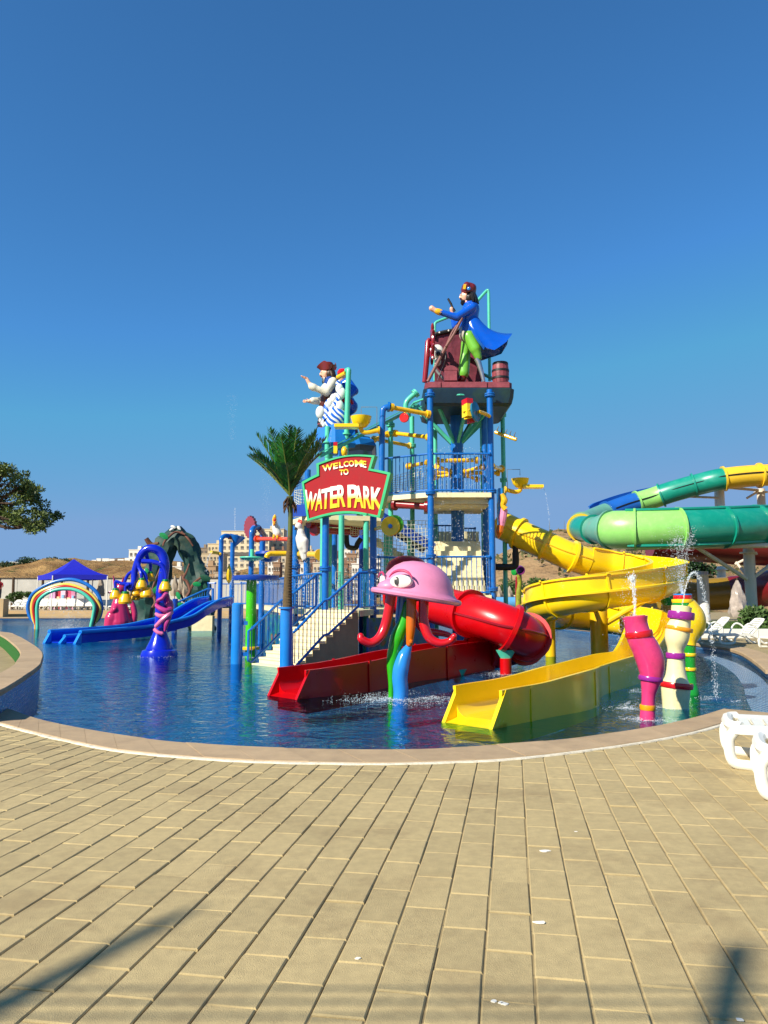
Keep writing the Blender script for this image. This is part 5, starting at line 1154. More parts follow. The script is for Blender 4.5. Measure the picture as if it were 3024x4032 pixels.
# shield board with skull
sb = thing('skull_board', 'tall plum wooden shield board with a white skull and crossed swords', 'prop', W(1760, 1503, .8))
WOOD = mat('plum_grain', '#6a2434', rough=.5, var=.5, scale=3, bump=.8, bscale=5)
pl = [(1712, 1505), (1710, 1325)]+[(1712+ (1892-1712)*k/10, 1320-32*math.sin(math.pi*(.12+.5*k/10))) for k in range(11)]+[(1896, 1505)]
pp = [W(u, v, .8) for u, v in pl]; n = len(pp); q = MB(); q.add(pp+[p+V((0, .14, 0)) for p in pp], [tuple(range(n)), tuple(range(2*n-1, n-1, -1))]+[(i, (i+1) % n, n+(i+1) % n, n+i) for i in range(n)]); q.build('board', WOOD, sb, smooth=20)
q = MB(); P = [W(u, v+8, .76) for u, v in pl[1:-1]]; q.tube(P, .07, 8, squash=1.0); o = q.build('rim_band', BLACK, sb)
for k in (2, 4, 6): q = MB(); q.ball(P[k]-V((0, .06, 0)), .035, 8); q.build('rivet', WPAINT, o)
q = MB(); q.ball(W(1722, 1385, .7), (.22, .1, .26), 18); q.ball(W(1724, 1425, .7), (.12, .09, .16), 14); q.build('skull', WPAINT, sb)
q = MB(); q.ball(W(1726, 1392, .58), (.07, .03, .09), 12); q.build('eye_socket', BLACK, sb)
for pts in ([W(1757, 1385, .62), W(1752, 1420, .6), W(1735, 1465, .58), W(1722, 1498, .58)], [W(1712, 1450, .62), W(1735, 1480, .6), W(1750, 1498, .6)]):
    q = MB(); q.tube(spline(pts, 4), [.05, .04, .025], 8, squash=.4); q.build('sword', GREY, sb)
# ship's wheel on its stand
wh = thing('steering_helm', 'dark red ship steering wheel on a thick slanted post', 'prop', W(1680, 1503))
q = MB(); q.tube([W(1672, 1505), W(1680, 1420), W(1685, 1345), W(1692, 1335)], [.085, .095, .09, .07], 12); q.build('post', REDM, wh)
c_ = W(1702, 1355, -.05); q = MB(); ring = [c_+V((.06*math.cos(t)*0, .48*math.cos(t), .42*math.sin(t))) for t in [2*math.pi*k/24 for k in range(25)]]; q.tube(ring, .06, 8, False); q.build('rim', REDM, wh)
for k in range(8):
    t = 2*math.pi*k/8+.39; d = V((0, 1.1*math.cos(t), math.sin(t))); q = MB(); q.tube([c_, c_+d*.45, c_+d*.52, c_+d*.62, c_+d*.68], [.03, .035, .06, .05, .02], 8); q.build('spoke', REDM, wh)
q = MB(); q.cyl(c_-V((.08, 0, 0)), c_+V((.08, 0, 0)), .1, 12); q.build('hub', REDM, wh)
# chest
ch = thing('treasure_chest', 'small plum wooden chest with rounded lid between board and pirate', 'prop', W(1773, 1503, -.1))
c_ = W(1773, 1483, -.1); q = MB(); q.box(c_, (.42, .3, .34)); q.build('box', PLATL, ch, smooth=0)
q = MB(); q.prism([(.22*math.cos(t), .16*math.sin(t)) for t in [math.pi*k/10 for k in range(11)]], V((1, 0, 0)), Z, c_+V((0, -.16, .18)), V((0, 1, 0)), .32); q.build('lid', PLATL, ch, smooth=0)
# barrel
def barrel(base, h, r, label, tiltx=0.0, group='pirate barrels'):
    t = thing('barrel', label, 'barrel', base, group); R = RX(tiltx); rb = 1.16
    n = 14
    for k in range(n):
        a0 = 2*math.pi*k/n+.02; a1 = 2*math.pi*(k+1)/n-.02; q = MB(); rings = []
        for j in range(7):
            z = j/6; rr = r*(1+(rb-1)*math.sin(math.pi*z)); rings.append([V(base)+R @ V((rr*math.cos(a), rr*math.sin(a), h*z)) for a in (a0, (a0+a1)/2, a1)]+[V(base)+R @ V((rr*.9*math.cos(a), rr*.9*math.sin(a), h*z)) for a in (a1, a0)])
        q.loft(rings); q.build('stave', PLATL, t, smooth=30)
    for z in (.04, .3, .62, .93):
        rr = r*(1+(rb-1)*math.sin(math.pi*z))+.012; q = MB(); q.lathe([(rr*.93, -.035), (rr, -.035), (rr, .035), (rr*.93, .035)], V(base)+R @ V((0, 0, h*z)), 22, R=R); q.build('hoop', BLACK, t, smooth=30)
    q = MB(); q.lathe([(r*.95, h*.94), (.01, h*.95)], V(base), 16, R=R); q.build('head', PLAT, t)
    return t
bb = W(1971, 1503, 0); bb.z = PZ; barrel(bb, .78, .245, 'plum wooden barrel with black hoops at right of the coated pirate', group=None)
# teal rail frames behind the pirate
tr_ = thing('pipe_frame', 'teal bent pipe frame rising behind the coated pirate', 'pipe frame', W(1925, 1503, 1.6))
q = MB(); q.tube([W(1928, 1500, 1.6), W(1926, 1300, 1.6)]+spline([W(1924, 1160, 1.6), W(1922, 1146, 1.6), W(1915, 1146, 1.6), W(1875, 1190, 1.6)], 4), .055, 10); q.build('pipe', TEAL, tr_)
q = MB(); q.tube([W(1712, 1500, 1.5), W(1712, 1300, 1.5)]+spline([W(1712, 1285, 1.5), W(1716, 1270, 1.5), W(1745, 1257, 1.5), W(1790, 1240, 1.5)], 4), .05, 10); q.build('pipe', TEAL, tr_)
q = MB(); q.tube([W(1740, 1500, 1.4), W(1805, 1435, 1.3)], .05, 8); q.tube([W(1895, 1470, 1.4), W(1960, 1500, 1.3)], .06, 8); q.build('pipe', TEAL, tr_)
# ---- coated pirate (statue)
def capm(a, b_, r0, r1): q = MB(); q.cap(a, b_, r0, r1, 14); return q
def ballm(c, r, R=None): q = MB(); q.ball(c, r, 16, R); return q
COAT = fg('coat_blue', '#0c56c4', rough=.22); COATD = fg('coat_lining', '#0b2f62', rough=.3); TROU = fg('trouser_green', '#6fb83a', rough=.3); HAIR = mat('painted_hair', '#1a140e', rough=.35, bump=.6, bscale=20); HATR = fg('hat_maroon', '#6a1c1e', rough=.3); GOLD = fg('trim_gold', '#e8b21a'); BOOT = fg('boot_red', '#6e1414'); SHIRT = fg('shirt_grey', '#b8b2a4')
def fingers(base, fwd, upv, sz, curl, thumb=True):
    """palm plus five fingers: returns MBs"""
    fwd, upv = V(fwd).normalized(), V(upv).normalized(); sd_ = fwd.cross(upv).normalized(); L_ = []
    L_.append(capm(base, base+fwd*sz*.9, sz*.42, sz*.40))
    for k, ln in enumerate((.85, 1.0, .95, .75)):
        a = base+fwd*sz*.95+upv*sz*(.42-.28*k); d = fwd
        p1 = a+d*sz*ln*.5; c2 = (fwd*math.cos(curl)+sd_*math.sin(curl)); p2 = p1+c2*sz*ln*.5
        q = MB(); q.tube([a, p1, p2, p2+c2*.01], [sz*.14, sz*.13, sz*.11, sz*.05], 8); L_.append(q)
    if thumb:
        a = base+fwd*sz*.2+upv*sz*.4; d = (fwd*.6+upv*.8); q = MB(); q.tube([a, a+d*sz*.5, a+d*sz*.5+fwd*sz*.35], [sz*.16, sz*.14, sz*.07], 8); L_.append(q)
    return L_
def face(c, h, m_skin, parent, facing=V((-1, 0, 0)), name='head'):
    """head with nose, brow, eyes, mouth, ears; h = head height"""
    f = facing; sd_ = V((-f.y, f.x, 0)); pr = [(ballm(c, (h*.40, h*.36, h*.5)), 0), (ballm(c+f*h*.1-Z*h*.26, (h*.28, h*.26, h*.24)), 0)]
    nq = MB(); nq.tube([c+f*h*.36+Z*h*.1, c+f*h*.5-Z*h*.06, c+f*h*.52-Z*h*.12, c+f*h*.36-Z*h*.13], [h*.05, h*.07, h*.09, h*.06], 8); pr.append((nq, 0))
    bq = MB(); bq.tube([c+f*h*.34+sd_*h*.25+Z*h*.14, c+f*h*.42+Z*h*.15, c+f*h*.34-sd_*h*.25+Z*h*.14], h*.05, 8); pr.append((bq, 0))
    for k in (-1, 1): pr.append((ballm(c+sd_*k*h*.37-Z*h*.02, (h*.08, h*.05, h*.13)), 0))
    o = blob(name, pr, [m_skin], parent, h*.055, 2)
    for k in (-1, 1):
        e = c+f*h*.355+sd_*k*h*.15+Z*h*.05; q = MB(); q.ball(e, (h*.06, h*.07, h*.045), 10); w_ = q.build('eye', WPAINT, o); q = MB(); q.ball(e+f*h*.045, (h*.025, h*.035, h*.035), 8); q.build('iris', BLACK, w_) if False else q.build('iris', BLACK, o)
    q = MB(); q.tube([c+f*h*.36+sd_*h*.13-Z*h*.27, c+f*h*.415-Z*h*.265, c+f*h*.36-sd_*h*.13-Z*h*.27], h*.03, 6); q.build('mouth', fg('lip_red', '#8a2a2a'), o)
    q = MB()
    for k in (-1, 1): q.tube([c+f*h*.42-Z*h*.2, c+f*h*.40+sd_*k*h*.14-Z*h*.21, c+f*h*.32+sd_*k*h*.24-Z*h*.27], [h*.04, h*.035, h*.01], 6)
    q.build('moustache', HAIR, o)
    q = MB()
    for k in (-1, 1): q.tube([c+f*h*.41+sd_*k*h*.06+Z*h*.13, c+f*h*.39+sd_*k*h*.15+Z*h*.18, c+f*h*.33+sd_*k*h*.25+Z*h*.14], [h*.02, h*.025, h*.01], 6)
    q.build('eyebrow', HAIR, o)
    return o
pi = thing('pirate_statue', 'pirate statue in blue coat and green breeches with peg leg, fist thrust out', 'statue', W(1860, 1503))
p = W
hip = p(1832, 1318); chest = p(1848, 1222); neck = p(1838, 1195)
PRM = [(capm(p(1842, 1300), p(1854, 1218), .29, .30), 0), (capm(p(1834, 1318), p(1838, 1290), .24, .25), 1),
       # front leg, baggy breeches to the knee then peg
       (capm(p(1846, 1325, -.12), p(1872, 1375, -.18), .21, .20), 2), (capm(p(1872, 1375, -.18), p(1884, 1408, -.18), .19, .125), 2),
       # back leg
       (capm(p(1838, 1330, .15), p(1832, 1400, .2), .19, .17), 2), (capm(p(1832, 1400, .2), p(1826, 1470, .2), .18, .19), 2),
       (capm(p(1824, 1480, .2), p(1820, 1495, .2), .15, .13), 3), (capm(p(1822, 1494, .2), p(1808, 1498, .2), .10, .08), 3),
       # near arm thrust forward
       (capm(p(1860, 1212, -.3), p(1800, 1248, -.42), .15, .13), 0), (capm(p(1800, 1250, -.42), p(1735, 1230, -.45), .13, .10), 0), (capm(p(1731, 1229, -.45), p(1722, 1226, -.45), .115, .11), 4), (capm(p(1712, 1222, -.45), p(1700, 1214, -.45), .085, .10), 5),
       # far arm bent up with the pistol
       (capm(p(1850, 1215, .3), p(1790, 1285, .4), .13, .11), 0), (capm(p(1790, 1285, .4), p(1782, 1240, .35), .11, .085), 0), (capm(p(1780, 1226, .33), p(1778, 1216, .32), .07, .08), 5),
       (capm(p(1842, 1205), p(1838, 1185), .11, .10), 5)]
blob('body', PRM, [COAT, SHIRT, TROU, BOOT, GOLD, SKIN], pi, .035, 3)
for k, mb in enumerate(fingers(p(1706, 1218, -.45), V((-1, 0, .25)), Z, .095, 2.3)): mb.build('palm' if k == 0 else ('finger' if k < 5 else 'thumb'), SKIN, pi)
face(p(1833, 1167), .42, SKIN, pi)
q = MB(); q.ball(p(1850, 1172, .0), (.2, .2, .25), 14); q.build('hair', HAIR, pi)
rn = random.Random(2)
for k in range(16):
    a = -1.3+2.6*k/15; c0 = p(1848, 1160)+V((math.cos(a)*.17, math.sin(a)*.2, 0)); q = MB(); q.tube(spline([c0, c0+V((math.cos(a)*.06+rn.uniform(-.03, .03), math.sin(a)*.05, -.16)), c0+V((math.cos(a)*.1+rn.uniform(-.04, .04), math.sin(a)*.06, -.34))], 4), [.055, .05, .02], 7); q.build('lock', HAIR, pi)
q = MB(); q.tube(spline([p(1822, 1182, -.1), p(1822, 1192), p(1822, 1182, .1)], 4), [.05, .07, .05], 8); q.ball(p(1824, 1192), (.1, .11, .1), 10); q.build('beard', HAIR, pi)
q = MB(); q.lathe([(.225, -.1), (.26, .02), (.26, .1), (.21, .22), (.1, .29), (.01, .3)], p(1846, 1148), 22, R=RY(-.1)); hat = q.build('hat', HATR, pi)
q = MB(); q.ball(p(1838, 1133, -.1), (.15, .2, .2), 14); q.ball(p(1858, 1136, -.05), (.16, .2, .17), 14); q.build('hat_folds', HATR, hat)
q = MB(); q.box(p(1829, 1129, -.3), (.09, .03, .17), RY(.2)); q.build('badge', GOLD, hat); q = MB(); q.ball(p(1846, 1136, -.29), (.065, .03, .065), 10); q.build('boss', LBLUE, hat)
# coat skirt flying back
def coat_skirt():
    q = MB(); rings = []; top = p(1854, 1255)
    for i in range(9):
        t = i/8; rg = []; rg2 = []
        for k in range(17):
            ph = math.radians(-125+250*k/16); wx, wy = math.cos(ph), math.sin(ph)
            x = top.x+.27*wx+t*(.14+.62*max(0, wx))+t*t*.34; y = top.y+(.28+.32*t)*wy; x += .035*t*math.sin(9*ph+2*t); y += .04*t*math.cos(8*ph); z = top.z-t*1.12+.62*t*t*max(0, wx)**3-.12*t*abs(wy)+.06*math.sin(6*ph)*t
            rg.append(V((x, y, z)))
        rings.append(rg)
    inner = [[v_+(top-v_)*.06+V((0, 0, -.03)) for v_ in rg] for rg in rings]
    full = [r+list(reversed(i_)) for r, i_ in zip(rings, inner)]
    q.loft(full); return q
coat_skirt().build('coat_skirt', COAT, pi, smooth=60)
q = MB(); q.tube([p(1877, 1412, -.18), p(1884, 1425, -.18), p(1897, 1470, -.18), p(1905, 1503, -.18)], [.10, .095, .075, .055], 14); q.build('peg_leg', SILV, pi)
q = MB(); q.tube([p(1784, 1216, .3), p(1775, 1195, .3), p(1764, 1176, .3)], [.035, .04, .038], 8); q.cyl(p(1784, 1216, .3), p(1790, 1226, .3), .05, 8); q.build('pistol', BLACK, pi)
q = MB(); q.ball(p(1736, 1234, -.52), .035, 8); q.build('cuff_button', BLACK, pi)
cr = thing('crutch', 'long brown forked wooden crutch leaning under the pirate arm', 'prop', p(1684, 1503, -.35)); CRW = mat('crutch_wood', '#7a4a42', rough=.6, var=.2)
q = MB(); q.tube([p(1684, 1503, -.35), p(1758, 1362, -.36)], .055, 8); q.build('shaft', CRW, cr)
q = MB(); q.tube([p(1756, 1365, -.3), p(1780, 1310, -.3), p(1812, 1262, -.3)], .04, 8); q.tube([p(1756, 1365, -.42), p(1786, 1318, -.44), p(1820, 1252, -.44)], .045, 8); q.build('fork', CRW, cr)
# ================================================================== LEFT PIRATE GROUP
LY = 25.0
def X(u, v, dy=0): return U(u, v, LY+dy)
bx = thing('blue_ship_bow', 'blue draped ship bow platform carrying the two pirate statues', 'platform', X(1340, 1790))
TARP = fg('tarp_blue', '#0f6fc4', rough=.6, coat=0, spec=.2, bump=.5, bscale=3); TARPD = fg('tarp_dark', '#0a2c4e', rough=.4)
def ring8(u0, u1, v, d0, d1): a, b_ = X(u0, v), X(u1, v); z = X((u0+u1)/2, v, (d0+d1)/2).z; return [V((a.x, LY+d0, z)), V(((a.x+b_.x)/2, LY+d0-.25, z)), V((b_.x, LY+d0, z)), V((b_.x, LY+d1, z)), V((a.x, LY+d1, z))]
q = MB(); q.loft([ring8(1262, 1400, 1778, -.6, .9), ring8(1250, 1405, 1765, -.7, .9), ring8(1252, 1400, 1720, -.6, .9), ring8(1262, 1398, 1690, -.5, .8)]); q.build('hull', TARP, bx, smooth=20)
q = MB(); q.loft([ring8(1370, 1465, 1792, -.3, 1.0), ring8(1362, 1480, 1772, -.5, 1.2), ring8(1365, 1455, 1738, -.4, 1.1)]); q.build('hull_wing', TARPD, bx, smooth=20); q = MB(); q.loft([ring8(1362, 1482, 1774, -.52, 1.2), ring8(1362, 1470, 1752, -.55, 1.2), ring8(1364, 1440, 1735, -.4, 1.0)]); q.build('awning', TARP, bx, smooth=20)
q = MB(); q.tube([X(1330, 1695, .2), X(1325, 1745, -.3)], [.4, .42], 14); q.build('stern', PLAT, bx); q = MB(); q.tube([X(1378, 1690, .3), X(1382, 1735, .2)], [.25, .3], 12); q.build('mast_foot', WOOD, bx)
q = MB(); q.cyl(X(1290, 1790, .1), V((X(1290, 1790, .1).x, LY+.1, LZ)), .09, 10); q.cyl(X(1440, 1790, .6), V((X(1440, 1790, .6).x, LY+.6, LZ)), .09, 10); q.build('prop_post', TEAL, bx)
bl_ = X(1278, 1694, -.4); barrel(bl_, .4, .2, 'short plum barrel lying at the feet of the tricorn pirate', 0, None)
for (u, v, lab) in ((1438, 1752, 'small plum cannon end poking out beside the blue awning'),):
    t = thing('cannon', lab, 'prop', X(u, v)); q = MB(); q.tube([X(u-16, v+4, .3), X(u+10, v-3, .3)], [.14, .17], 12); q.build('barrel_tube', PLAT, t); q = MB(); q.lathe([(.1, -.03), (.19, -.03), (.19, .03), (.1, .03)], X(u+10, v-3, .3), 14, R=RY(1.4)); q.build('muzzle_ring', BLACK, t)
t1 = thing('pirate_statue', 'pirate statue in tricorn hat and white shirt with both hands raised', 'statue', X(1290, 1690))
SHW = fg('shirt_white', '#dcd8c4', rough=.35); VEST = fg('vest_blue', '#0a3c86', rough=.3); SASH = fg('sash_brown', '#5a2016', rough=.35)
PR2 = [(capm(X(1286, 1600), X(1304, 1510), .22, .27), 1), (capm(X(1278, 1580, -.08), X(1282, 1530, -.1), .15, .17), 0), (capm(X(1276, 1595, -.12), X(1284, 1560, -.18), .15, .14), 2), (capm(X(1290, 1600), X(1288, 1680), .24, .26), 0),
       (capm(X(1312, 1502, -.28), X(1286, 1543, -.42), .15, .13), 0), (capm(X(1286, 1545, -.42), X(1240, 1528, -.5), .13, .10), 0), (capm(X(1236, 1526, -.5), X(1228, 1522, -.5), .13, .125), 0), (capm(X(1220, 1514, -.5), X(1208, 1492, -.5), .065, .06), 3),
       (capm(X(1296, 1510, .28), X(1272, 1575, .05), .13, .12), 0), (capm(X(1272, 1580, 0), X(1232, 1578, -.25), .13, .12), 0), (capm(X(1226, 1578, -.28), X(1216, 1580, -.3), .07, .07), 3), (capm(X(1294, 1495), X(1290, 1480), .12, .10), 3)]
blob('body', PR2, [SHW, VEST, SASH, SKIN], t1, .035, 3)
for k, mb in enumerate(fingers(X(1207, 1490, -.5), V((-.95, -.1, .35)), V((0, -1, .2)), .1, .25)+fingers(X(1216, 1580, -.3), V((-1, -.2, -.05)), V((0, .2, 1)), .1, .2)): mb.build('palm' if k in (0, 6) else ('thumb' if k in (5, 11) else 'finger'), SKIN, t1)
face(X(1285, 1470), .44, SKIN, t1)
q = MB(); q.ball(X(1300, 1472), (.18, .2, .25), 14); q.build('hair', mat('brown_hair', '#3a2614', rough=.4, bump=.6, bscale=20), t1)
for k in range(12):
    a = -1.2+2.4*k/11; c0 = X(1300, 1468)+V((math.cos(a)*.13, math.sin(a)*.2, 0)); q = MB(); q.tube(spline([c0, c0+V((.04, math.sin(a)*.05, -.15)), c0+V((.05, math.sin(a)*.06, -.3))], 4), [.05, .05, .02], 6); q.build('lock', MATS['brown_hair'], t1)
q = MB(); q.tube([X(1280, 1490, -.05), X(1277, 1505, -.08), X(1278, 1520, -.1)], [.09, .08, .03], 8); q.build('beard', HAIR, t1)
# tricorn
q = MB(); c_ = X(1292, 1452); q.lathe([(.19, -.05), (.2, .1), (.15, .2), (.01, .23)], c_, 18); hat = q.build('hat', HATR, t1)
q = MB(); rings = []
for k in range(31):
    a = 2*math.pi*k/30; rr = .30+.07*math.cos(3*a-math.pi); hgt = .10-.14*math.cos(3*a-math.pi)*.6+.06; dd = V((math.cos(a), math.sin(a), 0)); rings.append([c_+dd*.19-Z*.06, c_+dd*rr+Z*(hgt-.05), c_+dd*(rr+.015)+Z*(hgt-.03), c_+dd*.21-Z*.09])
q.loft(rings, caps=False); q.build('brim', HATR, hat, smooth=60)
# second pirate, half hidden
t2 = thing('pirate_statue', 'half hidden pirate statue in red bandana, blue jacket and yellow breeches', 'statue', X(1352, 1690, .9))
PR3 = [(capm(X(1360, 1590, .9), X(1362, 1520, .9), .22, .27), 0), (capm(X(1368, 1505, .8), X(1396, 1540, .7), .17, .15), 0), (capm(X(1396, 1540, .7), X(1375, 1560, .5), .14, .10), 0), (capm(X(1358, 1595, .9), X(1352, 1660, .8), .17, .14), 1), (capm(X(1366, 1595, 1.0), X(1366, 1660, 1.0), .16, .13), 1), (capm(X(1350, 1662, .8), X(1348, 1688, .8), .09, .1), 2), (capm(X(1372, 1585, .9), X(1376, 1600, .9), .24, .3), 0), (capm(X(1356, 1500, .9), X(1354, 1485, .9), .11, .1), 3)]
blob('body', PR3, [COAT, GOLD, BOOT, SKIN], t2, .04, 3); face(X(1349, 1485, .85), .38, SKIN, t2)
q = MB(); q.lathe([(.19, -.02), (.2, .06), (.14, .15), (.01, .18)], X(1350, 1472, .85), 16); q.build('bandana', BRT, t2); q = MB(); q.ball(X(1360, 1492, .9), (.14, .16, .18), 12); q.build('hair', HAIR, t2)
q = MB(); q.tube(spline([X(1345, 1580, .65), X(1362, 1574, .6), X(1382, 1580, .65), X(1388, 1590, .6)], 4), [.05, .07, .07, .04], 8); q.build('sash', BRT, t2)
# wave scroll in front
wv = thing('wave_scroll', 'blue and white curling wave ornament in front of the tricorn pirate', 'ornament', X(1290, 1690, -.5))
def stripes():
    m = bpy.data.materials.new('wave_stripes'); m.use_nodes = True; n = m.node_tree.nodes; L = m.node_tree.links; b = n['Principled BSDF']; b.inputs['Roughness'].default_value = .25
    tc = n.new('ShaderNodeTexCoord'); mp = n.new('ShaderNodeMapping'); mp.inputs['Rotation'].default_value = (0, .8, 0); wvt = n.new('ShaderNodeTexWave'); wvt.inputs['Scale'].default_value = 2.1; wvt.inputs['Distortion'].default_value = 4.5; wvt.inputs['Detail'].default_value = 1
    wvt.bands_direction = 'X'; r = n.new('ShaderNodeValToRGB'); r.color_ramp.elements[0].position = .45; r.color_ramp.elements[1].position = .6; r.color_ramp.elements[0].color = S('#0f62cc')+(1,); r.color_ramp.elements[1].color = S('#e6e8e4')+(1,)
    L.new(tc.outputs['Object'], mp.inputs[0]); L.new(mp.outputs[0], wvt.inputs[0]); L.new(wvt.outputs['Color'], r.inputs[0]); L.new(r.outputs[0], b.inputs['Base Color']); return m
WST = stripes(); WVW = fg('wave_white', '#dfe2de'); 
q = MB(); q.lathe([(.14, 0), (.26, .12), (.34, .32), (.36, .55), (.27, .72), (.1, .8)], X(1296, 1690, -.55), 22, sy=.6, R=RY(.45)); q.build('swell', WST, wv)
for (u, v, r) in ((1336, 1530, .15), (1345, 1548, .17), (1335, 1600, .19), (1262, 1624, .19), (1332, 1632, .13), (1300, 1585, .14), (1314, 1570, .15), (1270, 1665, .08), (1262, 1655, .07), (1275, 1672, .08), (1322, 1560, .1)):
    q = MB(); c = X(u, v, -.62); q.ball(c, (r*.85, r*.6, r*1.15), 14); q.build('curl_tip', WVW, wv)
for pts in ([(1318, 1600), (1335, 1565), (1340, 1530), (1330, 1510), (1338, 1500)], [(1300, 1630), (1318, 1590), (1330, 1560), (1345, 1545)], [(1288, 1640), (1290, 1595), (1305, 1575), (1320, 1590)], [(1310, 1640), (1325, 1620), (1340, 1600)], [(1285, 1650), (1270, 1630), (1262, 1620)]):
    q = MB(); q.tube(spline([X(u, v, -.58) for u, v in pts], 5), [.14, .12, .1, .08, .05], 10); q.build('curl', WST, wv)
# ---- teal pole pair and yellow arm beside the pirates
tp_ = thing('teal_mast', 'teal pipe mast with a yellow arm in front of the pirates', 'pipe frame', X(1366, 1790, -.7))
q = MB(); q.tube([X(1362, 1800, -.7), X(1366, 1650, -.7), X(1372, 1475, -.7)]+spline([X(1373, 1462, -.7), X(1372, 1456, -.68), X(1364, 1460, -.6)], 3), .085, 12); q.cyl(X(1364, 1712, -.7), X(1364, 1706, -.7), .14, 14); q.build('mast', TEAL, tp_)
q = MB(); q.tube([X(1362, 1468, -.62), X(1330, 1486, -.3)], .075, 10); q.build('arm', YELP, tp_); q = MB(); q.tube([X(1288, 1800, -.75), X(1290, 1680, -.75)], .085, 12); q.cyl(X(1288, 1745, -.75), X(1288, 1740, -.75), .14, 14); q.build('short_mast', TEAL, tp_)
# ================================================================== TIPPING BOWLS, WHEELS, BIRDS
def bowl(u, v, Y, r, dirn, label, arm):
    c = U(u, v-6, Y); t = thing('tipping_bowl', label, 'water feature', c, 'yellow tipping bowls'); q = MB()
    q.lathe([(.02, -.42*r/.42), (r*.5, -.36*r/.42), (r*.85, -.18*r/.42), (r, .05*r/.42), (r*.93, .05*r/.42), (r*.8, -.14*r/.42), (r*.45, -.3*r/.42), (.02, -.34*r/.42)], c, 26); q.build('bowl', YEL, t, smooth=60)
    L_ = 2.3*r; q = MB(); x0, x1 = (c.x-L_-.2*r, c.x-.2*r) if dirn < 0 else (c.x+.2*r, c.x+L_+.2*r); zz = c.z-.92*r
    q.box(((x0+x1)/2, Y, zz), (x1-x0, .36, .03)); q.box(((x0+x1)/2, Y-.18, zz+.04), (x1-x0, .03, .10)); q.box(((x0+x1)/2, Y+.18, zz+.04), (x1-x0, .03, .10)); q.build('trough', YEL, t, smooth=0)
    q = MB(); q.tube(spline([V((c.x, c.y, c.z-.38*r/.42)), V((c.x-dirn*.02, c.y, c.z-.52*r/.42)), V((c.x-dirn*.18, c.y, c.z-.58*r/.42)), U(arm[0], arm[1], Y)], 5), .07, 10); e = U(arm[0], arm[1], Y); q.cyl(e-V((.03, 0, 0)), e+V((.03, 0, 0)), .12, 12); q.build('arm', YELP, t)
    q = MB(); a = U(arm[0]-dirn*-8, arm[1]-4, Y); hz = c.z+.35; q.tube([a, V((a.x, a.y, hz)), V((c.x, c.y, hz)), V((c.x, c.y, hz-.2))], .012, 5); q.build('fill_pipe', GREY, t)
bowl(1422, 1652, 23.4, .33, -1, 'yellow tipping bowl and trough above the welcome sign', (1492, 1694))
bowl(2048, 1895, 25.6, .30, 1, 'yellow tipping bowl and trough jutting right of the tower', (1990, 1928))
# water wheel under the ship deck
ww = thing('water_wheel', 'small yellow and red paddle wheel with blue rim hanging under the ship deck', 'water feature', U(1860, 1620, DA-.4)); c_ = U(1866, 1622, DA-.4)
R = look(V((.85, -.5, .1))); q = MB(); q.lathe([(.05, -.03), (.33, -.03), (.34, 0), (.33, .03), (.05, .03)], c_+R @ V((0, 0, .05)), 24, R=R); q.build('rim_disc', fg('petrol_blue', '#146a8a'), ww)
for k in range(8):
    q = MB(); a = 2*math.pi*k/8; q.box(c_+R @ V((math.cos(a)*.26, math.sin(a)*.26, -.13)), (.16, .02, .26), R @ RZ(a)); q.build('paddle', YEL if k % 3 else BRT, ww)
q = MB(); q.box(c_+V((-.22, -.1, .06)), (.2, .34, .5), RZ(.4)); q.build('scoop', YEL, ww); q = MB(); q.box(c_+V((-.22, -.1, .3)), (.21, .35, .16), RZ(.4)); q.build('scoop_mouth', BRT, ww)
q = MB(); q.tube(spline([c_+V((.15, 0, 0)), U(1890, 1622, DA-.35), U(1915, 1632, DA-.1), U(1928, 1640, DA)], 4), .06, 10); q.build('axle', YELP, ww)
# yellow disc with blue boss right of the sign
yd = thing('spinning_disc', 'yellow spinning disc with blue boss right of the welcome sign', 'water feature', U(1540, 2075, 19.7)); c_ = U(1538, 2072, 19.7); R = look(V((-.25, -.95, -.05)))
q = MB(); q.lathe([(.04, .02), (.1, .03), (.24, .05), (.255, .02), (.24, -.04), (.05, -.04)], c_, 30, R=R); q.build('disc', YEL, yd); q = MB(); q.ball(c_+R @ V((0, 0, .04)), (.06, .06, .06), 12); q.build('boss', LBLUE, yd)
q = MB(); q.lathe([(.05, -.06), (.24, -.06), (.25, -.12), (.24, -.18), (.05, -.2)], c_+V((.07, .0, .05)), 26, R=R); q.build('back_disc', fg('lime2', '#3fbf12'), yd); q = MB(); q.cyl(c_-V((.1, -.1, 0)), U(1478, 2082, 22.3), .055, 10); q.build('axle', YELP, yd)
rd = thing('red_disc', 'dark red hanging disc under the long yellow pipe', 'water feature', U(1592, 1640, DA)); q = MB(); q.lathe([(.02, -.04), (.15, -.04), (.16, 0), (.15, .05), (.02, .05)], U(1592, 1645, DA), 22, R=look(V((-.3, -.95, 0)))); q.build('disc', BRT, rd); q = MB(); q.cyl(U(1592, 1645, DA), U(1596, 1618, DA), .04, 8); q.build('hanger', YELP, rd)
yb = thing('scoop_box', 'small yellow and red scoop box above the welcome sign', 'water feature', U(1321, 1785, 22.4)); c_ = U(1321, 1772, 22.4); q = MB(); q.box(c_, (.11, .16, .22)); q.build('scoop', YEL, yb); q = MB(); q.box(c_+Z*.17, (.112, .162, .11)); q.build('scoop_mouth', BRT, yb); q = MB(); q.ball(U(1356, 1778, 22.4), (.1, .12, .16), 12); q.ball(U(1358, 1795, 22.4), (.06, .08, .1), 10); q.build('pump', YELP, yb); q = MB(); q.cyl(U(1336, 1800, 22.4), U(1336, 1775, 22.4), .06, 8); q.build('stand', BLUE, yb)
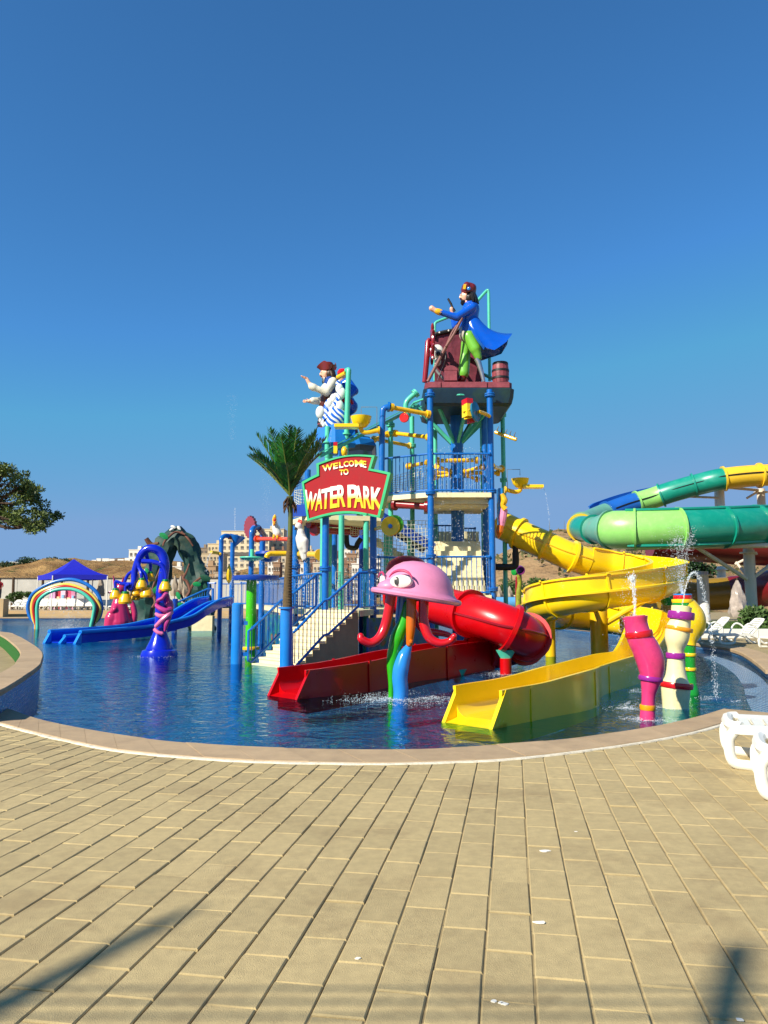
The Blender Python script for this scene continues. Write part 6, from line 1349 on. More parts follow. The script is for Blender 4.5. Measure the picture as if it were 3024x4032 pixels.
# gold sea creature and blue panel right of the tower
sh = thing('seahorse_panel', 'gold and pink sea creature relief on a blue panel right of the tower', 'ornament', U(1980, 2050, DA+.4)); q = MB(); q.box(U(1968, 2010, DA+.5), (.12, .5, 1.4)); q.build('panel', LBLUE, sh)
q = MB(); q.tube(spline([U(1975, 1945, DA+.2), U(1985, 1970, DA+.2), U(1980, 1990, DA+.2), U(1990, 2005, DA+.2)], 4), [.08, .12, .08, .1], 10); q.build('gold_figure', GOLD, sh); q = MB(); q.tube(spline([U(1984, 2005, DA+.3), U(1978, 2040, DA+.3), U(1975, 2070, DA+.3)], 4), [.13, .14, .1], 10); q.build('pink_figure', PINK, sh); q = MB(); q.tube(spline([U(1972, 2070, DA+.3), U(1966, 2095, DA+.3), U(1962, 2120, DA+.3)], 4), [.12, .12, .03], 10); q.build('orange_figure', JO, sh)
# birds
BW = fg('bird_white', '#dcdad0', rough=.3)
ck = thing('cockatoo_figure', 'white cockatoo figure with coral crest hanging beside the palm trunk', 'figure', U(1188, 2210, 19.6)); BY = 19.6
def BP(u, v, dy=0): return U(u, v, BY+dy)
blob('body', [(capm(BP(1188, 2130), BP(1184, 2095), .12, .10), 0), (capm(BP(1192, 2150), BP(1186, 2120), .15, .15), 0), (capm(BP(1196, 2195), BP(1192, 2150), .075, .13), 0), (capm(BP(1204, 2170, -.08), BP(1200, 2130, -.1), .06, .1), 0), (ballm(BP(1176, 2072), (.1, .1, .11)), 0)], [BW], ck, .025, 2)
for k in range(3): q = MB(); q.tube(spline([BP(1174+k*5, 2072), BP(1175+k*6, 2056), BP(1178+k*5, 2044+k*2)], 3), [.05, .05, .02], 8, squash=.6); q.build('crest_feather', fg('coral', '#e2543c'), ck)
q = MB(); q.tube([BP(1168, 2078, -.06), BP(1160, 2086, -.06)], [.04, .01], 8); q.build('beak', BLACK, ck)
for k in range(4): q = MB(); q.tube([BP(1194+k*3, 2180, -.05), BP(1192+k*4, 2208-k*3, -.06)], [.04, .03], 8, squash=.5); q.build('tail_feather', BW, ck)
gl_ = thing('goose_figure', 'white goose figure with open orange bill perched on the orange pipe', 'figure', U(1088, 2115, 25.8)); BY = 25.8
blob('body', [(capm(BP(1092, 2100), BP(1084, 2072), .15, .12), 0), (capm(BP(1084, 2072), BP(1082, 2055), .1, .085), 0), (ballm(BP(1082, 2050), (.09, .1, .09)), 0), (capm(BP(1098, 2105), BP(1096, 2128, .1), .1, .04), 0)], [BW], gl_, .03, 2)
q = MB(); q.tube([BP(1080, 2050, -.05), BP(1082, 2034, -.1), BP(1083, 2026, -.1)], [.075, .06, .02], 10); q.build('upper_bill', GOLD, gl_); q = MB(); q.tube([BP(1080, 2056, -.1), BP(1078, 2068, -.2)], [.06, .03], 10); q.build('lower_bill', ORG, gl_); q = MB(); q.ball(BP(1081, 2048, -.13), (.04, .03, .08), 8); q.build('throat', BRT, gl_)
for k in (-1, 1): q = MB(); q.tube([BP(1085+k*6, 2105, -.08), BP(1085+k*7, 2116, -.1), BP(1082+k*8, 2118, -.2)], [.045, .04, .03], 8); q.build('foot', GOLD, gl_)
# ================================================================== TREES AND BACKDROP
LEAFM = mat('pine_foliage', '#55651f', rough=.6, var=.5, scale=1.2, rnd=.45); BARK = mat('bark', '#4a3826', rough=.9, var=.3, scale=6, bump=.6)
def foliage(q, c, r, n, rn, L=.13, w_=.035):
    for _ in range(n):
        d = V((rn.gauss(0, 1), rn.gauss(0, 1), rn.gauss(0, 1))).normalized(); p = V(c)+V((d.x*r[0], d.y*r[1], d.z*r[2]))*rn.random()**.4
        a = (d+V((rn.gauss(0, .6), rn.gauss(0, .6), rn.gauss(0, .6)+.3))).normalized(); s_ = a.cross(V((rn.gauss(0, 1), rn.gauss(0, 1), rn.gauss(0, 1)))).normalized(); l = L*rn.uniform(.6, 1.4)
        q.add([p-s_*w_, p+s_*w_, p+a*l+s_*w_*.5, p+a*l-s_*w_*.5], [(0, 1, 2, 3)])
TY = 29.0; rn = random.Random(21)
tr = thing('pine_tree', 'spreading dark green pine tree reaching in from the left edge', 'tree', (-18.2, TY, 0))
def TQ(u, v, dy=0): return U(u, v, TY+dy)
q = MB(); q.tube(spline([V((-18.4, TY, -.02)), V((-18.2, TY, 1.6)), V((-17.6, TY, 3.2)), TQ(-110, 1960)], 5), [.3, .24, .2, .15], 12); q.build('trunk', BARK, tr)
pads = [(20, 1865, 55, 26), (75, 1915, 60, 30), (-20, 1910, 70, 40), (130, 1965, 45, 34), (40, 1950, 60, 22), (160, 2010, 34, 40), (110, 2045, 55, 20), (185, 2045, 20, 26), (150, 2085, 30, 22), (50, 2035, 55, 20), (-20, 2045, 60, 30), (-80, 1900, 70, 50), (-100, 2010, 60, 40), (20, 1850, 30, 20), (100, 1930, 40, 24), (75, 2062, 36, 14), (5, 1985, 30, 12), (170, 2065, 22, 18), (-160, 1940, 70, 60), (60, 1880, 30, 20), (120, 1945, 34, 20)]
for k, (u, v, a, b_) in enumerate(pads):
    c = TQ(u, v, rn.uniform(-1.0, 1.0)); s_ = TY/3049; q = MB(); j0_ = TQ(-110+rn.uniform(-10, 10), 1975+rn.uniform(-40, 60), 0); mid = j0_.lerp(c, .55)-Z*rn.uniform(.1, .4)
    q.tube(spline([j0_, mid, c], 5), [.075, .045, .02], 6)
    for _ in range(5):
        e = c+V((rn.uniform(-a, a)*s_, rn.uniform(-.6, .6), rn.uniform(-b_, b_)*s_)); q.tube([mid.lerp(c, rn.random()), e], [.02, .008], 4)
    bo_ = q.build('limb', BARK, tr)
    lf = MB(); ns = 6
    for _ in range(ns):
        cc_ = c+V((rn.uniform(-a, a)*s_, rn.uniform(-.7, .7), rn.uniform(-b_, b_)*s_)); foliage(lf, cc_, (.24, .24, .13), 70, rn, L=.1, w_=.026)
    o = lf.build('foliage_clump', LEAFM, bo_, smooth=0, recalc=False); o['kind'] = 'stuff'
# ---- terrace along the far side
ter = thing('far_terrace', 'raised cream terrace along the far side of the pool with a step', 'terrace', (-20, 82, 0))
TER = mat('terrace_floor', '#b79c72', rough=.85, var=.12, scale=1)
q = MB(); q.box((-24, 88, .1), (60, 34, .8)); q.build('floor', TER, ter, smooth=0); q = MB(); q.box((-24, 70.6, .08), (60, .7, .3)); q.build('step', TER, ter, smooth=0)
TZ = .5
bw = thing('boundary_wall', 'long pale grey rendered wall behind the loungers at left', 'wall', (-28, 92, TZ)); RW = mat('grey_render', '#b9b7ae', rough=.85, var=.1, scale=.6, dirt='#7d776a', damt=.4, dscale=.4)
for k in range(9):
    q = MB(); q.box((-52+k*5.6, 92, TZ+1.75), (5.56, .25, 3.5)); q.build('wall_panel', RW, bw, smooth=0)
q = MB(); q.box((-29.5, 92, TZ+3.55), (51, .4, .12)); q.build('cap', mat('dark_cap', '#3a3530'), bw, smooth=0)
for k, u in enumerate((52, 168, 243, 345)):
    p_ = U(u, 2300, 90); t = thing('timber_post', ORD[k]+' slim brown timber post from the left before the grey wall', 'post', (p_.x, 90, TZ), 'timber posts by the grey wall'); q = MB(); q.tube([V((p_.x, 90, TZ)), V((p_.x+.05, 90, TZ+1.6)), V((p_.x, 90, TZ+3.6))], [.2, .17, .15], 8); q.build('shaft', BARK, t)
# ---- blue canopy tent
TD = 75.0; CNV = mat('canopy_blue', '#0a12a8', rough=.6, var=.08, bump=.2, bscale=2)
ct = thing('canopy_tent', 'peaked royal blue canopy tent behind the rainbow arch', 'tent', (U(290, 2400, TD).x, TD, TZ))
fl_, fr_, bl2, br2 = U(208, 2262, TD-1.5), U(424, 2264, TD), U(150, 2260, TD+2.5), U(366, 2262, TD+4.0); ap = U(291, 2201, TD+1.2); zt = fl_.z
for p_ in (fr_, bl2, br2): p_.z = zt
q = MB(); cor = [fl_, fr_, br2, bl2]; N_ = 8
for k in range(4):
    a, b_ = cor[k], cor[(k+1) % 4]; g = []
    for i in range(N_+1):
        row = []
        for j in range(N_+1):
            e = a.lerp(b_, j/N_); t_ = i/N_; p_ = e.lerp(ap, t_); p_ = V((p_.x, p_.y, zt+(ap.z-zt)*(t_**1.5)*(1 if True else 0)+.12*math.sin(math.pi*t_)*0)); row.append(p_)
        g.append(row)
    q.add([p_ for r in g for p_ in r]+[p_-Z*.03 for r in g for p_ in r], [(i*(N_+1)+j, i*(N_+1)+j+1, (i+1)*(N_+1)+j+1, (i+1)*(N_+1)+j) for i in range(N_) for j in range(N_)])
q.build('roof', CNV, ct, smooth=40)
for k in range(4):
    a, b_ = cor[k], cor[(k+1) % 4]; q = MB(); n_ = 16; r0 = []
    for j in range(n_+1):
        e = a.lerp(b_, j/n_); d = (b_-a).normalized().cross(Z)*.02; h = .42+.04*abs(math.sin(j*1.3)); r0.append([e+d+Z*.01, e-d+Z*.01, e-d-Z*h, e+d-Z*h])
    q.loft(r0); q.build('valance', CNV, ct, smooth=40)
for k, c_ in enumerate(cor): q = MB(); q.cyl(V((c_.x, c_.y, TZ)), c_-Z*.1, .06, 8); q.build('leg', WPAINT, ct)
# ---- pastel play panels under the tent
pp_ = thing('pastel_playhouse', 'pink, red and pale blue playhouse front under the blue canopy', 'playhouse', (U(250, 2350, 82).x, 82, TZ))
for k, (u0, u1, v0, v1, cl) in enumerate(((200, 222, 2322, 2362, '#d8a0c8'), (222, 243, 2318, 2362, '#c02838'), (243, 262, 2322, 2362, '#e8c8d8'), (262, 284, 2316, 2362, '#d04a70'), (284, 300, 2322, 2362, '#d888a8'))):
    a, b_ = U(u0, v0, 82), U(u1, v0, 82); q = MB(); q.box(((a.x+b_.x)/2, 82+.2*(k % 2), (a.z+TZ)/2), (b_.x-a.x-.03, .5, a.z-TZ)); o = q.build('panel', mat('pastel%d' % k, cl, rough=.6), pp_, smooth=0)
    q = MB(); q.box(((a.x+b_.x)/2, 81.7+.2*(k % 2), TZ+.9+.2*k % .5), ((b_.x-a.x)*.5, .06, .5)); q.build('window', mat('pastel_win%d' % (k % 2), ('#8fc0e0', '#f0d0a0')[k % 2], rough=.5), o, smooth=0)
# ---- sun loungers
def make_lounger(back=.75):
    t = thing('sun_lounger', 'white plastic sun lounger', 'sun lounger', (0, 0, 0), 'white sun loungers'); H = .33
    for s_ in (-1, 1):
        y = s_*.31; q = MB()
        q.box((.62, y, H-.015), (1.2, .075, .07)); P = spline([V((.03, y, H-.03)), V((-.02, y, .22)), V((0, y, .06)), V((.12, y, .03)), V((.4, y, .03)), V((.52, y, .07)), V((.55, y, .2)), V((.66, y, H-.04))], 5); q.tube(P, .042, 8, squash=.8)
        q.build('side_frame', WHITE, t, smooth=50)
        q = MB(); q.tube(spline([V((.75, y, H-.03)), V((.95, y*1.1, .62)), V((1.15, y*1.12, .68)), V((1.38, y*1.1, .5)), V((1.42, y, .1)), V((1.5, y, .03))], 5), .032, 8, squash=.8); q.build('arm_loop', WHITE, t, smooth=50)
        q = MB(); q.tube(spline([V((1.15, y, H-.03)), V((1.4, y, .2)), V((1.62, y, .03)), V((1.75, y, .03))], 4), .04, 8); q.build('rear_leg', WHITE, t, smooth=50)
    q = MB(); q.tube(spline([V((.08, -.31, H)), V((.01, -.25, H)), V((-.01, 0, H)), V((.01, .25, H)), V((.08, .31, H))], 5), .045, 8); q.build('foot_rail', WHITE, t)
    for k in range(11): q = MB(); q.box((.12+k*.1, 0, H), (.075, .58, .022)); q.build('slat', WHITE, t, smooth=0)
    q = MB(); d = V((math.cos(back), 0, math.sin(back))); o_ = V((1.2, 0, H))
    for s_ in (-1, 1): q.tube([o_+V((0, s_*.27, 0)), o_+d*.6+V((0, s_*.27, 0)), o_+d*.74+V((0, s_*.22, 0))], .035, 8)
    q.tube([o_+d*.74+V((0, -.22, 0)), o_+d*.76, o_+d*.74+V((0, .22, 0))], .035, 8); bk = q.build('backrest', WHITE, t)
    for k in range(7): q = MB(); q.box(o_+d*(.06+.1*k), (.07, .52, .022), RY(-back)); q.build('back_slat', WHITE, bk, smooth=0)
    return t
proto = make_lounger(); pused = [False]
def lounger(x, y, z, rz, label, group='white sun loungers', sc_=1.0):
    o = proto if not pused[0] else copy_tree(proto); pused[0] = True
    o.location = (x, y, z); o.rotation_euler = (0, 0, rz); o['label'] = label; o['group'] = group; o.scale = (sc_,)*3; return o
lounger(3.24, 7.41, 0.002, -.36, 'nearest whole white sun lounger foot by the pool corner at right', sc_=1.1); lounger(3.0, 6.3, .002, -.40, 'white sun lounger end barely in frame at the bottom right edge', sc_=1.1)
lounger(11.3, 26.6, .0, .18, 'white sun lounger with raised back, front one of the pair by the mosaic bench'); lounger(10.95, 28.6, 0, .12, 'white sun lounger behind the front one of the pair, beside the yellow leg post'); lounger(11.9, 24.2, 0, .3, 'white sun lounger cut off at the right edge beside the grass mound')
for k, (u, Y, rz) in enumerate(((2215, 46, .1), (2290, 45, -.1), (2370, 43.5, .15))): p_ = U(u, 2450, Y); lounger(p_.x, Y, 0, rz, ORD[k]+' white sun lounger from the left on the deck below the yellow spiral', 'loungers below the yellow spiral')
for k, (u, Y, rz) in enumerate(((2085, 50, 2.0), (2125, 49, 1.6))): p_ = U(u, 2430, Y); lounger(p_.x, Y, 0, rz, ORD[k]+' white sun lounger from the left behind the red tube end', 'loungers behind the red tube')
for k, u in enumerate((28, 52, 88)): p_ = U(u, 2390, 77); lounger(p_.x, 77, TZ, 1.45, ORD[k]+' white sun lounger from the left in the row left of the rainbow arch', 'lounger row left of the arch', 1.15)
for k in range(11): p_ = U(158+k*24, 2390, 76); lounger(p_.x, 76+.15*(k % 3), TZ, 1.57+.05*((k*7) % 3-1), ORD[k]+' white sun lounger from the left under the blue canopy', 'lounger row under the canopy', 1.15)
for k in range(6): p_ = U(440+k*22, 2390, 76); lounger(p_.x, 76, TZ, 1.5, ORD[k]+' white sun lounger from the left behind the pink animal', 'lounger row behind the pink animal', 1.1)
# white towels on the canopy row
for k in range(6):
    p_ = U(165+k*36, 2390, 75.2); t = MB(); t.box((p_.x, 75.6, TZ+.75), (.75, .06, .75), RX(-.2)); tag(t.build('towel', WPAINT, smooth=0), ORD[k]+' white towel from the left hanging over the canopy loungers', 'towel', 'towels under the canopy')
# ---- person at the left edge, on a small guard stand
ps = thing('guard_stand', 'small tan stand at the far left edge', 'stand', (U(-8, 2400, 69).x, 69, 0)); gx = U(-6, 2400, 69).x; q = MB(); q.box((gx, 69, .8), (1.3, 1.0, 1.6)); q.build('box', TER, ps, smooth=0)
pe_ = thing('person', 'person in a red top and dark trousers standing at the far left edge', 'person', (gx, 69, 1.6)); PX = V((gx, 69, 1.6))
PC = [(capm(PX+V((-.1, 0, .1)), PX+V((-.09, 0, .5)), .065, .08), 0), (capm(PX+V((-.09, 0, .5)), PX+V((-.08, 0, .88)), .085, .11), 0), (capm(PX+V((.1, 0, .1)), PX+V((.1, 0, .5)), .065, .08), 0), (capm(PX+V((.1, 0, .5)), PX+V((.08, 0, .88)), .085, .11), 0), (capm(PX+V((-.1, -.06, .04)), PX+V((-.1, -.16, .04)), .05, .04), 2), (capm(PX+V((.1, -.06, .04)), PX+V((.1, -.16, .04)), .05, .04), 2), (capm(PX+V((0, 0, .92)), PX+V((0, 0, 1.35)), .16, .19), 1), (capm(PX+V((.22, 0, 1.38)), PX+V((.3, -.02, 1.12)), .065, .05), 1), (capm(PX+V((.3, -.02, 1.12)), PX+V((.2, -.14, .95)), .045, .035), 3), (capm(PX+V((-.22, 0, 1.38)), PX+V((-.28, 0, 1.12)), .065, .05), 1), (capm(PX+V((-.28, 0, 1.12)), PX+V((-.26, -.05, .85)), .045, .035), 3), (capm(PX+V((0, 0, 1.45)), PX+V((0, 0, 1.55)), .055, .05), 3), (ballm(PX+V((0, 0, 1.66)), (.085, .1, .12)), 3)]
blob('body', PC, [mat('dark_cloth', '#1c1e2a', rough=.9), mat('red_cloth', '#a01622', rough=.9), BLACK, mat('skin', '#8a5a40', rough=.6)], pe_, .03, 2)
q = MB(); q.ball(PX+V((0, .02, 1.71)), (.095, .105, .1), 12); q.build('hair', HAIR, pe_)
for (dx, ax) in ((.2, -.14), (-.26, -.05)):
    for k in range(5): q = MB(); b0 = PX+V((dx+.015*(k-2), ax-.01, .92 if dx > 0 else .81)); q.tube([b0, b0-Z*.05, b0-Z*.09+V((0, .01, 0))], [.012, .011, .006], 5); q.build('finger' if k else 'thumb', MATS['skin'], pe_)
for k in (-1, 1): q = MB(); q.ball(PX+V((.035*k, -.092, 1.67)), .014, 6); q.build('eye', BLACK, pe_)
# ---- closed parasols
CLO = mat('parasol_cloth', '#9a8c78', rough=.9, var=.2, scale=4, bump=.5, bscale=6)
def parasol(u, v0, v1, Y, lab, grp=None, m=None, w_=.22):
    t0 = U(u, v0, Y); b0 = U(u, v1, Y); t = thing('closed_parasol', lab, 'parasol', (t0.x, Y, max(0, b0.z)), grp); q = MB(); h = t0.z-b0.z; rr = []
    n_ = 16
    for i in range(8):
        z = i/7; r = w_*(.9*(1-z)**.7+.12)*(1 if i > 0 else .75); rr.append([V((t0.x+r*(1+.22*math.cos(5*a+i))*math.cos(a), Y+r*(1+.22*math.cos(5*a+i))*math.sin(a), b0.z+h*(.18+.82*z))) for a in [2*math.pi*k/n_ for k in range(n_)]])
    q.loft(rr); q.build('folded_cloth', m or CLO, t, smooth=50); q = MB(); q.cyl(V((t0.x, Y, 0 if Y < 68 else TZ)), V((t0.x, Y, t0.z+.1)), .04, 8); q.build('pole', BARK, t); q = MB(); q.lathe([(.3, 0), (.3, .08), (.06, .12)], V((t0.x, Y, 0 if Y < 68 else TZ)), 14); q.build('base', TER, t)
for k, u in enumerate((398, 520, 690, 712, 730)): parasol(u, 2268, 2365, 80, ORD[k]+' folded beige parasol from the left along the grey wall', 'parasols along the grey wall', w_=.45)
for k, u in enumerate((1945, 1966, 2006, 2072, 2090)): parasol(u, 2308, 2365, 58, ORD[k]+' folded beige parasol from the left before the low white wall', 'parasols behind the tower', w_=.3)
parasol(2902, 2285, 2462, 36, 'tall parasol wrapped in clear plastic beside the white steel column', None, mat('plastic_wrap', '#a8998c', rough=.25, var=.25, scale=5, bump=.8, bscale=7), .45)
# ---- right back: white wall, pale tube slides, spray posts, lawn
rw = thing('white_wall', 'low white wall far behind the red tube slide', 'wall', (9.5, 62, 0)); q = MB(); q.box((10.5, 62, .85), (9, .3, 1.9)); q.build('wall', WPAINT, rw, smooth=0); q = MB(); q.box((10.5, 62, 1.84), (9.1, .4, .08)); q.build('coping', CREAM, rw, smooth=0)
for nm, cl, u0, u1 in (('pale blue', '#5a9ac8', 1940, 2030), ('pale yellow', '#d8b850', 2040, 2130)):
    t = thing('tube_slide', nm+' tube slide lying low before the white wall', 'water slide', (U((u0+u1)/2, 2390, 55).x, 55, 0)); q = MB(); q.tube([U(u0, 2374, 55), U(u1, 2374, 55)], .42, 16); q.build('tube', fg(nm.replace(' ', '_')+'_tube', cl), t); q = MB(); q.cyl(V((U(u0+20, 2374, 55).x, 55, 0)), U(u0+20, 2374, 55), .1, 8); q.cyl(V((U(u1-20, 2374, 55).x, 55, 0)), U(u1-20, 2374, 55), .1, 8); q.build('support', STL, t)
sp2 = thing('bucket_spray_post', 'spotted green and yellow spray post topped by purple and green buckets', 'water feature', (U(2046, 2400, 42).x, 42, FLZ)); PB = U(2044, 2400, 42)
q = MB(); q.tube(spline([V((PB.x, 42, FLZ)), U(2042, 2360, 42), U(2046, 2300, 42), U(2044, 2262, 42)], 5), [.17, .15, .13, .13], 14); q.build('stem', mat('spotted', '#8a8a1a', rough=.4, var=.6, scale=4), sp2); q = MB(); q.tube(spline([V((PB.x-.1, 42.1, FLZ)), U(2036, 2330, 42.1), U(2037, 2270, 42.1)], 5), [.1, .1, .1], 10); q.build('second_stem', REDM, sp2)
q = MB(); q.lathe([(.02, -.26), (.18, -.2), (.24, 0), (.24, .18), (.2, .18), (.19, -.1), (.02, -.18)], U(2047, 2243, 41.8), 20, R=look(V((.1, -.9, -.3)))); q.build('purple_bucket', fg('purple2', '#7a2a6a'), sp2); q = MB(); q.lathe([(.02, -.2), (.2, -.1), (.22, .1), (.1, .15)], U(2028, 2250, 42.2), 16, R=look(V((-.8, -.5, 0)))); q.build('green_bucket', GR2, sp2)
GRASS = mat('lawn', '#3e5a1c', rough=.9, var=.4, scale=2, bump=.8, bscale=12)
def grass(q, x0, x1, y0, y1, z, n, rn, h=.16):
    for _ in range(n):
        x, y = rn.uniform(x0, x1), rn.uniform(y0, y1); a = rn.uniform(0, 6.28); w_ = .018; hh = h*rn.uniform(.5, 1.3); d = V((math.cos(a), math.sin(a), 0)); zz = z(x, y) if callable(z) else z; p_ = V((x, y, zz)); t_ = p_+Z*hh+V((rn.gauss(0, .05), rn.gauss(0, .05), 0)); q.add([p_-d*w_, p_+d*w_, t_], [(0, 1, 2)])
rn = random.Random(8); q = MB(); q.box((18.5, 36, .1), (14, 9, .3)); struct(q.build('lawn', GRASS, smooth=0))
q = MB(); grass(q, 11.6, 25, 31.6, 40, .25, 9000, rn, .22); stuff(q.build('lawn_grass', GRASS, smooth=0, recalc=False), 'rough green grass of the lawn behind the right loungers', 'grass')
q = MB(); q.ball((13.9, 23.0, -.1), (1.5, 1.2, .55), 20); struct(q.build('grass_mound', GRASS)); q = MB(); grass(q, 12.5, 15.2, 21.9, 24.1, lambda x, y: -.1+.55*math.sqrt(max(.02, 1-((x-13.9)/1.5)**2-((y-23)/1.2)**2)), 5000, rn, .14); stuff(q.build('mound_grass', GRASS, smooth=0, recalc=False), 'bright grass on the small mound at the right edge', 'grass')
lk = thing('low_kerb', 'low white kerb along the lawn behind the right loungers', 'kerb', (18, 31, 0)); q = MB(); q.box((18, 31.2, .16), (14, .5, .36)); q.build('kerb', WPAINT, lk, smooth=0)
BUSH = mat('bush_leaf', '#22401a', rough=.6, var=.5, scale=1, rnd=.4)
def bush(u, v, Y, w_, h, lab, n=14, m=None, zb=None, grp=None, name='bush'):
    c = U(u, v, Y); t = thing(name, lab, 'bush', (c.x, Y, c.z if zb is None else zb), grp); rn = random.Random(int(u*7+v)); q = MB(); zb_ = c.z-h if zb is None else zb
    q.tube([V((c.x, Y, zb_-.3)), V((c.x, Y, c.z))], [.12, .06], 6); q.build('stem', BARK, t); q = MB()
    for _ in range(n): foliage(q, c+V((rn.uniform(-w_, w_)*.7, rn.uniform(-w_, w_)*.7, rn.uniform(-h, h)*.7)), (w_*.42, w_*.42, h*.42), 130, rn, L=.05*w_+.1, w_=.03*w_+.03)
    o = q.build('foliage', m or BUSH, t, smooth=0, recalc=False); o['kind'] = 'stuff'
bush(2752, 2250, 50, 1.0, 1.0, 'dark round tree crown in the shade below the green slide', 20, zb=0, name='dark_tree'); bush(2700, 2330, 52, 1.1, .8, 'dark bush behind the yellow spiral at right', 14, zb=0)
for k, (u, v, Y, w_, h) in enumerate(((1960, 2345, 75, 1.3, .9), (2010, 2330, 80, 1.6, 1.0), (2130, 2315, 85, 1.8, 1.0), (2080, 2335, 78, 1.5, .8))): bush(u, v, Y, w_, h, ('green bush right behind the tower column below the hillside', 'second green bush from the tower below the hillside', 'rightmost green bush below the hillside', 'third green bush from the tower below the hillside')[k], 16, mat('bush_leaf2', '#46602a', rough=.7, var=.4, rnd=.4), 0, 'bushes below the hillside')
bush(2995, 2440, 34, .9, .5, 'leafy bush by the white column at the right edge', 14, MATS['bush_leaf2'], .25)
for k, (u, v) in enumerate(((50, 2352), (70, 2345), (122, 2350))): bush(u, v, 84, .8, .5, ORD[k]+' spiky plant from the left before the grey wall', 6, MATS['bush_leaf2'], TZ, 'plants before the grey wall')
for k, (u, v, w_) in enumerate(((60, 2246, 4), (75, 2222, 7), (100, 2230, 5), (130, 2222, 6), (235, 2216, 6))): bush(u, v, 265, w_, 2.2, ORD[k]+' dark green bush from the left on the clifftop', 8, MATS['bush_leaf'], None, 'clifftop bushes')
# scattered scrub on the right hillside
hs = [o for o in bpy.data.objects if o.name == 'hillside'][0]; hv = [hs.location+v.co for v in hs.data.vertices]; rn = random.Random(12); q = MB()
for _ in range(1100):
    p_ = rn.choice(hv[:14*131]); p_ = p_+V((rn.uniform(-3, 3), rn.uniform(-3, 3), 0)); foliage(q, p_, (.9, .9, .45), 9, rn, L=.6, w_=.25)
stuff(q.build('hillside_scrub', mat('dry_scrub', '#5f5f38', rough=.9, var=.3, rnd=.3), smooth=0, recalc=False), 'low dry scrub dotted over the right hillside', 'scrub')
# ================================================================== TOWN
GLASS = mat('window_dark', '#6a655c', rough=.3, var=.25); WFR = mat('window_frame', '#cfc6b4', rough=.7)
wm = {}
def wmesh(w_, h):
    k = (round(w_, 2), round(h, 2))
    if k not in wm:
        b = MB(); b.box((0, 0, 0), (w_, .3, h)); o = b.build('w', GLASS, smooth=0); wm[k] = o.data; o.data.transform(Matrix.Translation((0, 0, -h/2))); C.objects.unlink(o); bpy.data.objects.remove(o)
        b = MB(); b.box((0, 0, 0), (w_*1.25, .16, .14)); o = b.build('s', WFR, smooth=0); wm[('s',)+k] = o.data; C.objects.unlink(o); bpy.data.objects.remove(o)
    return wm[k], wm[('s',)+k]
def building(u0, u1, v0, D, col, rows, cols, label, grp=None, name='town_building', zb=-2, roof=True, fh=None, wscale=1.0, rot=0.0, rough=.85, band=None):
    a, b_ = U(u0, v0, D), U(u1, v0, D); w_ = b_.x-a.x; h = a.z-zb; cx = (a.x+b_.x)/2; dp = min(14, max(5, w_*.7)); t = thing(name, label, 'building', (cx, D, zb), grp)
    m = mat('wall_'+col.strip('#'), col, rough=rough, var=.12, scale=.15, dirt='#7a6a54', damt=.3, dscale=.2); q = MB(); q.box((cx, D+dp/2, zb+h/2), (w_, dp, h)); wl = q.build('wall', m, t, smooth=0)
    if roof:
        q = MB(); q.box((cx, D+dp/2, zb+h+.1), (w_+.3, dp+.3, .22)); rf = q.build('roof', m, t, smooth=0); q = MB(); q.box((cx+w_*.2, D+dp/2, zb+h+.9), (w_*.25, dp*.4, 1.5)); q.build('roof_hut', m, rf, smooth=0)
    fh = fh or 3.0; vis_h = min(h, rows*fh); ww, hh = w_/cols*.45*wscale, fh*.48
    for r in range(rows):
        for c in range(cols):
            z = zb+h-.6-fh*(r+.5); x = a.x+w_*(c+.5)/cols
            if z < zb+1: continue
            me, sme = wmesh(ww, hh); o = bpy.data.objects.new('window', me); C.objects.link(o); o.parent = t; o.location = V((x, D-.02, z+hh*0))-V((cx, D, zb))
            if cols < 12: s2 = bpy.data.objects.new('sill', sme); C.objects.link(s2); s2.parent = o; s2.location = (0, -.1, -hh*.58)
    if band:
        q = MB(); z = zb+h-.6-fh*band; q.box((cx, D-.1, z), (w_*.98, .3, fh*.55)); q.build('glass_band', GLASS, t, smooth=0)
    return t
building(872, 1060, 2092, 300, '#d9c9a6', 9, 8, 'large cream hotel block behind the left pipes', None, 'hotel_building', fh=2.3, band=3.6); building(980, 1118, 2084, 305, '#cdbd9c', 8, 6, 'cream hotel wing with roof hut behind the goose figure', None, 'hotel_building', fh=2.3, band=3.4)
building(818, 872, 2142, 310, '#c9b894', 4, 4, 'cream apartment block left of the hotel', None, fh=2.6); building(776, 816, 2158, 320, '#8a7a68', 2, 3, 'dark topped house left of the cream apartment block', None, fh=2.6); building(770, 880, 2180, 260, '#c4b08c', 6, 8, 'wide beige stepped block right of the rock arch', None, fh=2.0)
building(760, 850, 2230, 210, '#a88a68', 5, 7, 'unfinished brown concrete block right of the rock arch', None, fh=1.7); building(845, 930, 2255, 200, '#b8a58a', 4, 5, 'shaded beige house below the hotel', None, fh=1.6)
building(508, 560, 2165, 320, '#e4dfd0', 3, 3, 'white villa standing on the clifftop above the flower lamp', None, 'villa', fh=2.6, zb=12); building(660, 715, 2232, 250, '#ded8c8', 3, 5, 'white row house seen through the rock arch', None, fh=1.8)
tc_ = [('#9a7a5e', 'brown'), ('#c8b79a', 'beige'), ('#e0dace', 'white'), ('#8a6650', 'russet')]; rn = random.Random(17)
CNT = {}
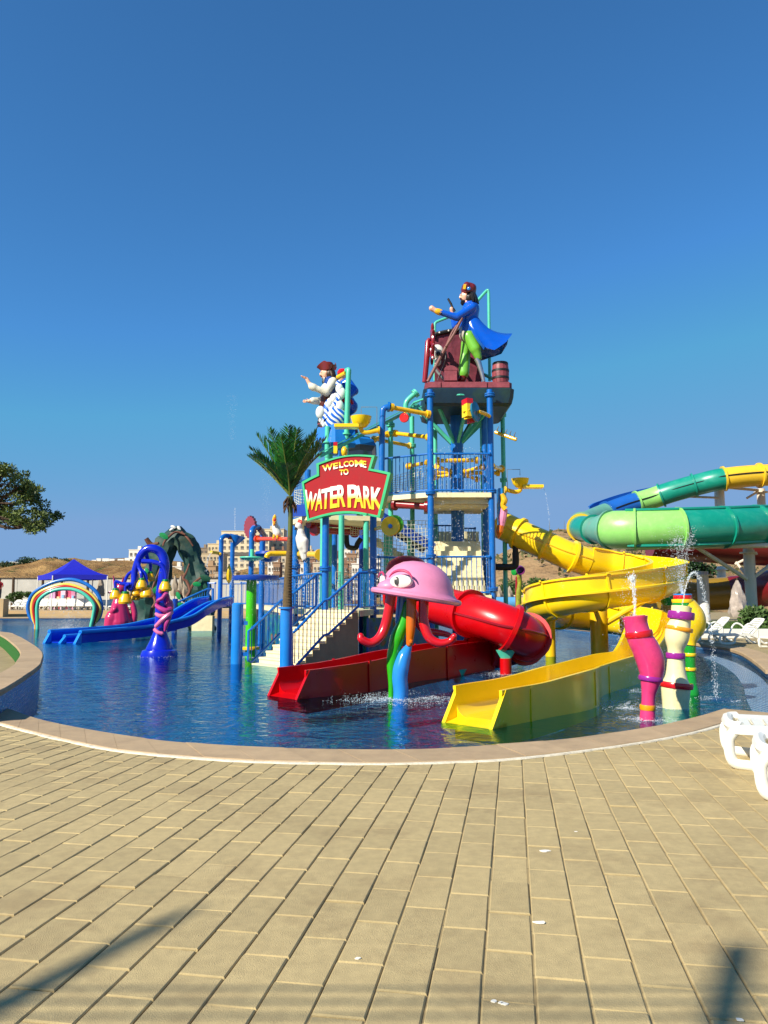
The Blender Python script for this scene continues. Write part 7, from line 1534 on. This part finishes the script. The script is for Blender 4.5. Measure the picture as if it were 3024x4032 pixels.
for k in range(26):
    u = 1040+k*17+rn.uniform(-6, 6); row = k % 3; D = (290, 240, 200)[row]; v0 = (2160, 2190, 2225)[row]+rn.uniform(-12, 14); c_, nm = tc_[(k*5+row) % 4]; w_ = rn.uniform(26, 46)
    CNT[nm] = CNT.get(nm, 0)+1; building(u, u+w_, v0, D, c_, 4, 3, '%s %s town block from the left behind the play tower' % (ORD[CNT[nm]-1], nm), '%s town blocks' % nm, fh=1.9)
rn = random.Random(5)
for k in range(20):
    u = -10+k*28+rn.uniform(-8, 8); v0 = 2214-k*.9+rn.uniform(-4, 3); building(u, u+rn.uniform(14, 34), v0, 322, '#e6e2d8', 1, 3, ORD[k]+' white village house from the left along the clifftop', 'clifftop houses', 'village_house', zb=9, fh=2.0, roof=False)
for k in range(7):
    u = 340+k*13; building(u, u+18, 2206+k*9+rn.uniform(-3, 3), 305-k*7, '#e6e2d8', 1, 2, ORD[k]+' white house from the top stepping down the cliff beside the canopy', 'houses stepping down the cliff', 'village_house', zb=2, fh=2.0, roof=False)
t = thing('antenna_mast', 'thin lattice antenna mast standing on the hotel roof', 'mast', U(1120, 2110, 306)); q = MB(); q.tube([U(1120, 2115, 306), U(1120, 2072, 306)], [.35, .1], 5); q.build('mast', GREY, t)
for k, u in enumerate((2164, 2222)): t = thing('antenna_mast', ('left', 'right')[k]+' one of two thin antenna masts on the right hilltop', 'mast', U(u, 2095, 195), 'hilltop masts'); q = MB(); q.tube([U(u, 2100, 195), U(u, 2050, 195)], [.12, .04], 5); q.build('mast', GREY, t)
# ================================================================== WATER IN THE AIR
def drop_mat():
    m = bpy.data.materials.new('water_drops'); m.use_nodes = True; n = m.node_tree.nodes; L = m.node_tree.links; b = n['Principled BSDF']; b.inputs['Base Color'].default_value = (.86, .92, .95, 1); b.inputs['Roughness'].default_value = .12; b.inputs['Alpha'].default_value = .45; b.inputs['IOR'].default_value = 1.33; return m
DRP = drop_mat(); FOAM = drop_mat(); FOAM.name = 'foam'; FOAM.node_tree.nodes['Principled BSDF'].inputs['Alpha'].default_value = .5; FOAM.node_tree.nodes['Principled BSDF'].inputs['Roughness'].default_value = .6
OCV = [V((1, 0, 0)), V((-1, 0, 0)), V((0, 1, 0)), V((0, -1, 0)), V((0, 0, 1)), V((0, 0, -1))]; OCF = [(0, 2, 4), (2, 1, 4), (1, 3, 4), (3, 0, 4), (2, 0, 5), (1, 2, 5), (3, 1, 5), (0, 3, 5)]
def drop(q, p_, r, st=1.0):
    r *= .62; q.add([p_+V((o.x*r, o.y*r, o.z*r*st)) for o in OCV], OCF)
def sprayobj(q, name, label): return stuff(q.build(name, DRP, smooth=80, recalc=False), label, 'water spray')
rn = random.Random(77)
def jet(q, pts, n, r0, spread, st=1.4):
    P = spline(pts, 10)
    for _ in range(n):
        t_ = rn.random(); i = min(len(P)-2, int(t_*(len(P)-1))); p_ = P[i].lerp(P[i+1], rn.random())+V((rn.gauss(0, 1), rn.gauss(0, 1), rn.gauss(0, 1)))*spread*(.3+t_); drop(q, p_, r0*rn.uniform(.5, 1.5), st)
Yp = G(2550, 2834, WZ).y; q = MB(); jet(q, [U(2500, 2430, Yp), U(2498, 2350, Yp), U(2492, 2290, Yp), U(2488, 2265, Yp)], 420, .009, .022, 2.2); jet(q, [U(2490, 2275, Yp), U(2470, 2300, Yp), U(2462, 2370, Yp)], 90, .006, .05); jet(q, [U(2480, 2430, Yp), U(2450, 2445, Yp), U(2440, 2520, Yp)], 120, .007, .05); sprayobj(q, 'water_jet', 'water jet rising from the pink leg post')
Yc = G(2660, 2787, WZ).y; q = MB(); jet(q, [U(2686, 2388, Yc), U(2698, 2320, Yc), U(2715, 2270, Yc), U(2738, 2255, Yc), U(2762, 2300, Yc), U(2780, 2380, Yc), U(2795, 2460, Yc), U(2808, 2560, Yc-.2), U(2815, 2680, Yc-.4), U(2822, 2750, Yc-.6)], 900, .008, .018, 1.5); sprayobj(q, 'water_jet', 'arching water jet from the cream leg post')
Yy = G(2722, 2735, WZ).y; q = MB()
for k in range(6): jet(q, [U(2688, 2340, Yy), U(2680+k*3-6, 2280, Yy), U(2660+k*12, 2150+rn.uniform(-30, 40), Yy), U(2640+k*18, 2090+rn.uniform(-20, 60), Yy)], 160, .008, .04)
for _ in range(500): drop(q, U(rn.gauss(2670, 40), rn.uniform(2070, 2300), Yy+rn.gauss(0, .4)), rn.uniform(.004, .012))
sprayobj(q, 'water_fan', 'fan of water drops thrown up by the yellow and green leg post')
q = MB()
for _ in range(900): u = rn.uniform(2440, 2780); drop(q, U(u, rn.uniform(2250, 2700), 12+rn.uniform(-1, 2)), rn.uniform(.003, .007))
sprayobj(q, 'water_drops', 'loose water drops flying round the leg posts')
q = MB()
for _ in range(1100):
    a = rn.uniform(0, 6.28); h = rn.random()**1.6; R_ = (.3+2.6*h*(1-h*.4))*rn.random(); drop(q, V((U(268, 2470, 44).x+math.cos(a)*R_, 44+math.sin(a)*R_, WZ+2.0*h*rn.random()**.6)), rn.uniform(.012, .035))
for k in range(14):
    sx = 1 if k % 2 else -1; c0 = U(258+sx*(40+k*4), 2335+k*2, 44); jet(q, [c0, c0+V((-sx*.6, 0, .1)), c0+V((-sx*1.3, 0, -.7)), V((c0.x-sx*1.6, 44, WZ))], 45, .012, .02)
sprayobj(q, 'water_splash', 'white splash below the rainbow arch')
q = MB()
for _ in range(1500): u = rn.uniform(1690, 1935); drop(q, U(u, rn.uniform(1760, 2360), DA-.3+rn.uniform(-.4, 2)), rn.uniform(.008, .018), 1.8)
for _ in range(1100): u = rn.uniform(1490, 1700); drop(q, U(u, rn.uniform(2030, 2420), 22.5+rn.uniform(-.6, 1.5)), rn.uniform(.006, .013), 2.0)
for _ in range(900): u = rn.uniform(1150, 1480); drop(q, U(u, rn.uniform(2190, 2420), 21.5+rn.uniform(-.4, 2)), rn.uniform(.006, .012), 2.2)
sprayobj(q, 'falling_water', 'water drops raining through the play tower')
q = MB(); g0c = V((g0.x+.12, g0.y, 0))
for k in range(46):
    a = 2*math.pi*k/46; e = g0c+V((math.cos(a)*.69, math.sin(a)*.69, gt.z+.02)); jet(q, [e, e+V((math.cos(a)*.1, math.sin(a)*.1, -.4)), V((e.x+math.cos(a)*.18, e.y+math.sin(a)*.18, WZ))], 26, .006, .015, 3)
dc = U(992, 2200, 27.3)
for k in range(24):
    a = 2*math.pi*k/24; e = dc+V((math.cos(a)*.4, math.sin(a)*.4, -.04)); jet(q, [e, e+V((math.cos(a)*.2, math.sin(a)*.2, -.2)), e+V((math.cos(a)*.3, math.sin(a)*.3, -1.0))], 18, .008, .015, 2.5)
sprayobj(q, 'shower_curtain', 'thin water curtain around the green shower column')
q = MB(); jet(q, [U(835, 2174, 32.6), U(822, 2190, 32.5), U(815, 2220, 32.4), U(813, 2250, 32.4)], 120, .014, .03, 2); jet(q, [U(2137, 1918, 25.6), U(2148, 1940, 25.5), U(2158, 2000, 25.4), U(2166, 2090, 25.3)], 110, .007, .012, 2.5); jet(q, [U(1304, 1690, 23.4), U(1302, 1720, 23.3), U(1300, 1760, 23.2)], 50, .006, .015, 2)
sprayobj(q, 'spout_water', 'thin streams of water falling from the yellow spouts')
q = MB()
for (u0, v0, v1, Y, s_) in ((915, 1550, 1730, 45, 12), (1050, 1840, 2060, 46, 16), (925, 2000, 2090, 40, 2)):
    for _ in range(260): t_ = rn.random(); drop(q, U(rn.gauss(u0, s_*(1-t_*.6)), v0+(v1-v0)*t_, Y+rn.gauss(0, .3)), rn.uniform(.006, .016), 1.5)
sprayobj(q, 'spray_mist', 'faint spray drifting above the pool behind the palm')
q = MB()
def foamring(cx, cy, r0, r1, n, s0=.012):
    for _ in range(n):
        a = rn.uniform(0, 6.28); r = r0+(r1-r0)*rn.random()**1.7; drop(q, V((cx+math.cos(a)*r, cy+math.sin(a)*r*1.0, WZ+rn.uniform(0, .012)+.03*rn.random()**6)), s0*rn.uniform(.5, 1.5), .5)
for (u, v, r0, r1, n) in ((1565, 2752, .12, .9, 900), (1480, 2755, .1, .9, 450), (1700, 2750, .1, 1.2, 500), (1880, 2640, .1, .7, 700), (1985, 2655, .13, .8, 500), (2550, 2834, .1, .4, 400), (2470, 2790, .05, .5, 300), (2830, 2755, .05, .4, 500), (2660, 2787, .15, .4, 200), (268, 2472, .3, 2.0, 500), (780, 2488, .2, 1.6, 400), (985, 2588, .2, .7, 250), (1080, 2560, .1, 1.2, 250), (620, 2584, .5, .8, 200), (2480, 2720, .05, .5, 200), (2440, 2770, .1, .7, 250)):
    c = G(u, v, WZ); foamring(c.x, c.y, r0, r1, n)
stuff(q.build('foam', FOAM, smooth=80, recalc=False), 'white foam and bubbles on the pool water', 'foam')
# ================================================================== added unseen mast, its arms placed to throw the foreground shadows
pf_ = thing('shadow_caster_mast', 'unseen bare mast added behind the camera, arms shaped to cast the foreground shadows', 'mast', (-9, -6, 0)); BR = mat('frame_brown', '#3a2c20', rough=.7)
def lift(g, k): return g-ldir*k
g1, g2 = G(-420, 4170), G(770, 3570); a, b_ = lift(g1, 12), lift(g2, 15); q = MB(); q.tube([a, a.lerp(b_, .85), b_], [.06, .05, .02], 8); q.build('arm', BR, pf_)
g3, g4 = G(2700, 4700), G(2905, 3745); c_, d_ = lift(g3, 12), lift(g4, 14); q = MB(); q.cyl(c_, d_, .06, 10); q.ball(d_, .065, 10); q.build('arm', BR, pf_)
q = MB(); q.cyl((-9, -6, 0), (-9, -6, 8.5), .1, 10); q.build('pole', BR, pf_); q = MB(); q.cyl((-9, -6, 8.3), a, .05, 8); q.cyl((-9, -6, 8.1), c_, .05, 8); q.build('tie_rod', BR, pf_); q = MB(); q.lathe([(.4, 0), (.4, .08), (.08, .12)], (-9, -6, 0), 16); q.build('base', TER, pf_)

pg = thing('shade_caster_slats', 'unseen slatted frame added behind the camera to cast soft shade', 'shadow caster', (-4, -2.2, 0)); sm_ = None  # added out of view so its slats dim the near paving
for k in range(43):
    y_ = .02-.1*k
    if sm_ is None: q = MB(); q.box((-4, y_, 3.5), (5.4, .012, .008)); o = q.build('slat', BR, pg, smooth=0); sm_ = o
    else: o = sm_.copy(); C.objects.link(o); o.location = (0, -.1*k, 0)
for x_ in (-6.6, -1.6):
    q = MB(); q.box((x_, -2.1, 3.44), (.1, 4.5, .09)); q.build('beam', BR, pg, smooth=0)
    for y_ in (-4.2, -.6): q = MB(); q.box((x_, y_, 1.7), (.1, .1, 3.4)); q.build('post', BR, pg, smooth=0)
SPT = mat('white_spot', '#e6e2d4', rough=.9)
for (u, v, r) in ((2146, 3352, .022), (2268, 3276, .009), (2122, 3634, .02), (1944, 3944, .012), (1972, 3950, .009), (1986, 3955, .010), (2912, 4018, .010), (1410, 3775, .009)):
    c = G(u, v, 0); q = MB(); n_ = 9; rr = [r*rn.uniform(.6, 1.2) for _ in range(n_)]; q.loft([[c+V((rr[j]*1.4*math.cos(6.283*j/n_), rr[j]*math.sin(6.283*j/n_), z_)) for j in range(n_)] for z_ in (.0005, .004)]); q.build('paint_spot', SPT, deck, smooth=0)
